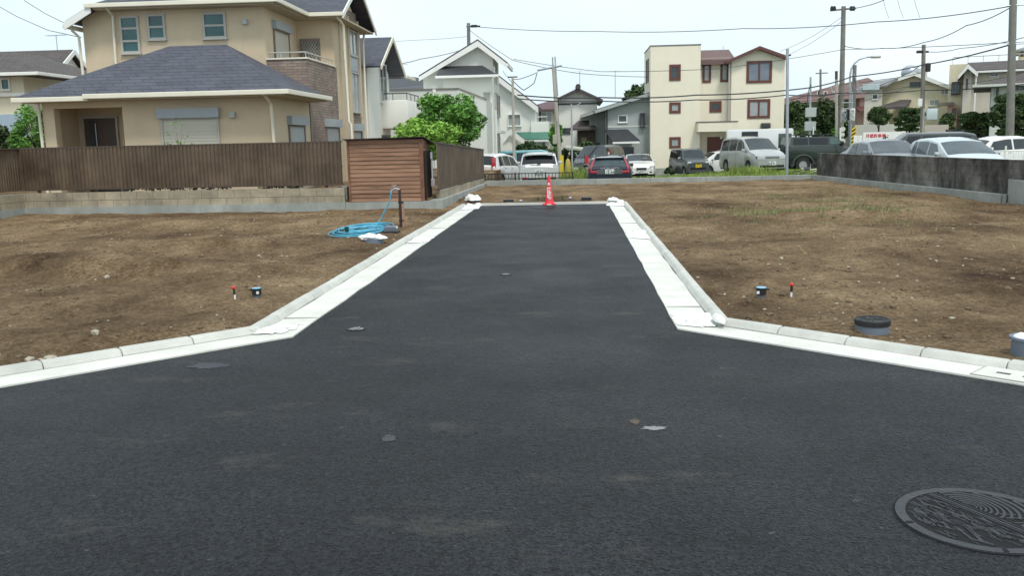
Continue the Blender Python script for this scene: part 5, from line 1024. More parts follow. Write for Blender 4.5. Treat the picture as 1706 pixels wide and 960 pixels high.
# dark green off-road vehicle
t = thing('off_road_vehicle','dark green boxy off-road vehicle with rear spare wheel and roof rack','off-roader')
P_dg = paint('dark_green_paint', (.014,.026,.020), .35)
mb = MB(); mb.cbox((0,-.75,1.05),(1.85,2.9,.75),ch=.05); mb.cbox((0,1.35,.98),(1.80,1.45,.62),ch=.06); mb.build('body', P_dg, t, smooth=True, auto=40)
mb = MB(); mb.prism([(-.86,-2.15,1.42),(-.80,-2.05,1.88),(-.80,.35,1.88),(-.84,.85,1.42)],(.001,0,0)); 
mb = MB(); v_ = [(-.88,-2.18,1.42),(.88,-2.18,1.42),(.88,.85,1.42),(-.88,.85,1.42),(-.76,-2.08,1.88),(.76,-2.08,1.88),(.76,.32,1.88),(-.76,.32,1.88)]; mb.add(v_,[(0,1,5,4),(1,2,6,5),(2,3,7,6),(3,0,4,7),(4,5,6,7)]); mb.build('cabin', P_dg, t)
for sg in (1,-1):
    for (a,b_,a2,b2,gm_) in ((-2.0,-1.2,-1.95,-1.2,M_cglassD),(-1.1,-.1,-1.1,-.1,M_cglassD),(0.0,.72,0.0,.34,M_cglassG)):
        f = lambda y,z: (sg*(.888-.12*(z-1.42)/.46),y,z); mb = MB(); q = [f(a,1.47),f(b_,1.47),f(b2,1.81),f(a2,1.81)]; mb.prism(q,(sg*.012,0,0)); mb.build('side_window', gm_, t)
    for y in (-1.45,1.35):
        mb = MB(); mb.lathe([(.22,-.13),(.37,-.13),(.40,-.08),(.40,.08),(.37,.13),(.22,.13)],(sg*.82,y,.40),26,'X',cap=False); wo = mb.build('wheel', M_tyre, t, smooth=True, auto=50); mb = MB(); mb.lathe([(.001,0),(.23,0),(.23,.03),(.19,.0)],(sg*.91,y,.40),22,'X',cap=False); mb.build('rim', M_rim, wo)
        pts = [(sg*.95,y+.56*cos(a),.42+.50*sin(a)) for a in [pi*k/10 for k in range(11)]]; mb = MB(); mb.tube(pts,.05,6); mb.build('wheel_arch', mat('olive_trim',(.05,.06,.05),.6), t)
mb = MB(); mb.lathe([(.05,-.10),(.36,-.10),(.39,-.05),(.39,.07),(.36,.10),(.05,.10)],(.0,-2.36,1.12),26,'Y'); mb.build('spare_wheel', M_tyre, t, smooth=True, auto=50)
mb = MB()
for x in (-.6,0,.6): mb.tube([(x,-1.9,1.98),(x,.2,1.98)],.02,6)
for y in (-1.8,-1.1,-.4,.2): mb.tube([(-.68,y,1.98),(.68,y,1.98)],.02,6); mb.box(-.7,-.64,y-.04,y+.04,1.87,2.0); mb.box(.64,.7,y-.04,y+.04,1.87,2.0)
mb.build('roof_rack', M_black, t); mb = MB(); mb.box(-.9,.9,-2.3,2.2,.45,.72); mb.build('underbody', M_under, t); mb = MB(); mb.cbox((0,2.12,.62),(1.8,.18,.22),ch=.03); mb.build('bumper', M_black, t)
mb = MB(); mb.cbox((1.0,.62,1.5),(.2,.12,.22),ch=.04); mb.cbox((-1.0,.62,1.5),(.2,.12,.22),ch=.04); mb.build('door_mirror', M_black, t)
t.location = gpos(1372,290,51.5); t.rotation_euler = (0,0,-pi/2+.08)
# cars behind the boundary wall
P_gs = paint('grey_silver_paint', (.22,.24,.26), .3, .4)
car('saloon_car','grey saloon behind the blackened wall, its roof and windscreen showing',dict(SAL,L=4.5,W=1.7,paint=P_gs,extra=lambda *a:None,plate_f=None,glass=mat('hazy_windscreen',(.08,.09,.10),.1,.3,1.5)),(A(1486,262,32.0).x,32.8,-.10),FRONT+.06)
def stick_x(t,pt,hw):
    mb = MB()
    for i in range(2):
        for k in range(3): mb.cbox((-(hw(0)-.075-.028*k),.42+i*.13,1.19+k*.10),(.012,.10,.08),ry=.26)
    mb.build('window_stickers', M_white, t)
car('estate_car','black long-roofed estate with white window stickers beside the parking sign',dict(BV,cat='car',L=4.6,top=[(-2.3,1.0),(-2.25,1.08),(-2.0,1.62),(-1.6,1.70),(.4,1.70),(1.2,1.05),(2.1,.92),(2.3,.7)],wind=(.5,1.15),rearwin=(-2.24,-2.02),side=[(-1.9,-1.1,-1.8,-1.1,'d'),(-1.0,-.1,-1.0,-.1,'d'),(.0,.95,.0,.42,'d')],seams=(-1.05,-.05,1.0),extra=stick_x),(A(1532,262,36.5).x,37.0,-.14),pi/2-.12)
P_lb = paint('pale_blue_paint', (.56,.62,.64), .3, .2)
car('hatchback','pale blue hatchback just behind the blackened wall, facing us',dict(HB,W=1.70,paint=P_lb,faces=[(.42,.78,.62,.78,True,M_lens,'headlight')],plate_r=None,nose=.15,glass=mat('clear_windscreen',(.07,.09,.10),.08,.3,1.5),L=4.0,top=[(-2.0,.98),(-1.95,1.02),(-1.45,1.44),(-1.1,1.50),(-.3,1.52),(.45,1.42),(1.35,.98),(1.85,.84),(2.0,.70)],wind=(.52,1.28),rearwin=(-1.93,-1.48),side=[(-1.35,-.95,-1.2,-1.0,'l'),(-.9,-.12,-.92,-.15,'l'),(-.04,.9,-.08,.40,'l')],mircol=M_chrome),(A(1596,262,30.2).x,30.6,-.12),FRONT+.06)
car('compact_car','white two-door style compact behind the pale blue hatchback at right',dict(HB,L=3.7,W=1.6,faces=[(.55,.75,.75,.95,False,M_red,'tail_lamp'),(.42,.72,.60,.74,True,M_lens,'headlight')],top=[(-1.85,.95),(-1.8,1.02),(-1.5,1.38),(-1.0,1.46),(-.2,1.46),(.45,1.36),(1.05,.96),(1.65,.82),(1.85,.68)],belt=[(-1.85,.94),(-1.2,.96),(1.0,.90),(1.85,.66)],wind=(.5,1.0),rearwin=(-1.79,-1.52),side=[(-1.45,-.5,-1.25,-.5,'l'),(-.42,.75,-.42,.38,'l')],seams=(-.46,.85),handles=(-.3,),wheels=(-1.15,1.2)),(A(1660,262,36.5).x,37.2,-.10),pi/2+.30)
# ------------------------------------------------------------------ plants
def leaves(mb, rnd, c, rad, n, size, flat=1.0):
    for _ in range(n):
        d = Vector((rnd.gauss(0,1),rnd.gauss(0,1),rnd.gauss(0,1))); d.normalize(); p = Vector(c)+Vector((d.x*rad[0],d.y*rad[1],d.z*rad[2]))*(rnd.random()**.33)
        a = Vector((rnd.gauss(0,1),rnd.gauss(0,1),rnd.gauss(0,.6))).normalized(); b_ = a.cross(Vector((rnd.gauss(0,1),rnd.gauss(0,1),rnd.gauss(0,1)))).normalized(); s = size*rnd.uniform(.6,1.3)
        mb.add([p-a*s, p+b_*s*.45, p+a*s, p-b_*s*.45], [(0,1,2,3)])
def tree(name, label, cat, base, height, crown, m, seed, n=26, per=170, size=.09, trunk=.10, crown_z=.62, layered=False, group=None, clump=.34):
    """base on the ground; crown = (rx, ry, rz) half sizes"""
    rnd = random.Random(seed); base = Vector(base); t = thing(name, label, cat, base, group); cc = base+Vector((0,0,height-crown[2])); tk = MB(); top = cc+Vector((rnd.uniform(-.1,.1),0,crown[2]*.3))
    mid = base.lerp(top,.5)+Vector((rnd.uniform(-.1,.1)*height*.3,rnd.uniform(-.1,.1),0)); tk.tube([base-Vector((0,0,.1)),base.lerp(mid,.5),mid,top],trunk,8,r1=trunk*.35); lf = MB()
    for k in range(n):
        if layered:
            lev = rnd.choice([-.75,-.35,.0,.35,.7]); a = rnd.uniform(0,2*pi); rr = sqrt(max(.1,1-lev*lev*.8))*rnd.uniform(.25,1); p = Vector((cos(a)*crown[0]*rr,sin(a)*crown[1]*rr,lev*crown[2]+rnd.uniform(-.08,.08)*crown[2])); rad = (crown[0]*clump*rnd.uniform(.7,1.2),crown[1]*clump,crown[2]*.17)
        else:
            d = Vector((rnd.gauss(0,1),rnd.gauss(0,1),rnd.gauss(0,1))).normalized()*rnd.uniform(.35,.92)**.7; p = Vector((d.x*crown[0],d.y*crown[1],d.z*crown[2])); q = clump*rnd.uniform(.7,1.25); rad = (crown[0]*q,crown[1]*q,crown[2]*q)
        if k%3 == 0: tk.tube([mid.lerp(top,rnd.random()*.8),cc+p*.5+Vector((0,0,-.05)),cc+p],trunk*.35,5,r1=trunk*.08)
        leaves(lf, rnd, cc+p, rad, per, size)
    tk.build('trunk', M_bark, t, smooth=True); lf.build('crown', m, t); return t
def tpx(name,label,cat,px0,px1,pyt,pyb,Y,m,seed,zb=None,**k):
    a,b_ = A(px0,(pyt+pyb)/2,Y),A(px1,(pyt+pyb)/2,Y); zt = A((px0+px1)/2,pyt,Y).z; z0 = A((px0+px1)/2,pyb,Y).z; cx = (a.x+b_.x)/2; rx = (b_.x-a.x)/2; zg = backz(cx,Y) if zb is None else zb
    ry = k.pop('ry',rx*.9); return tree(name,label,cat,(cx,Y,zg),zt-zg,(rx,ry,(zt-z0)/2),m,seed,**k)
tpx('tree','dark green leafy tree behind the side fence, taller of the two','tree',684,808,160,258,33,M_leafG,3,zb=.1,ry=1.1,n=46,per=230,size=.085,trunk=.07,clump=.30)
tpx('bush','bright yellow-green bush in front of the darker tree','bush',648,764,200,262,30,M_leafY,4,zb=.1,ry=.8,n=44,per=190,size=.07,trunk=.04)
tpx('tree','dense dark tree at the left edge beside the beige house','tree',-40,44,214,266,31,M_leafD,5,zb=.1,ry=1.0,n=44,per=190,size=.075,trunk=.07)
t = tpx('tree','mixed green conifer-like shrub against the corner of the beige house','tree',24,84,176,275,29,M_leafG,6,zb=.1,ry=.8,n=26,per=150,size=.06,trunk=.05)
tpx('hedge','dark clipped hedge in front of the green canopy house','hedge',863,915,237,262,58,M_leafD,8,ry=.8,n=34,per=130,size=.10,trunk=.04)
tpx('tree','tall narrow green shrub between the green canopy house and the leaning pole','shrub',916,938,206,250,60,M_leafG,9,n=22,per=130,size=.11,trunk=.06)
tpx('bush','olive green bush at the foot of the leaning pole','bush',914,955,246,285,56,M_leafD,10,n=28,per=120,size=.10,trunk=.05)
tpx('bush','low green bush below the tiled outbuilding roof','bush',950,1000,238,262,62,M_leafD,11,n=28,per=120,size=.11,trunk=.05)
tpx('tree','far tree top showing between the grey house and the three-storey house','tree',1040,1085,143,180,110,M_leafD,12,n=30,per=120,size=.25,trunk=.2)
for i,(a,b_,c,d,Y,lab) in enumerate([(1302,1352,166,262,68,'dark tree immediately right of the cream three-storey house'),(1338,1392,170,255,72,'dark tree behind the pole with the two grey boxes'),(1376,1412,164,245,70,'dark tree behind the traffic signal'),(1312,1370,215,262,64,'low dark greenery under the trees by the camper van')]):
    tpx('tree',lab,'tree',a,b_,c,d,Y,M_leafD,20+i,n=46,per=150,size=.15,trunk=.12,group='dark trees left of the signal')
tpx('shrub','light green shrub at the foot of the thin concrete pole','shrub',1382,1402,212,250,66,M_leafG,25,n=14,per=100,size=.1,trunk=.05)
tpx('clipped_tree','rounded clipped dark tree before the beige twin-gable house','tree',1448,1482,180,208,70,M_leafD,26,zb=.3,n=36,per=170,size=.09,trunk=.1,clump=.42)
tpx('clipped_tree','layered garden pine above the right end of the white sign','tree',1491,1540,178,220,58,M_leafD,27,n=40,per=130,size=.10,trunk=.10,layered=True)
tpx('tree','dark shrub between the traffic mirror and the yellow house','tree',1562,1592,188,238,64,M_leafD,28,n=30,per=130,size=.12,trunk=.1)
tpx('clipped_tree','broad dark garden tree in front of the greige gable house','tree',1598,1655,183,238,56,M_leafD,29,n=46,per=150,size=.10,trunk=.12,layered=True,clump=.3)
tpx('clipped_tree','large layered garden pine at the right edge','tree',1650,1740,150,232,46,M_leafD,30,n=80,per=170,size=.085,trunk=.13,layered=True,clump=.26)
tpx('shrub','small dark round shrub beside the dark grey wagon','shrub',1105,1120,279,291,57,M_leafD,31,n=14,per=90,size=.06,trunk=.03)
# bare-stemmed young tree before the big window
p = A(298,240,23.2); p.z = .3; t = thing('young_tree','young bare-stemmed tree with a few leaves before the shuttered window','tree',p); rnd = random.Random(5); br = MB(); lf = MB()
br.tube([p,(p.x+.02,p.y,1.4),(p.x-.04,p.y,2.0)],.018,6,r1=.01)
for k,(dx,dz_) in enumerate([(-.32,.35),(-.22,.62),(-.12,.9),(.02,1.0),(.12,.85),(.22,.55),(.3,.3),(-.4,.15),(.1,.4)]):
    s = Vector((p.x,p.y,1.35+.05*k)); e = Vector((p.x+dx,p.y+rnd.uniform(-.2,.2),1.35+dz_)); m_ = s.lerp(e,.5)+Vector((dx*.15,0,-.05)); br.tube([s,m_,e],.009,5,r1=.004)
    leaves(lf,rnd,e,(.09,.09,.07),7 if dz_ > .5 else 26,.035)
br.build('trunk', mat('pale_bark',(.30,.26,.22),.8,.2,9), t); lf.build('crown', M_leafG, t)
t = thing('planting','low dark planting seen through the gap under the long fence','plants',(-9.6,YF+.5,.3)); lf = MB(); rnd = random.Random(9)
for k in range(50): x = -10.9+rnd.random()*2.6; leaves(lf,rnd,(x,YF+.35,.62+rnd.random()*.05),(.10,.08,.05),14,.035)
for k in range(24): x = -7.6+rnd.random()*1.1; leaves(lf,rnd,(x,YF+.35,.63),(.09,.08,.05),14,.03)
lf.build('foliage', M_leafD, t); lf = MB()
for k in range(18): leaves(lf,rnd,(-6.0+rnd.random()*.28,YF+.3,.66+rnd.random()*.05),(.05,.05,.03),14,.03)
lf.build('red_flowers', mat('red_petals',(.45,.05,.05),.7,.3,6), t)
# grass
M_grass = mat('grass_blades', (.13,.20,.035), .8, .35, 1.2, tint=(.25,.33,.07))
M_dry = mat('dry_weed', (.13,.17,.06), .9, .35, 2, tint=(.26,.26,.12))
def blades(mb, rnd, x, y, z, h, w_=.012):
    a = rnd.uniform(0,2*pi); dx,dy = cos(a)*w_,sin(a)*w_; lx,ly = rnd.gauss(0,.3)*h,rnd.gauss(0,.3)*h
    mb.add([(x-dx,y-dy,z),(x+dx,y+dy,z),(x+dx*.7+lx*.4,y+dy*.7+ly*.4,z+h*.6),(x-dx*.7+lx*.4,y-dy*.7+ly*.4,z+h*.6),(x+lx,y+ly,z+h)],[(0,1,2,3),(3,2,4)])
rnd = random.Random(11); mb = MB()
for k in range(16000):
    x = rnd.uniform(2.8,15); y = rnd.uniform(33,55) if k%3 else rnd.uniform(40,50)
    if fbm(x,y,.35,3)+.25 < rnd.uniform(-.3,.35): continue
    blades(mb,rnd,x,y,backz(x,y),rnd.uniform(.07,.20)*(1.5 if y < 36 else 1),.016)
for k in range(1500): x = rnd.gauss(7.9,.7); y = rnd.uniform(32.6,34.6); blades(mb,rnd,x,y,backz(x,y),rnd.uniform(.25,.55),.012)
for k in range(2200): x = rnd.uniform(.0,1.5) if k%2 else rnd.uniform(-1.4,0.2); y = rnd.uniform(38,46); blades(mb,rnd,x,y,backz(x,y),rnd.uniform(.5,1.05)*(1 if x > -.4 else .7),.016)
for k in range(900): x = rnd.gauss(8.6,.5); y = rnd.uniform(44,47); blades(mb,rnd,x,y,backz(x,y),rnd.uniform(.2,.5),.016)
tag(mb.build('verge_grass', M_grass), 'bright green grass and tall weeds beyond the far kerb', 'grass', kind='stuff')
mb = MB(); rnd = random.Random(12)
for k in range(11000):
    u = rnd.random(); x, y = (rnd.gauss(4.6,.9), rnd.gauss(17.8,.9)) if u < .5 else ((rnd.gauss(6.3,1.1), rnd.gauss(22.5,2.2)) if u < .8 else (rnd.uniform(1.7,9),rnd.uniform(12,26)))
    if x < xr(y)+.1 or fbm(x,y,1.1,3,4) < .0 and u < .8: continue
    if u >= .8 and rnd.random() < .8: continue
    blades(mb,rnd,x,y,dz(x,y)-.005,rnd.uniform(.02,.09),.007)
tag(mb.build('sparse_weeds', M_dry), 'sparse olive weeds on the bare earth at right', 'weeds', kind='stuff')
# ------------------------------------------------------------------ poles, lamps, signals
def pole(name,label,cat,px0,py0,px1,py1,Y,r,m,zb=None,r1=None,n=10):
    """py0/py1: top and lower sight of the pole; carried down to the ground"""
    top = A(px0,py0,Y); q = A(px1,py1,Y); d_ = (q-top); zb_ = backz(q.x,Y)-.1 if zb is None else zb; s = (zb_-top.z)/d_.z; base = top+d_*s
    t = thing(name,label,cat,base); MB().tube([base,top],r,n,r1=r1 or r*.8).build('shaft', m, t, smooth=True, auto=50); return t, base, top
# galvanised pipe pole at the far kerb
t,b0,tp = pole('steel_pole','slim pale galvanised pole standing in the grass behind the far kerb','pole',1312,81,1311,294,33.0,.055,M_steel,r1=.055); mb = MB(); mb.tube([(tp.x+.05,32.95,tp.z-.22),(tp.x+.11,32.95,tp.z-.22)],.03); mb.build('bolt', M_black, t)
# leaning concrete pole with double rods
t,b0,tp = pole('utility_pole','concrete utility pole with crossarm and yellow guard behind the red cone','utility pole',922,112,935,300,50,.13,M_poleL,r1=.09)
mb = MB(); mb.tube([A(920.5,95,50),A(922,135,50)],.04,6); mb.tube([A(924.5,94,50),A(929,160,50)],.04,6); mb.build('top_rods', M_steel, t)
mb = MB(); mb.tube([A(895,117,50),A(936,109,50)],.055,6); mb.build('crossarm', M_steel, t); g0,g1 = A(932,262,49.9),A(935,298,49.9); g1.z = b0.z; mb = MB(); mb.lathe([(.142,0),(.142,1.5)],(b0.x,50,b0.z),12); mb.build('yellow_guard', mat('yellow_guard', (.72,.55,.06), .6, .08), t)
mb = MB(); p = A(929,232,50); mb.cbox((p.x-.15,49.85,p.z),(.22,.2,.5),ch=.03); mb.tube([(p.x-.1,49.85,p.z+.2),(p.x-.12,49.85,p.z+1.0)],.03); mb.build('meter_box', M_poleL, t)
# transformer hanging on wires
t,b0,tp = pole('utility_pole','slender grey pole in front of the white houses with small insulators on top','utility pole',854,128,857,290,48,.085,M_poleL,r1=.06); mb = MB(); mb.cbox((tp.x,48,tp.z+.0),(.5,.06,.06)); mb.build('crossarm', M_black, t)
t,b0,tp = pole('lamp_pole','thin silver pole with a short slanted arm right of the yellow-guarded pole','pole',952,173,953.5,295,46.5,.05,M_steel); mb = MB(); mb.tube([A(953,180,46.5),A(968,171,46.5)],.022,6); mb.build('arm', M_steel, t)
t,b0,tp = pole('utility_pole','dark pole top rising behind the tall white gable','utility pole',780.5,38,781,74,75,.17,M_pole); mb = MB(); mb.tube([A(777,44,75),A(800,43,75)],.06,6); q = A(790,43,75); mb.cbox((q.x,75,q.z),(.5,.2,.2),ch=.04); mb.build('crossarm', M_black, t)
t,b0,tp = pole('utility_pole','tall concrete utility pole with crossarm behind the curved street lamp','utility pole',1405.5,10,1402,170,66,.20,M_pole,r1=.15)
mb = MB(); mb.tube([A(1383,17,66),A(1426,13,66)],.06,6); mb.build('crossarm', M_pole, t); mb = MB()
for px in (1386,1390,1418,1422): q = A(px,14.5,66); mb.lathe([(.06,-.12),(.12,-.05),(.12,.1),(.05,.2)],(q.x,66,q.z),8)
mb.build('insulators', M_black, t)
t,b0,tp = pole('utility_pole','thick weathered utility pole running out of the top at the right edge','utility pole',1689,-40,1683,200,43,.18,M_pole,r1=.15); mb = MB(); 
for py in (9,70,73): q = A(1687.5,py,43); mb.tube([(q.x-.25,43,q.z),(q.x+.9,42.6,q.z)],.03,5)
mb.split('bracket', M_steel, t)
t,b0,tp = pole('utility_pole','utility pole with transformer fittings behind the layered garden pine','utility pole',1539,74,1536,230,56,.135,M_pole,r1=.11); mb = MB(); mb.tube([A(1530,85,56),A(1547,86,56)],.06,6); 
q = A(1546,112,56); mb.cbox((q.x,56,q.z),(.25,.25,.5),ch=.04); q = A(1533,86,56); mb.cbox((q.x,56,q.z),(.4,.2,.15),ch=.03); mb.split('fitting', M_black, t)
mb = MB(); q = A(1530,171,56); mb.cbox((q.x,55.8,q.z),(.25,.2,.45),ch=.02); mb.build('sign_box', M_white, t)
t,b0,tp = pole('utility_pole','thin brown-topped concrete pole left of the traffic signal','utility pole',1393.5,118,1394,245,58,.10,M_poleL,r1=.085); mb = MB(); mb.tube([tp,A(1393.5,132,58)],.09,8); mb.build('dark_sleeve', mat('brown_sleeve',(.06,.04,.03),.7), t)
t,b0,tp = pole('utility_pole','brown concrete pole carrying the traffic signal and striped guard','utility pole',1424,108,1420,243,60,.14,M_pole,r1=.12)
mb = MB(); q0,q1 = A(1420.5,212,60),A(1419.5,243,60); hz_ = (q0.z-q1.z); mb.lathe([(.165,0),(.165,hz_)],(q1.x+.02,60,q1.z),14); gd = mb.build('guard', mat('black_guard',(.03,.03,.03),.6), t); mb = MB()
for k in range(5): z = q1.z+hz_*(.1+.2*k); mb.prism([(q1.x-.15,59.82,z-.12),(q1.x+.19,59.82,z+.10),(q1.x+.19,59.82,z+.22),(q1.x-.15,59.82,z)],(0,-.012,0))
mb.build('yellow_stripes', mat('signal_yellow',(.75,.52,.03),.6,.05), gd)
mb = MB(); mb.tube([A(1440,148,60),A(1418,150,60)],.04,6); mb.tube([A(1440,152,60),A(1418,154,60)],.04,6); mb.tube([(tp.x-.1,59.8,A(1,160,60).z),A(1436,158,59.8)],.03,6); mb.build('bracket', M_steel, t)
# street-name box on the arm
q = A(1450,145,60); t2 = thing('road_sign','pale blue-grey road direction sign board on an arm above the houses','sign',q); MB().cbox((q.x,59.9,q.z),(1.05,.08,.36),ch=.02).build('board', mat('pale_blue_board',(.42,.50,.52),.6), t2); MB().tube([A(1440,150,60),A(1462,149,60)],.04,6).build('arm', M_steel, t2)
# curved street lamp
b0 = A(1416,200,62); b0.z = backz(b0.x,62); pts = [b0]+[A(px,py,62) for px,py in ((1416,160),(1416,128),(1418,115),(1423,106),(1431,99),(1441,95.5),(1450,94.5))]
t = thing('street_lamp','curved-arm street lamp beside the tall utility pole','street lamp',b0); MB().tube(pts,.07,8,r1=.045).build('pole', M_steel, t, smooth=True); mb = MB(); q = A(1459,94.5,62); mb.cbox((q.x,62,q.z),(.62,.28,.16),ch=.07); mb.build('lamp_head', M_gfr, t, smooth=True)
# traffic signal
t = thing('traffic_signal','traffic signal cluster of hooded lights in front of the dark tree','traffic signal',(A(1410,200,57).x,57,-.6)); q = A(1411,205,57); bz = backz(q.x,57); MB().tube([(q.x+.25,57,bz),(q.x+.25,57,A(1,188,57).z)],.05,8).build('pole', M_steel, t)
for px,py,rz in ((1405,193,.3),(1420,191,-.6)):
    q = A(px,py,57); mb = MB(); mb.cbox((q.x,57,q.z),(.30,.16,.75),rz=rz,ch=.04); hd = mb.build('housing', M_white if px > 1410 else M_gfr, t)
    for dz_ in (.17,-.17): mb = MB(); c_ = Vector((q.x-sin(-rz)*.1,57-.1,q.z+dz_)); mb.lathe([(.001,0),(.105,.0),(.12,-.12),(.105,-.12)],c_,14,'Y',cap=False); mb.build('hood', M_steel if px < 1410 else M_white, hd)
q = A(1412.5,191,57.1); MB().cbox((q.x,57.12,q.z),(.42,.06,.62),ch=.02).build('backplate', M_black, t); q = A(1412,181,57); MB().tube([(q.x-.35,57,q.z),(q.x+.35,57,q.z)],.03,6).tube([(q.x-.35,57,A(1,205,57).z),(q.x+.35,57,A(1,205,57).z)],.03,6).build('bracket', M_steel, t)
# two boxes on a pole
t,b0,tp = pole('equipment_pole','grey pole with two square grey equipment boxes and an antenna cluster','pole',1350.5,128,1349,245,56,.075,M_steel)
for px,py,s in ((1350.5,187,.60),(1349.5,210,.62)): q = A(px,py,55.85); mb = MB(); mb.cbox((q.x,55.82,q.z),(s,.25,.54),ch=.02); mb.build('equipment_box', mat('box_grey',(.42,.45,.44),.6,.05), t)
mb = MB(); q = A(1355,215,55.6); mb.tube([(q.x+.0,55.6,q.z+.15),(q.x,55.6,q.z-.9)],.035,6); mb.cbox((q.x-.25,55.6,q.z-.55),(.3,.2,.3),ch=.04); mb.build('antenna_unit', M_white, t); mb = MB(); mb.tube([A(1345,170,55.9),A(1347,150,55.9),A(1351,140,55.9)],.02,5); mb.build('cable', M_black, t)
t,b0,tp = pole('utility_pole','distant thin pole with small crossarm behind the equipment pole','utility pole',1367,115,1367,170,88,.12,M_pole); mb = MB(); mb.tube([A(1359,122,88),A(1379,121,88)],.05,5); mb.build('crossarm', M_black, t)
q = A(1385,145,64); t = thing('strut','pale slanting steel strut above the dark trees','strut',q); MB().tube([A(1384,144,64),A(1391,170,64)],.05,6).build('bar', M_poleL, t)
# white post and mirror behind the off-roader
t,b0,tp = pole('white_post','short white post with round discs beside the thin concrete pole','post',1400,213,1400,246,55,.055,M_white,r1=.055); mb = MB()
for py,r_ in ((215,.14),(224,.11),(235,.15)): q = A(1404,py,55); mb.lathe([(.001,-.02),(r_,-.02),(r_,.02),(.001,.02)],(q.x,55,q.z),16,'Y',cap=False)
mb.build('discs', M_gw, t)
p = A(1428,240,44); t = thing('notice_board','small white notice board with a grey panel beside the parking sign','sign',(p.x,44,-.3)); mb = MB(); 
for px in (1425,1432): q = A(px,245,44); q2 = A(px,233,44); mb.cbox((q.x,44,q2.z-.35),(.18,.06,1.1),ch=.01)
mb.build('board', M_white, t); q = A(1433,240,43.95); MB().cbox((q.x,43.95,q.z),(.10,.02,.3)).build('panel', M_gw, t)
# parking sign
Ys = 42.0; a,e = A(1438,222,Ys),A(1509,217,Ys); zt,zb_ = (a.z+e.z)/2,A(1470,246,Ys).z-.35; xm = (a.x+e.x)/2
t = thing('parking_sign','wide white board reading 月極駐車場 in red behind the parked cars','sign',(xm,Ys,-.2)); MB().box(a.x,e.x,Ys,Ys+.05,zb_,zt).build('board', M_white, t)
q = A(1459,226.5,Ys-.01); textmb('月極駐車場', .175, facing(Vector((q.x,Ys-.006,q.z)), (0,-1,0)) @ Matrix.Scale(1.0,4,(1,0,0)), .003, .003).build('lettering', mat('sign_red',(.55,.03,.05),.6,.05), t)
mb = MB(); q = A(1470,234,Ys)
for px,py,w_,h_ in ((1469,233,.05,.09),(1472,231.5,.05,.14),(1475,230,.06,.20),(1478.6,233.2,.085,.085)): c_ = A(px,py,Ys); mb.box(c_.x-w_/2,c_.x+w_/2,Ys-.008,Ys-.001,c_.z-h_/2,c_.z+h_/2)
c_ = A(1478.4,228.4,Ys); mb.cbox((c_.x,Ys-.005,c_.z),(.09,.008,.035),ry=.5); c_ = A(1479.3,225.3,Ys); mb.cbox((c_.x,Ys-.005,c_.z),(.05,.008,.02)); c_ = A(1475.3,225.6,Ys); mb.cbox((c_.x,Ys-.005,c_.z),(.06,.008,.02)); mb.build('emblem', mat('logo_navy',(.03,.035,.06),.6,.05), t)
mb = MB(); 
for x in (a.x+.2,e.x-.2): mb.box(x-.04,x+.04,Ys+.055,Ys+.13,-.35,zt)
mb.build('legs', M_steel, t)
# round traffic mirror seen from behind on its post
q = A(1551,190,50); t = thing('traffic_mirror','pale blue rounded traffic mirror back on a post by the yellow house','traffic mirror',(q.x,50,backz(q.x,50))); mb = MB(); mb.cbox((q.x+.05,50,q.z),(.58,.12,.62),ch=.09); mb.build('mirror', mat('pale_sky_steel',(.50,.58,.60),.35,.1,4,coat=.4), t, smooth=True, auto=40); mb = MB(); mb.tube([(q.x-.33,50.1,backz(q.x,50)),(q.x-.33,50.1,q.z+.3)],.04,8); mb.build('post', M_gfr, t)
# white picket guard fence at right
t = thing('white_railing','white vertical-bar railing beside the white compact at right','railing',(A(1690,250,40).x,40,-.2)); mb = MB(); Yr = 40; 
xa = A(1672,240,Yr).x; zt = A(1690,233,Yr).z
mb.tube([(xa,Yr,zt),(xa+5,Yr,zt)],.03,6); mb.tube([(xa,Yr,zt-.75),(xa+5,Yr,zt-.75)],.03,6); 
for k in range(50): mb.tube([(xa+.1*k,Yr,zt-.75),(xa+.1*k,Yr,zt)],.013,5)
mb.build('bars', M_white, t)
q = A(1658,250,33); t = thing('white_guard_rail','low white pipe guard behind the wall beside the pale blue hatchback','guard rail',(q.x,33,-.1)); mb = MB()
for px in (1642,1676): q = A(px,243,33); mb.tube([(q.x,33,-.1),(q.x,33,q.z)],.03,6)
q0,q1 = A(1642,252,33),A(1706,252,33); mb.tube([(q0.x,33,q0.z),(q1.x,33,q0.z)],.022,6); mb.tube([(q0.x,33,q0.z-.3),(q1.x,33,q0.z-.3)],.022,6)
for k in range(16): x = q0.x+(q1.x-q0.x)*k/15; mb.tube([(x,33,q0.z-.3),(x,33,q0.z)],.012,5)
mb.build('bars', M_white, t)
# black railing on the far kerb
Yk = 32.1; t = thing('black_railing','low black vertical-bar railing on the far kerb','railing',(-1.7,Yk,.235)); x0,x1 = A(808,293,Yk).x,A(954,287,Yk).x; z0,z1 = .30,A(880,288,Yk).z
mb = MB(); mb.box(x0,x1,Yk-.018,Yk+.018,z1-.03,z1).box(x0,x1,Yk-.015,Yk+.015,z0-.02,z0+.01); mb.build('rail', M_black, t); n = 26
for k in range(n+1):
    x = x0+(x1-x0)*k/n; mb = MB(); r_ = .022 if k in (0,9,18,26) else .010; mb.box(x-r_,x+r_,Yk-r_,Yk+r_,.236 if r_ > .02 else z0,z1-.03 if r_ < .02 else z1+(.02 if k in (9,18) else 0)); mb.build('post' if r_ > .02 else 'bar', M_black, t)
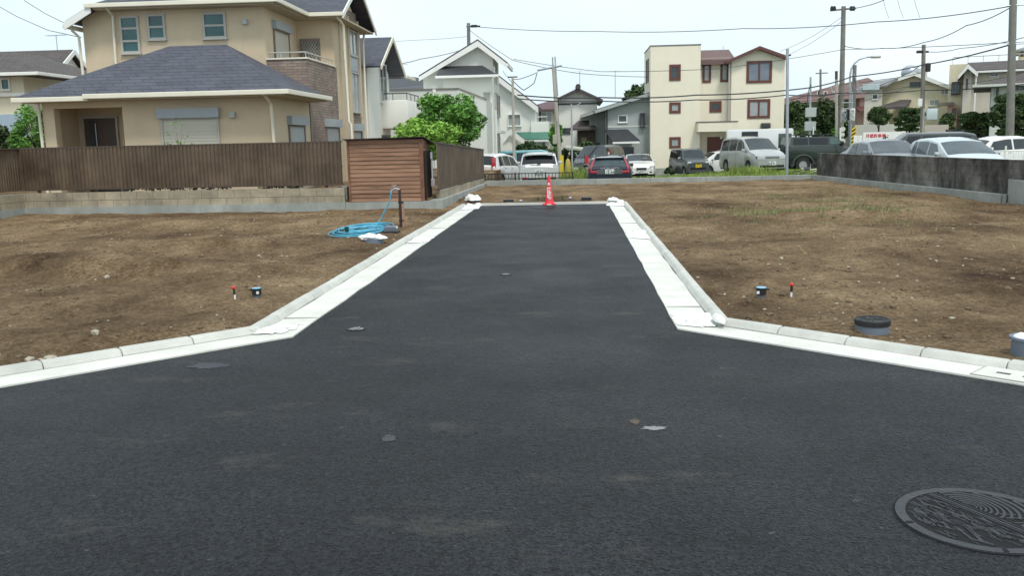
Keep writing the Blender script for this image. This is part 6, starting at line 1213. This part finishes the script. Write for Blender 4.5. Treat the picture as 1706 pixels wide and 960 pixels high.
# yellow covered object and lean-to canopy
q = A(952,290,41); t = thing('yellow_cover','yellow sheet draped over a narrow upright object behind the black railing','cover',(q.x-.15,41,backz(q.x,41)))
rnd = random.Random(3); mb = MB(); rows = []; zb_ = backz(q.x,41); 
for j,(z,r_) in enumerate([(0,.17),(.4,.18),(.8,.15),(1.1,.12),(1.3,.08),(1.36,.03)]): rows.append([(q.x-.15+cos(2*pi*k/18)*r_*(1+.15*sin(k*2.3+j)),41+sin(2*pi*k/18)*r_,zb_+z) for k in range(19)])
mb.grid(rows); mb.build('cloth', mat('yellow_sheet',(.36,.30,.07),.7,.25,3), t, smooth=True)
q = A(975,254,54); t = thing('carport_canopy','pale sloping flat canopy on thin posts beside the dark van','canopy',(q.x,54,backz(q.x,54))); a,e = A(942,248,54),A(1010,256,54); mb = MB(); mb.prism([(a.x,54,a.z),(e.x,54,e.z),(e.x,57,e.z+.1),(a.x,57,a.z+.1)],(0,0,.10)); mb.build('roof', M_poleL, t); mb = MB(); mb.tube([A(958,254,54.1),A(966,266,54.1)],.04,6); mb.tube([(a.x+.4,54.2,backz(a.x,54)),(a.x+.4,54.2,a.z)],.04,6); mb.tube([(e.x-.4,54.2,backz(e.x,54)),(e.x-.4,54.2,e.z)],.04,6); mb.build('posts', M_steel, t)
# bicycle lying in the grass
q = A(1343,288,33.6); bz = backz(q.x,33.6); t = thing('bicycle','pale bicycle lying tipped over in the grass by the end of the dark wall','bicycle',(q.x,33.6,bz)); T = Matrix.Translation((q.x,33.6,bz+.30)) @ Matrix.Rotation(.25,4,'Z') @ Matrix.Rotation(1.0,4,'X')
for x in (-.45,.45): mb = MB(); mb.tube([(x+.26*cos(a),0,.26*sin(a)) for a in [2*pi*k/20 for k in range(21)]],.016,6,cap=False); mb.tf(T); wo = mb.build('wheel', M_tyre, t, smooth=True); mb = MB(); [mb.tube([(x,0,0),(x+.25*cos(a),0,.25*sin(a))],.003,3) for a in [2*pi*k/12 for k in range(12)]]; mb.tf(T); mb.build('spokes', M_steel, wo)
M_bike = mat('cream_bike_paint',(.70,.68,.60),.4,.05); mb = MB()
for a,b_ in (((-.45,0,0),(-.1,0,-.02)),((-.1,0,-.02),(-.18,0,.38)),((-.45,0,0),(-.18,0,.30)),((-.1,0,-.02),(.36,0,.30)),((-.18,0,.32),(.34,0,.38)),((.45,0,0),(.33,0,.48)),((.33,-.22,.50),(.33,.22,.50))): mb.tube([a,b_],.016,6)
mb.tf(T); mb.build('frame', M_bike, t); mb = MB(); mb.cbox((-.18,0,.43),(.22,.12,.05),ch=.02); mb.tf(T); mb.build('saddle', M_black, t); mb = MB(); mb.cbox((.50,0,.42),(.26,.28,.2),ch=.02); mb.tf(T); mb.build('basket', M_white, t)
# ------------------------------------------------------------------ overhead wires
def wire(label, pts, r=.018, sag=0, name='overhead_wire', grp=None):
    P = [A(px,py,Y) for px,py,Y in pts]; out = []
    for i in range(len(P)-1):
        for k in range(12): f = k/12; q = P[i].lerp(P[i+1],f); q.z -= sag*4*f*(1-f)*1.0; out.append(q)
    out.append(P[-1]); o = MB().tube(out,r,5,cap=False).build(name, M_wire, None, loc=P[0]); tag(o,label,'wire',grp)
wire('thick sagging wire from above the tall white gable to the pole at the right edge',[(781,43,75),(1000,52,70),(1240,47,60),(1460,36,52),(1688,9,43)],.022,.12)
wire('wire crossing the three-storey house below its top windows',[(855,98,60),(1000,119,58),(1200,114,56),(1405,82,60),(1690,70,43)],.016,.05)
wire('upper of the two heavy dark wires across the three-storey house',[(862,158,48.2),(1000,162,50),(1160,158,50),(1340,147,52),(1420,127,56),(1537,108,56),(1690,72,43)],.035,.08)
wire('lower of the two heavy dark wires across the three-storey house',[(862,164,48.2),(1000,168,50),(1160,166,50),(1310,158,52),(1394,155,56),(1537,150,56),(1706,140,50)],.030,.08)
wire('wire rising from the concrete pole crossarm over the tile-ridged gable',[(780,48,75),(854,100,60),(965,122,62),(1100,128,66)],.018,.06)
wire('looping wire hanging from the crossarm above the green canopy house',[(895,120,50),(890,138,49),(872,150,48.5),(856,136,48)],.022,.02)
wire('second short wire from the crossarm of the yellow-guarded pole to the slender grey pole',[(893,121,50),(870,130,49),(856,132,48)],.018,.02)
wire('wire from the neighbour balcony roof to the tall white gable',[(636,106,44),(700,98,48),(790,75,60)],.018,.1)
wire('thin faint wire far above the white houses',[(628,68,80),(700,66,80),(780,60,75)],.014,.05)
wire('upper wire in the sky at the left edge',[(40,0,40),(75,22,38),(112,40,34),(137,50,29)],.013,.0)
wire('lower wire in the sky at the left edge',[(-20,0,44),(30,28,40),(80,50,36),(135,62,29)],.013,.0)
wire('wire from the tall pole swooping up to the pole at the right edge',[(1405,76,66),(1470,80,60),(1540,70,54),(1610,42,48),(1688,9,43)],.022,.12)
wire('wire leaving the tall pole crossarm towards the upper right',[(1407,14,66),(1440,10,60),(1480,-4,56)],.022,.05)
wire('wire from the transformer pole crossarm to the right edge',[(1545,86,56),(1600,80,52),(1706,62,44)],.018,.08)
wire('thin wire from the transformer pole descending left behind the signal',[(1540,104,56),(1500,128,60),(1440,150,62),(1300,166,66)],.018,.06)
wire('thin wire joining the far pole and the tall concrete pole',[(1405,26,66),(1350,62,72),(1300,85,80)],.014,.05)
wire('second thin wire joining the far pole and the tall concrete pole',[(1404,34,66),(1350,72,74),(1290,102,84)],.014,.05)
wire('wire between the equipment pole and the transformer pole over the maroon roof',[(1313,168,70),(1394,140,66),(1470,132,62),(1537,120,56)],.018,.05)
wire('wire across the beige twin-gable house walls',[(1310,171,64),(1394,160,62),(1537,140,56),(1620,138,54),(1706,120,50)],.014,.06)
wire('wire dropping steeply past the yellow terrace house',[(1537,133,56),(1500,150,60),(1432,170,62)],.014,.03)
wire('thin wire beside the tall white house wall',[(838,118,52),(846,128,50),(854,138,48)],.013,.03)
for i,px in enumerate((1473,1497,1525)): wire('thin drooping wire, '+('leftmost','middle','rightmost')[i]+' of three at the top right',[(px-3,-8,56),(px+1,10,56),(px+8,30,54)],.010,0)
# ------------------------------------------------------------------ small things on the lot and road
def gz(px,py,z=.075): p = G(px,py,z); return Vector((p.x,p.y,dz(p.x,p.y)))
M_ptop = mat('light_blue_cap',(.22,.50,.66),.35,.1,6); M_gpvc = mat('grey_pvc',(.13,.16,.20),.5,.12,3); M_redcap = mat('red_cap',(.62,.05,.04),.45,.1)
SCL = .8
for px,py,sd,lab in ((428,493,-1,'blue-capped black pipe access standing in the earth left of the road'),(1268,496,1,'blue-capped black pipe access standing in the earth right of the road')):
    p = gz(px,py); t = thing('pipe_access',lab,'pipe cap',p,'blue-capped pipe accesses'); x,y,z = p
    MB().lathe([(.042,-.05),(.042,.05),(.05,.05),(.05,.03)],(x,y,z),20,cap=False).build('pipe', M_gpvc, t, smooth=True, auto=40)
    mb = MB(); mb.lathe([(.052,.035),(.056,.035),(.056,.10),(.062,.105),(.062,.115),(.001,.115)],(x,y,z),24,cap=False); mb.cbox((x-.055*sd*-1,y,z+.098),(.07,.05,.02),ch=.006); mb.build('collar', M_black, t, smooth=True, auto=40)
    mb = MB(); mb.lathe([(.055,.116),(.055,.124),(.001,.127)],(x,y,z),24,cap=False); mb.build('cap', M_ptop, t, smooth=True, auto=40); mb = MB(); mb.cbox((x+(.03 if sd < 0 else -.045),y-.052,z+.068),(.03,.006,.034)); mb.build('sticker', M_white, t); t.scale = (.85,.85,.8)
for px,py,lean,lab in ((392,497,.12,'red-capped thin stake leaning in the earth left of the road'),(1318,495,-.03,'red-capped thin stake in the earth right of the road')):
    p = gz(px,py); t = thing('marker_stake',lab,'stake',p,'red-capped stakes'); q = Vector((p.x-lean*.14,p.y,p.z+.14))
    MB().tube([p-Vector((0,0,.03)),p.lerp(q,.45)],.014,8).build('shaft', M_white, t); MB().tube([p.lerp(q,.40),p.lerp(q,.85)],.016,8).build('sleeve', M_black, t)
    mb = MB(); mb.lathe([(.012,-.02),(.024,-.012),(.027,.004),(.02,.018),(.001,.022)],q,14,cap=False); mb.cbox(q+Vector((0,0,-.008)),(.055,.02,.016),ch=.005); mb.build('cap', M_redcap, t, smooth=True); t.scale = (.72,.72,.85)
# black manhole riser right
p = gz(1443,562,.06); p.y += .24; p.x += .12; p.z = dz(p.x,p.y); t = thing('manhole_riser','grey plastic manhole riser with round black iron lid on the earth at right','manhole riser',p); x,y,z = p
MB().lathe([(.145,-.08),(.145,.06),(.10,.06)],(x,y,z),36,cap=False).build('riser', M_gpvc, t, smooth=True, auto=40)
M_iron = mat('cast_iron',(.016,.016,.018),.6,.25,14,metal=0,bump=.3,bscale=60); mb = MB(); mb.lathe([(.135,.061),(.152,.063),(.155,.11),(.150,.118),(.138,.118),(.136,.112),(.001,.112)],(x,y,z),40,cap=False); rnd = random.Random(2)
for k in range(40): a,r_ = rnd.uniform(0,2*pi),rnd.uniform(.02,.12); mb.cbox((x+cos(a)*r_,y+sin(a)*r_,z+.113),(.022,.006,.006),rz=rnd.uniform(0,pi))
mb.build('lid', M_iron, t, smooth=True, auto=30); t.scale = (.88,.88,.82)
# sack-covered risers
def sack(parent, c, rx, ry, h, m, seed, nm='sack', wr=.25, ang=0, parent_none=None):
    rnd = random.Random(seed); rows = []; nn = 36
    for j in range(10):
        f = j/9; rr = cos(f*pi/2)**.8 if f < 1 else 0; row = []
        for k in range(nn+1):
            a = 2*pi*(k%nn)/nn; w_ = 1+wr*noise.noise(Vector((cos(a)*1.6,sin(a)*1.6,seed+f*1.5)))+wr*.4*noise.noise(Vector((cos(a)*5,sin(a)*5,seed+f*4)))
            x_,y_ = cos(a)*rx*rr*w_,sin(a)*ry*rr*w_; z_ = h*sin(f*pi/2)*(1+.55*noise.noise(Vector((x_*7/rx*.3,y_*7/ry*.3,seed)))) 
            row.append((c[0]+x_*cos(ang)-y_*sin(ang),c[1]+x_*sin(ang)+y_*cos(ang),c[2]+z_))
        rows.append(row)
    mb = MB(); mb.grid(rows); return mb.build(nm, m, parent, smooth=True, loc=None if parent else c)
p = gz(1712,602,.06); p.y += .20; p.x += .12; p.z = dz(p.x,p.y); t = thing('covered_riser','grey plastic riser stuffed with a white plastic bag at the right edge','riser',p); x,y,z = p
MB().lathe([(.13,-.06),(.13,.13),(.145,.14),(.145,.165),(.12,.165),(.12,.02)],(x,y,z),36,cap=False).build('riser', M_gpvc, t, smooth=True, auto=40); sack(t,(x,y,z+.11),.132,.132,.10,M_plastic,4,'bag',.25); t.scale = (1,1,.72)
p = gz(621,405); t = thing('covered_riser','grey riser covered by a crumpled white sack near the blue hose','riser',p); x,y,z = p
MB().lathe([(.20,-.05),(.20,.07),(.16,.07)],(x,y,z),32,cap=False).build('riser', M_gpvc, t, smooth=True, auto=40); sack(t,(x-.02,y,z+.06),.225,.22,.09,M_plastic,9,'sack',.5); t.scale = (.85,.85,.8)
p = gz(788,334); t = thing('covered_riser','dark grate topped by a peaked white sack at the far left end of the road','riser',p); x,y,z = p
MB().lathe([(.17,-.05),(.17,.05),(.14,.05)],(x,y,z),24,cap=False).build('riser', M_black, t); sack(t,(x,y,z+.04),.19,.15,.15,M_plastic,15,'sack',.5)
# white sheets on the gutters
def sheet(label, pts, z, h, seed, grp='white sheets laid on the gutters'):
    rnd = random.Random(seed); c = sum((Vector((*q,0)) for q in pts),Vector())/4; rows = []; n = 16
    for j in range(n+1):
        row = []
        for k in range(n+1):
            u,v = k/n,j/n; q = Vector(pts[0]).lerp(Vector(pts[1]),u).lerp(Vector(pts[3]).lerp(Vector(pts[2]),u),v); e = min(u,v,1-u,1-v); wv = .055*noise.noise(Vector((u*3,v*3,seed)))+.03*noise.noise(Vector((u*8,v*8,seed)))
            row.append((q.x+wv,q.y-wv*1.1,z+.003+min(1,e*7)*h*(.55+.9*noise.noise(Vector((u*3,v*3,seed*1.7)))+.35*noise.noise(Vector((u*9,v*9,seed))))**1.0 if e > 0 else z+.002))
        rows.append(row)
    mb = MB(); mb.grid(rows); o = mb.build('white_sheet', M_plastic, None, loc=(c.x,c.y,z), smooth=True); tag(o,label,'sheet',grp)
gp = lambda a,b_,z=.012: tuple(G(a,b_,z)[:2])
sheet('crumpled white sheet on the left gutter at the near corner',[gp(412,558),gp(470,556),gp(508,541),gp(452,543)],.014,.022,1)
sheet('white sheet on the left gutter level with the blue hose',[gp(680,405),gp(712,404),gp(724,395),gp(690,396)],.014,.018,2)
sheet('white sheets heaped at the far left end of the gutter',[gp(766,350),gp(798,348),gp(803,341),gp(776,342)],.014,.07,3)
sheet('wide white sheet on the right gutter at the near corner',[gp(1126,543),gp(1191,545),gp(1183,521),gp(1118,524)],.014,.022,4)
sheet('white sheet across the right gutter about halfway along',[gp(1046,396),gp(1084,399),gp(1074,383),gp(1042,386)],.014,.03,5)
sheet('white sheets heaped at the far right end of the gutter',[gp(1012,343),gp(1040,343),gp(1036,334),gp(1012,334)],.014,.03,6)
o = sack(None, G(1197,534,.05), .045,.15,.045,M_plastic,21,'white_bag',.12,.1); tag(o,'narrow white plastic bag draped over the right kerb at the corner','bag')
for px,py,rx,ry,h,lab in ((1022,335,.16,.28,.09,'plump white sandbag at the far right end of the road'),(1034,337,.10,.20,.06,'slim white sack leaning beside the plump sandbag on the right'),(783,343,.12,.2,.035,'low white sack on the far left end of the gutter')):
    q = G(px,py,.03); o = sack(None, q, rx,ry,h,M_plastic,px,'sandbag',.14,.1); tag(o,lab,'sandbag')
# hose
rnd = random.Random(8); c = gz(612,380); t = thing('garden_hose','bright blue hose coiled on the earth and rising to the tap','hose',c); M_hose = mat('blue_hose',(.05,.34,.50),.35,.12,5,coat=.3); mb = MB(); pts = []
ec = G(603,381,.1)
for k in range(520):
    f = k/519; a = f*2*pi*13; rr = .78*(.55+.45*noise.noise(Vector((f*26,1,3)))+.28*sin(f*17)); rr = max(.25,min(.95,rr)); pts.append((ec.x+cos(a)*rr*.72+.10*noise.noise(Vector((f*40,0,0))), ec.y+sin(a)*rr*1.5, dz(ec.x,ec.y)+.015+.012*(k%40)/40+.03*f+.015*abs(noise.noise(Vector((f*90,2,0))))))
tapb = gz(668,376); tx,ty = tapb.x,tapb.y; tz = A(650,315,ty).z; last = pts[-1]
q0 = Vector(last); q3 = Vector((A(652,318,ty).x,ty,tz)); mids = [q0,Vector((A(630,372,ty).x,ty-.1,tapb.z+.06)),Vector((A(641,352,ty).x,ty,A(641,352,ty).z)),Vector((A(649,335,ty).x,ty,A(649,335,ty).z)),q3]
for i in range(4):
    for k in range(8):
        f = (k+1)/8; p0,p1,p2,p3 = mids[max(0,i-1)],mids[i],mids[i+1],mids[min(4,i+2)]; pts.append(tuple(.5*((2*p1)+(p2-p0)*f+(2*p0-5*p1+4*p2-p3)*f*f+(3*p1-p0-3*p2+p3)*f**3)))
mb.tube(pts,.0125,6); mb.build('coil', M_hose, t, smooth=True)
t = thing('standpipe','dark water standpipe with chrome tap tied to a wooden stake beside the hose','standpipe',tapb); x,y,z = tapb; zt = A(664,316,y).z
MB().tube([(x,y,z-.05),(x,y,zt)],.026,10).build('pipe', mat('dark_brown_pipe',(.04,.022,.018),.5), t); mb = MB(); xl_ = A(652,316,y).x; mb.tube([(x,y,zt),(x-.06,y,zt+.02),(xl_+.06,y,zt+.02),(xl_,y,zt-.03),(xl_,y,zt-.08)],.016,8); mb.tube([(x-.1,y,zt+.02),(x-.1,y,zt+.07)],.012,6); mb.cbox((x-.1,y,zt+.075),(.09,.03,.016),ch=.006); mb.build('tap', M_chrome, t, smooth=True, auto=40)
mb = MB(); mb.box(x+.032,x+.072,y-.02,y+.02,z-.04,zt-.20); st = mb.build('wooden_stake', mat('pinkish_timber',(.34,.19,.13),.8,.15,7), t); mb = MB(); mb.cbox((x+.02,y,zt-.23),(.10,.06,.03)); mb.cbox((x+.02,y,z+.12),(.10,.06,.02)); mb.build('strap', M_black, t)
p = gz(655,386); t = thing('valve_box','flat black plastic valve box between the hose and the kerb','valve box',p); x,y,z = p; mb = MB(); mb.cbox((x-.03,y,z+.015),(.26,.30,.05),ch=.01); mb.build('rim', M_black, t); mb = MB(); mb.cbox((x-.10,y+.28,z+.04),(.22,.2,.10),ch=.015); mb.build('block', M_gpvc, t); mb = MB(); mb.cbox((x+.03,y+.2,z+.075),(.03,.03,.03)); mb.build('tab', M_white, t)
p = gz(578,390); mb = MB(); mb.lathe([(.035,-.05),(.035,.11),(.038,.115),(.038,.15),(.001,.15)],p,16,cap=False); o = mb.build('pipe_stub', mat('dark_green_pipe',(.015,.075,.045),.5), None, loc=p, smooth=True, auto=40); tag(o,'short dark green pipe stub upright in front of the hose coil','pipe stub')
# iron lids in the asphalt
def lid(px,py,r_,label,seed,light=True):
    p = G(px,py,.004); t = thing('utility_cover',label,'cover',(p.x,p.y,.002)); MB().lathe([(r_,-.02),(r_,.004),(r_*.88,.004),(r_*.86,.0),(.001,.0)],(p.x,p.y,.003),32,cap=False).build('frame', M_iron, t); mb = MB(); rnd = random.Random(seed)
    for k in range(46): a,rr = rnd.uniform(0,2*pi),rnd.uniform(.05,.78)*r_; mb.cbox((p.x+cos(a)*rr,p.y+sin(a)*rr,.0055),(r_*.20,r_*.11,.003),rz=rnd.uniform(0,pi))
    mb.build('relief', mat('worn_iron',(.30,.31,.31),.5,.2,20), t)
lid(593.5,548,.085,'small round iron cover in the asphalt near the left gutter',3); lid(843,457,.075,'small round iron cover in the middle of the asphalt road',4)
p = G(903,346,.004); t = thing('utility_cover','round iron manhole cover at the far end of the asphalt before the cone','manhole cover',(p.x,p.y,.002)); MB().lathe([(.30,-.02),(.30,.006),(.27,.006),(.265,.002),(.001,.002)],(p.x,p.y,.003),40,cap=False).build('frame', M_iron, t); mb = MB(); [mb.lathe([(r_,.004),(r_,.009),(r_-.02,.009),(r_-.02,.004)],(p.x,p.y,.003),36,cap=False) for r_ in (.22,.15,.08)]; mb.build('relief', mat('iron_relief',(.09,.10,.11),.5,.2,20), t)
# big patterned manhole cover
p = Vector((*tuple(G(1634,866,.0)[:2]),0)); t = thing('manhole_cover','large patterned iron manhole cover in the lower right with arcs and wavy relief','manhole cover',(p.x,p.y,.0)); x,y = p.x,p.y; RO = .335
M_irl = mat('worn_iron_relief',(.038,.040,.046),.5,.3,30,metal=.3,bump=.2,bscale=90); M_ird = mat('dark_iron_recess',(.004,.004,.005),.95,.3,30)
MB().lathe([(RO+.006,-.01),(RO+.006,.002),(RO,.002)],(x,y,.001),64,cap=False).build('outer_gap', M_ird, t); MB().lathe([(RO-.002,-.01),(RO-.004,.006),(RO-.045,.006),(RO-.045,.002)],(x,y,.001),72,cap=False).build('frame', M_irl, t); MB().lathe([(RO-.040,.003),(.001,.003)],(x,y,.001),48,cap=False).build('plate', M_ird, t)
mb = MB(); RI = RO-.050; ang = math.atan2(1.0,-.55)      # dividing ridge direction
D = Vector((cos(ang),sin(ang))); Nn = Vector((D.y,-D.x))      # Nn points to the arc side
def rib(pts, w_, mb, h=.0075):
    pts = [Vector(q) for q in pts]; L_,R_ = [],[]
    for i,q in enumerate(pts):
        d_ = (pts[min(i+1,len(pts)-1)]-pts[max(0,i-1)]); d_ = d_.normalized() if d_.length > 0 else Vector((1,0)); n_ = Vector((-d_.y,d_.x))*w_/2; L_.append(q+n_); R_.append(q-n_)
    rows = [[(x+a.x,y+a.y,.004) for a in L_],[(x+a.x*.999,y+a.y*.999,.001+h) for a in [l.lerp(r__,.12) for l,r__ in zip(L_,R_)]],[(x+a.x,y+a.y,.001+h) for a in [l.lerp(r__,.88) for l,r__ in zip(L_,R_)]],[(x+a.x,y+a.y,.004) for a in R_]]
    mb.grid(rows)
off = .035
for o_,w_ in ((off,.012),(off+.018,.006),(off-.018,.006)): hw_ = sqrt(RI*RI-o_*o_); rib([Nn*o_-D*hw_*.99,Nn*o_+D*hw_*.99],w_,mb)
fc = Nn*(off+.03)+D*.10
r_ = .022; k = 0
while r_ < .55:
    w_ = .007+.012*min(1,r_/.25); seg = []
    for j in range(61):
        a = -pi/2+pi*j/60; q = fc+Nn*cos(a)*r_*.9+D*sin(a)*r_*1.15
        ok = q.length < RI and q.dot(Nn) > off+.03 and not (q.dot(D) < -.06 and q.dot(Nn) < .12 and r_ < .2)
        if ok: seg.append(q)
        else:
            if len(seg) > 2: rib(seg,w_,mb)
            seg = []
    if len(seg) > 2: rib(seg,w_,mb)
    r_ += w_*2.0
rnd = random.Random(6)
for k in range(520):
    q = Vector((rnd.uniform(-RI,RI),rnd.uniform(-RI,RI)))
    if q.length > RI-.015 or q.dot(Nn) > off-.030: continue
    if q.dot(D) < -.05 and q.dot(Nn) < -.10 and rnd.random() < .8: continue
    n_ = rnd.randint(2,4); dirn = D*1.0+Nn*rnd.uniform(-.25,.45); dirn.normalize(); L__ = rnd.uniform(.03,.07); pts = []
    for j in range(9): f = j/8-.5; s_ = q+dirn*L__*f+D*.006*sin(f*8+k); pts.append(s_) if s_.length < RI and s_.dot(Nn) < off-.025 else None
    if len(pts) > 2: rib(pts,rnd.uniform(.004,.008),mb,.0068+rnd.uniform(0,.0008))
for o_ in (.0,.016,.032): rib([D*(-.10)+Nn*(-.04-o_),D*(-.04)+Nn*(-.12-o_*.6),D*(-.16)+Nn*(-.19-o_*.3)],.006,mb,.0082)
rib([D*(-.02)+Nn*(-.17),D*(-.12)+Nn*(-.21),D*(-.20)+Nn*(-.18)],.010,mb,.0083)
for s_ in (-.05,.0,.05,.09): rib([D*(-.10+s_)+Nn*(.07+.3*abs(s_)),D*(-.14+s_)+Nn*(.15)],.008,mb,.0081)
mb.build('relief', M_irl, t)
mb = MB(); q = D*.30; 
for a in (0.55,-1.7,3.3): mb.cbox((x+cos(a)*(RO-.024),y+sin(a)*(RO-.024),.0072),(.03,.018,.003),rz=a)
mb.build('key_slots', M_ird, t)
# cone
p = G(915,338.5,.09); p = Vector((p.x,p.y+.1,dz(p.x,p.y+.1))); t = thing('traffic_cone','tall red traffic cone with white lettering at the far end of the road','traffic cone',p); x,y,z = p
M_cone = mat('cone_red',(.70,.035,.055),.5,.06,3); H_ = A(915,293,y).z-z
MB().lathe([(.118,.035),(.105,.06),(.030,H_-.02),(.026,H_),(.001,H_)],p,32,cap=False).build('body', M_cone, t, smooth=True, auto=40); MB().cbox((x,y,z+.02),(.32,.32,.035),ch=.012).build('base', M_cone, t)
for i,(ch_,zz,s_) in enumerate((('お',H_*.72,.075),('願',H_*.53,.105),('住',H_*.40,.11),('宅',H_*.27,.115))):
    rr = .118-(.088)*(zz/H_); mt = facing(Vector((x,y-rr-.004,z+zz)), (0,-1,0)) @ Matrix.Rotation(-.13,4,'X'); textmb(ch_, s_, mt, .002, .003).build('lettering', M_white, t)
MB().cbox((x+.0,y-.165,z+.018),(.10,.006,.022)).build('tag', M_white, t)
# markers along the road end
for px,lab in ((844,'flat dark drain box left of the cone at the road end'),(978,'flat dark drain box right of the cone at the road end')):
    q = gz(px,337.0,.1); q.y = 23.35; q.z = dz(q.x,q.y); t = thing('drain_box',lab,'drain box',q,'dark drain boxes'); MB().cbox((q.x,q.y,q.z+.03),(.26,.22,.07),ch=.01).build('box', M_black, t)
for px,lab in ((865.5,'small white and black marker block left of the cone'),(950,'small white and black marker block right of the cone')):
    q = gz(px,336,.1); q.y = 23.4; q.z = dz(q.x,q.y); t = thing('marker_block',lab,'marker',q,'small marker blocks'); MB().cbox((q.x,q.y,q.z+.03),(.10,.08,.07),ch=.01).build('block', M_gpvc, t); MB().cbox((q.x,q.y-.042,q.z+.045),(.07,.008,.03)).build('face', M_white, t)
for px,lab in ((894,'thin dark green peg immediately left of the cone'),(936,'thin dark green peg immediately right of the cone')):
    q = gz(px,337,.1); q.y = 23.4; q.z = dz(q.x,q.y); o = MB().tube([(q.x,q.y,q.z-.03),(q.x,q.y,q.z+.09)],.022,8).build('peg', mat('dark_green_pipe',(.015,.075,.045),.5), None, loc=q); tag(o,lab,'peg','dark green pegs')
# loose paint spills and a pale fragment on the asphalt
def blot(name,label,cat,pts,m,z=.004,h=.003):
    P = [G(a,b_,0) for a,b_ in pts]; c = sum(P,Vector())/len(P); mb = MB(); mb.prism([(q.x,q.y,z) for q in P],(0,0,h)); o = mb.build(name,m,None,loc=(c.x,c.y,z)); tag(o,label,cat)
M_mort = mat('dried_mortar',(.21,.22,.235),.8,.25,30); M_rust = mat('tan_scuff',(.085,.065,.045),.9,.4,30)
def jag(name,label,cat,px,py,rx,ry,m,seed,z=.0015,h=.0008):
    c = G(px,py,0); P = []
    for k in range(70):
        a = 2*pi*k/70; r_ = 1+.45*noise.noise(Vector((cos(a)*1.5,sin(a)*1.5,seed)))+.45*noise.noise(Vector((cos(a)*6,sin(a)*6,seed)))+.2*noise.noise(Vector((cos(a)*15,sin(a)*15,seed))); P.append((c.x+cos(a)*rx*r_,c.y+sin(a)*ry*r_,z))
    mb = MB(); mb.prism(P,(0,0,h)); tag(mb.build(name,m,None,loc=(c.x,c.y,z)),label,cat)
jag('mortar_splash','pale grey dried mortar splash on the asphalt right of centre','splash',1089,714,.058,.032,M_mort,12)
jag('tan_scuff','tan earthy scuff on the asphalt beside the pale mortar splash','scuff',1057,703,.030,.045,M_rust,3)
jag('damp_patch','large faint bluish damp patch on the asphalt near the left kerb corner','damp patch',345,610,.17,.08,mat('damp_grey',(.016,.019,.027),.5,.4,3),5)
jag('mortar_smear','faint grey mortar smear on the asphalt left of centre','smear',648,731,.045,.055,mat('faint_mortar',(.038,.045,.052),.75,.3,20),8)
# stones
def stone(mb,rnd,c,s):
    bm = bmesh.new(); bmesh.ops.create_icosphere(bm,subdivisions=1,radius=1); sc_ = (s*rnd.uniform(.7,1.3),s*rnd.uniform(.7,1.3),s*rnd.uniform(.4,.7)); a = rnd.uniform(0,6)
    vs = []
    for v in bm.verts: q = v.co*(1+rnd.uniform(-.18,.18)); vs.append((c[0]+(q.x*cos(a)-q.y*sin(a))*sc_[0],c[1]+(q.x*sin(a)+q.y*cos(a))*sc_[1],c[2]+q.z*sc_[2]))
    fs = [tuple(v.index for v in f.verts) for f in bm.faces]; bm.free(); mb.add(vs,fs)
rnd = random.Random(31)
M_stone = mat('pale_stone',(.36,.32,.25),.9,.2,9,bump=.3)
M_clod = mat('earth_clod',(.13,.088,.052),.95,.3,9,bump=.4)
for px,py,s,lab in ((178,459,.055,'pale triangular stone in the middle of the left earth slope'),(160,564,.05,'brownish rounded stone near the left kerb'),(84,592,.045,'larger rounded stone at the lower left by the kerb'),(48,596,.035,'pale flat stone at the far lower left'),(1560,434,.03,'small pale stone on the earth at right'),(1302,430,.035,'pale chip on the earth right of the road'),(1410,480,.0,'')):
    if not s: continue
    q = gz(px,py); mb = MB(); stone(mb,rnd,q+Vector((0,0,s*.2)),s); o = mb.build('stone',M_stone,None,loc=q); tag(o,lab,'stone','larger stones on the earth')
mb = MB(); mc = MB()
for k in range(13000):
    side = rnd.random() < .62; y = 5.5+rnd.random()**1.3*16.5
    x = xl(y)-.05-rnd.random()**1.1*9 if side else xr(y)+.05+rnd.random()**1.2*8
    if fbm(x,y,.8,3,2) < rnd.uniform(-.5,.45): continue
    s = .006+.018*rnd.random()**5; (stone(mb,rnd,(x,y,dz(x,y)+s*.2),s) if rnd.random() < .3 else stone(mc,rnd,(x,y,dz(x,y)+s*.2),s*1.7))
tag(mb.build('scattered_gravel',M_stone),'pale gravel chips scattered over the bare earth','gravel',kind='stuff'); tag(mc.build('earth_clods',M_clod),'small dark clods scattered over the bare earth','clods',kind='stuff')
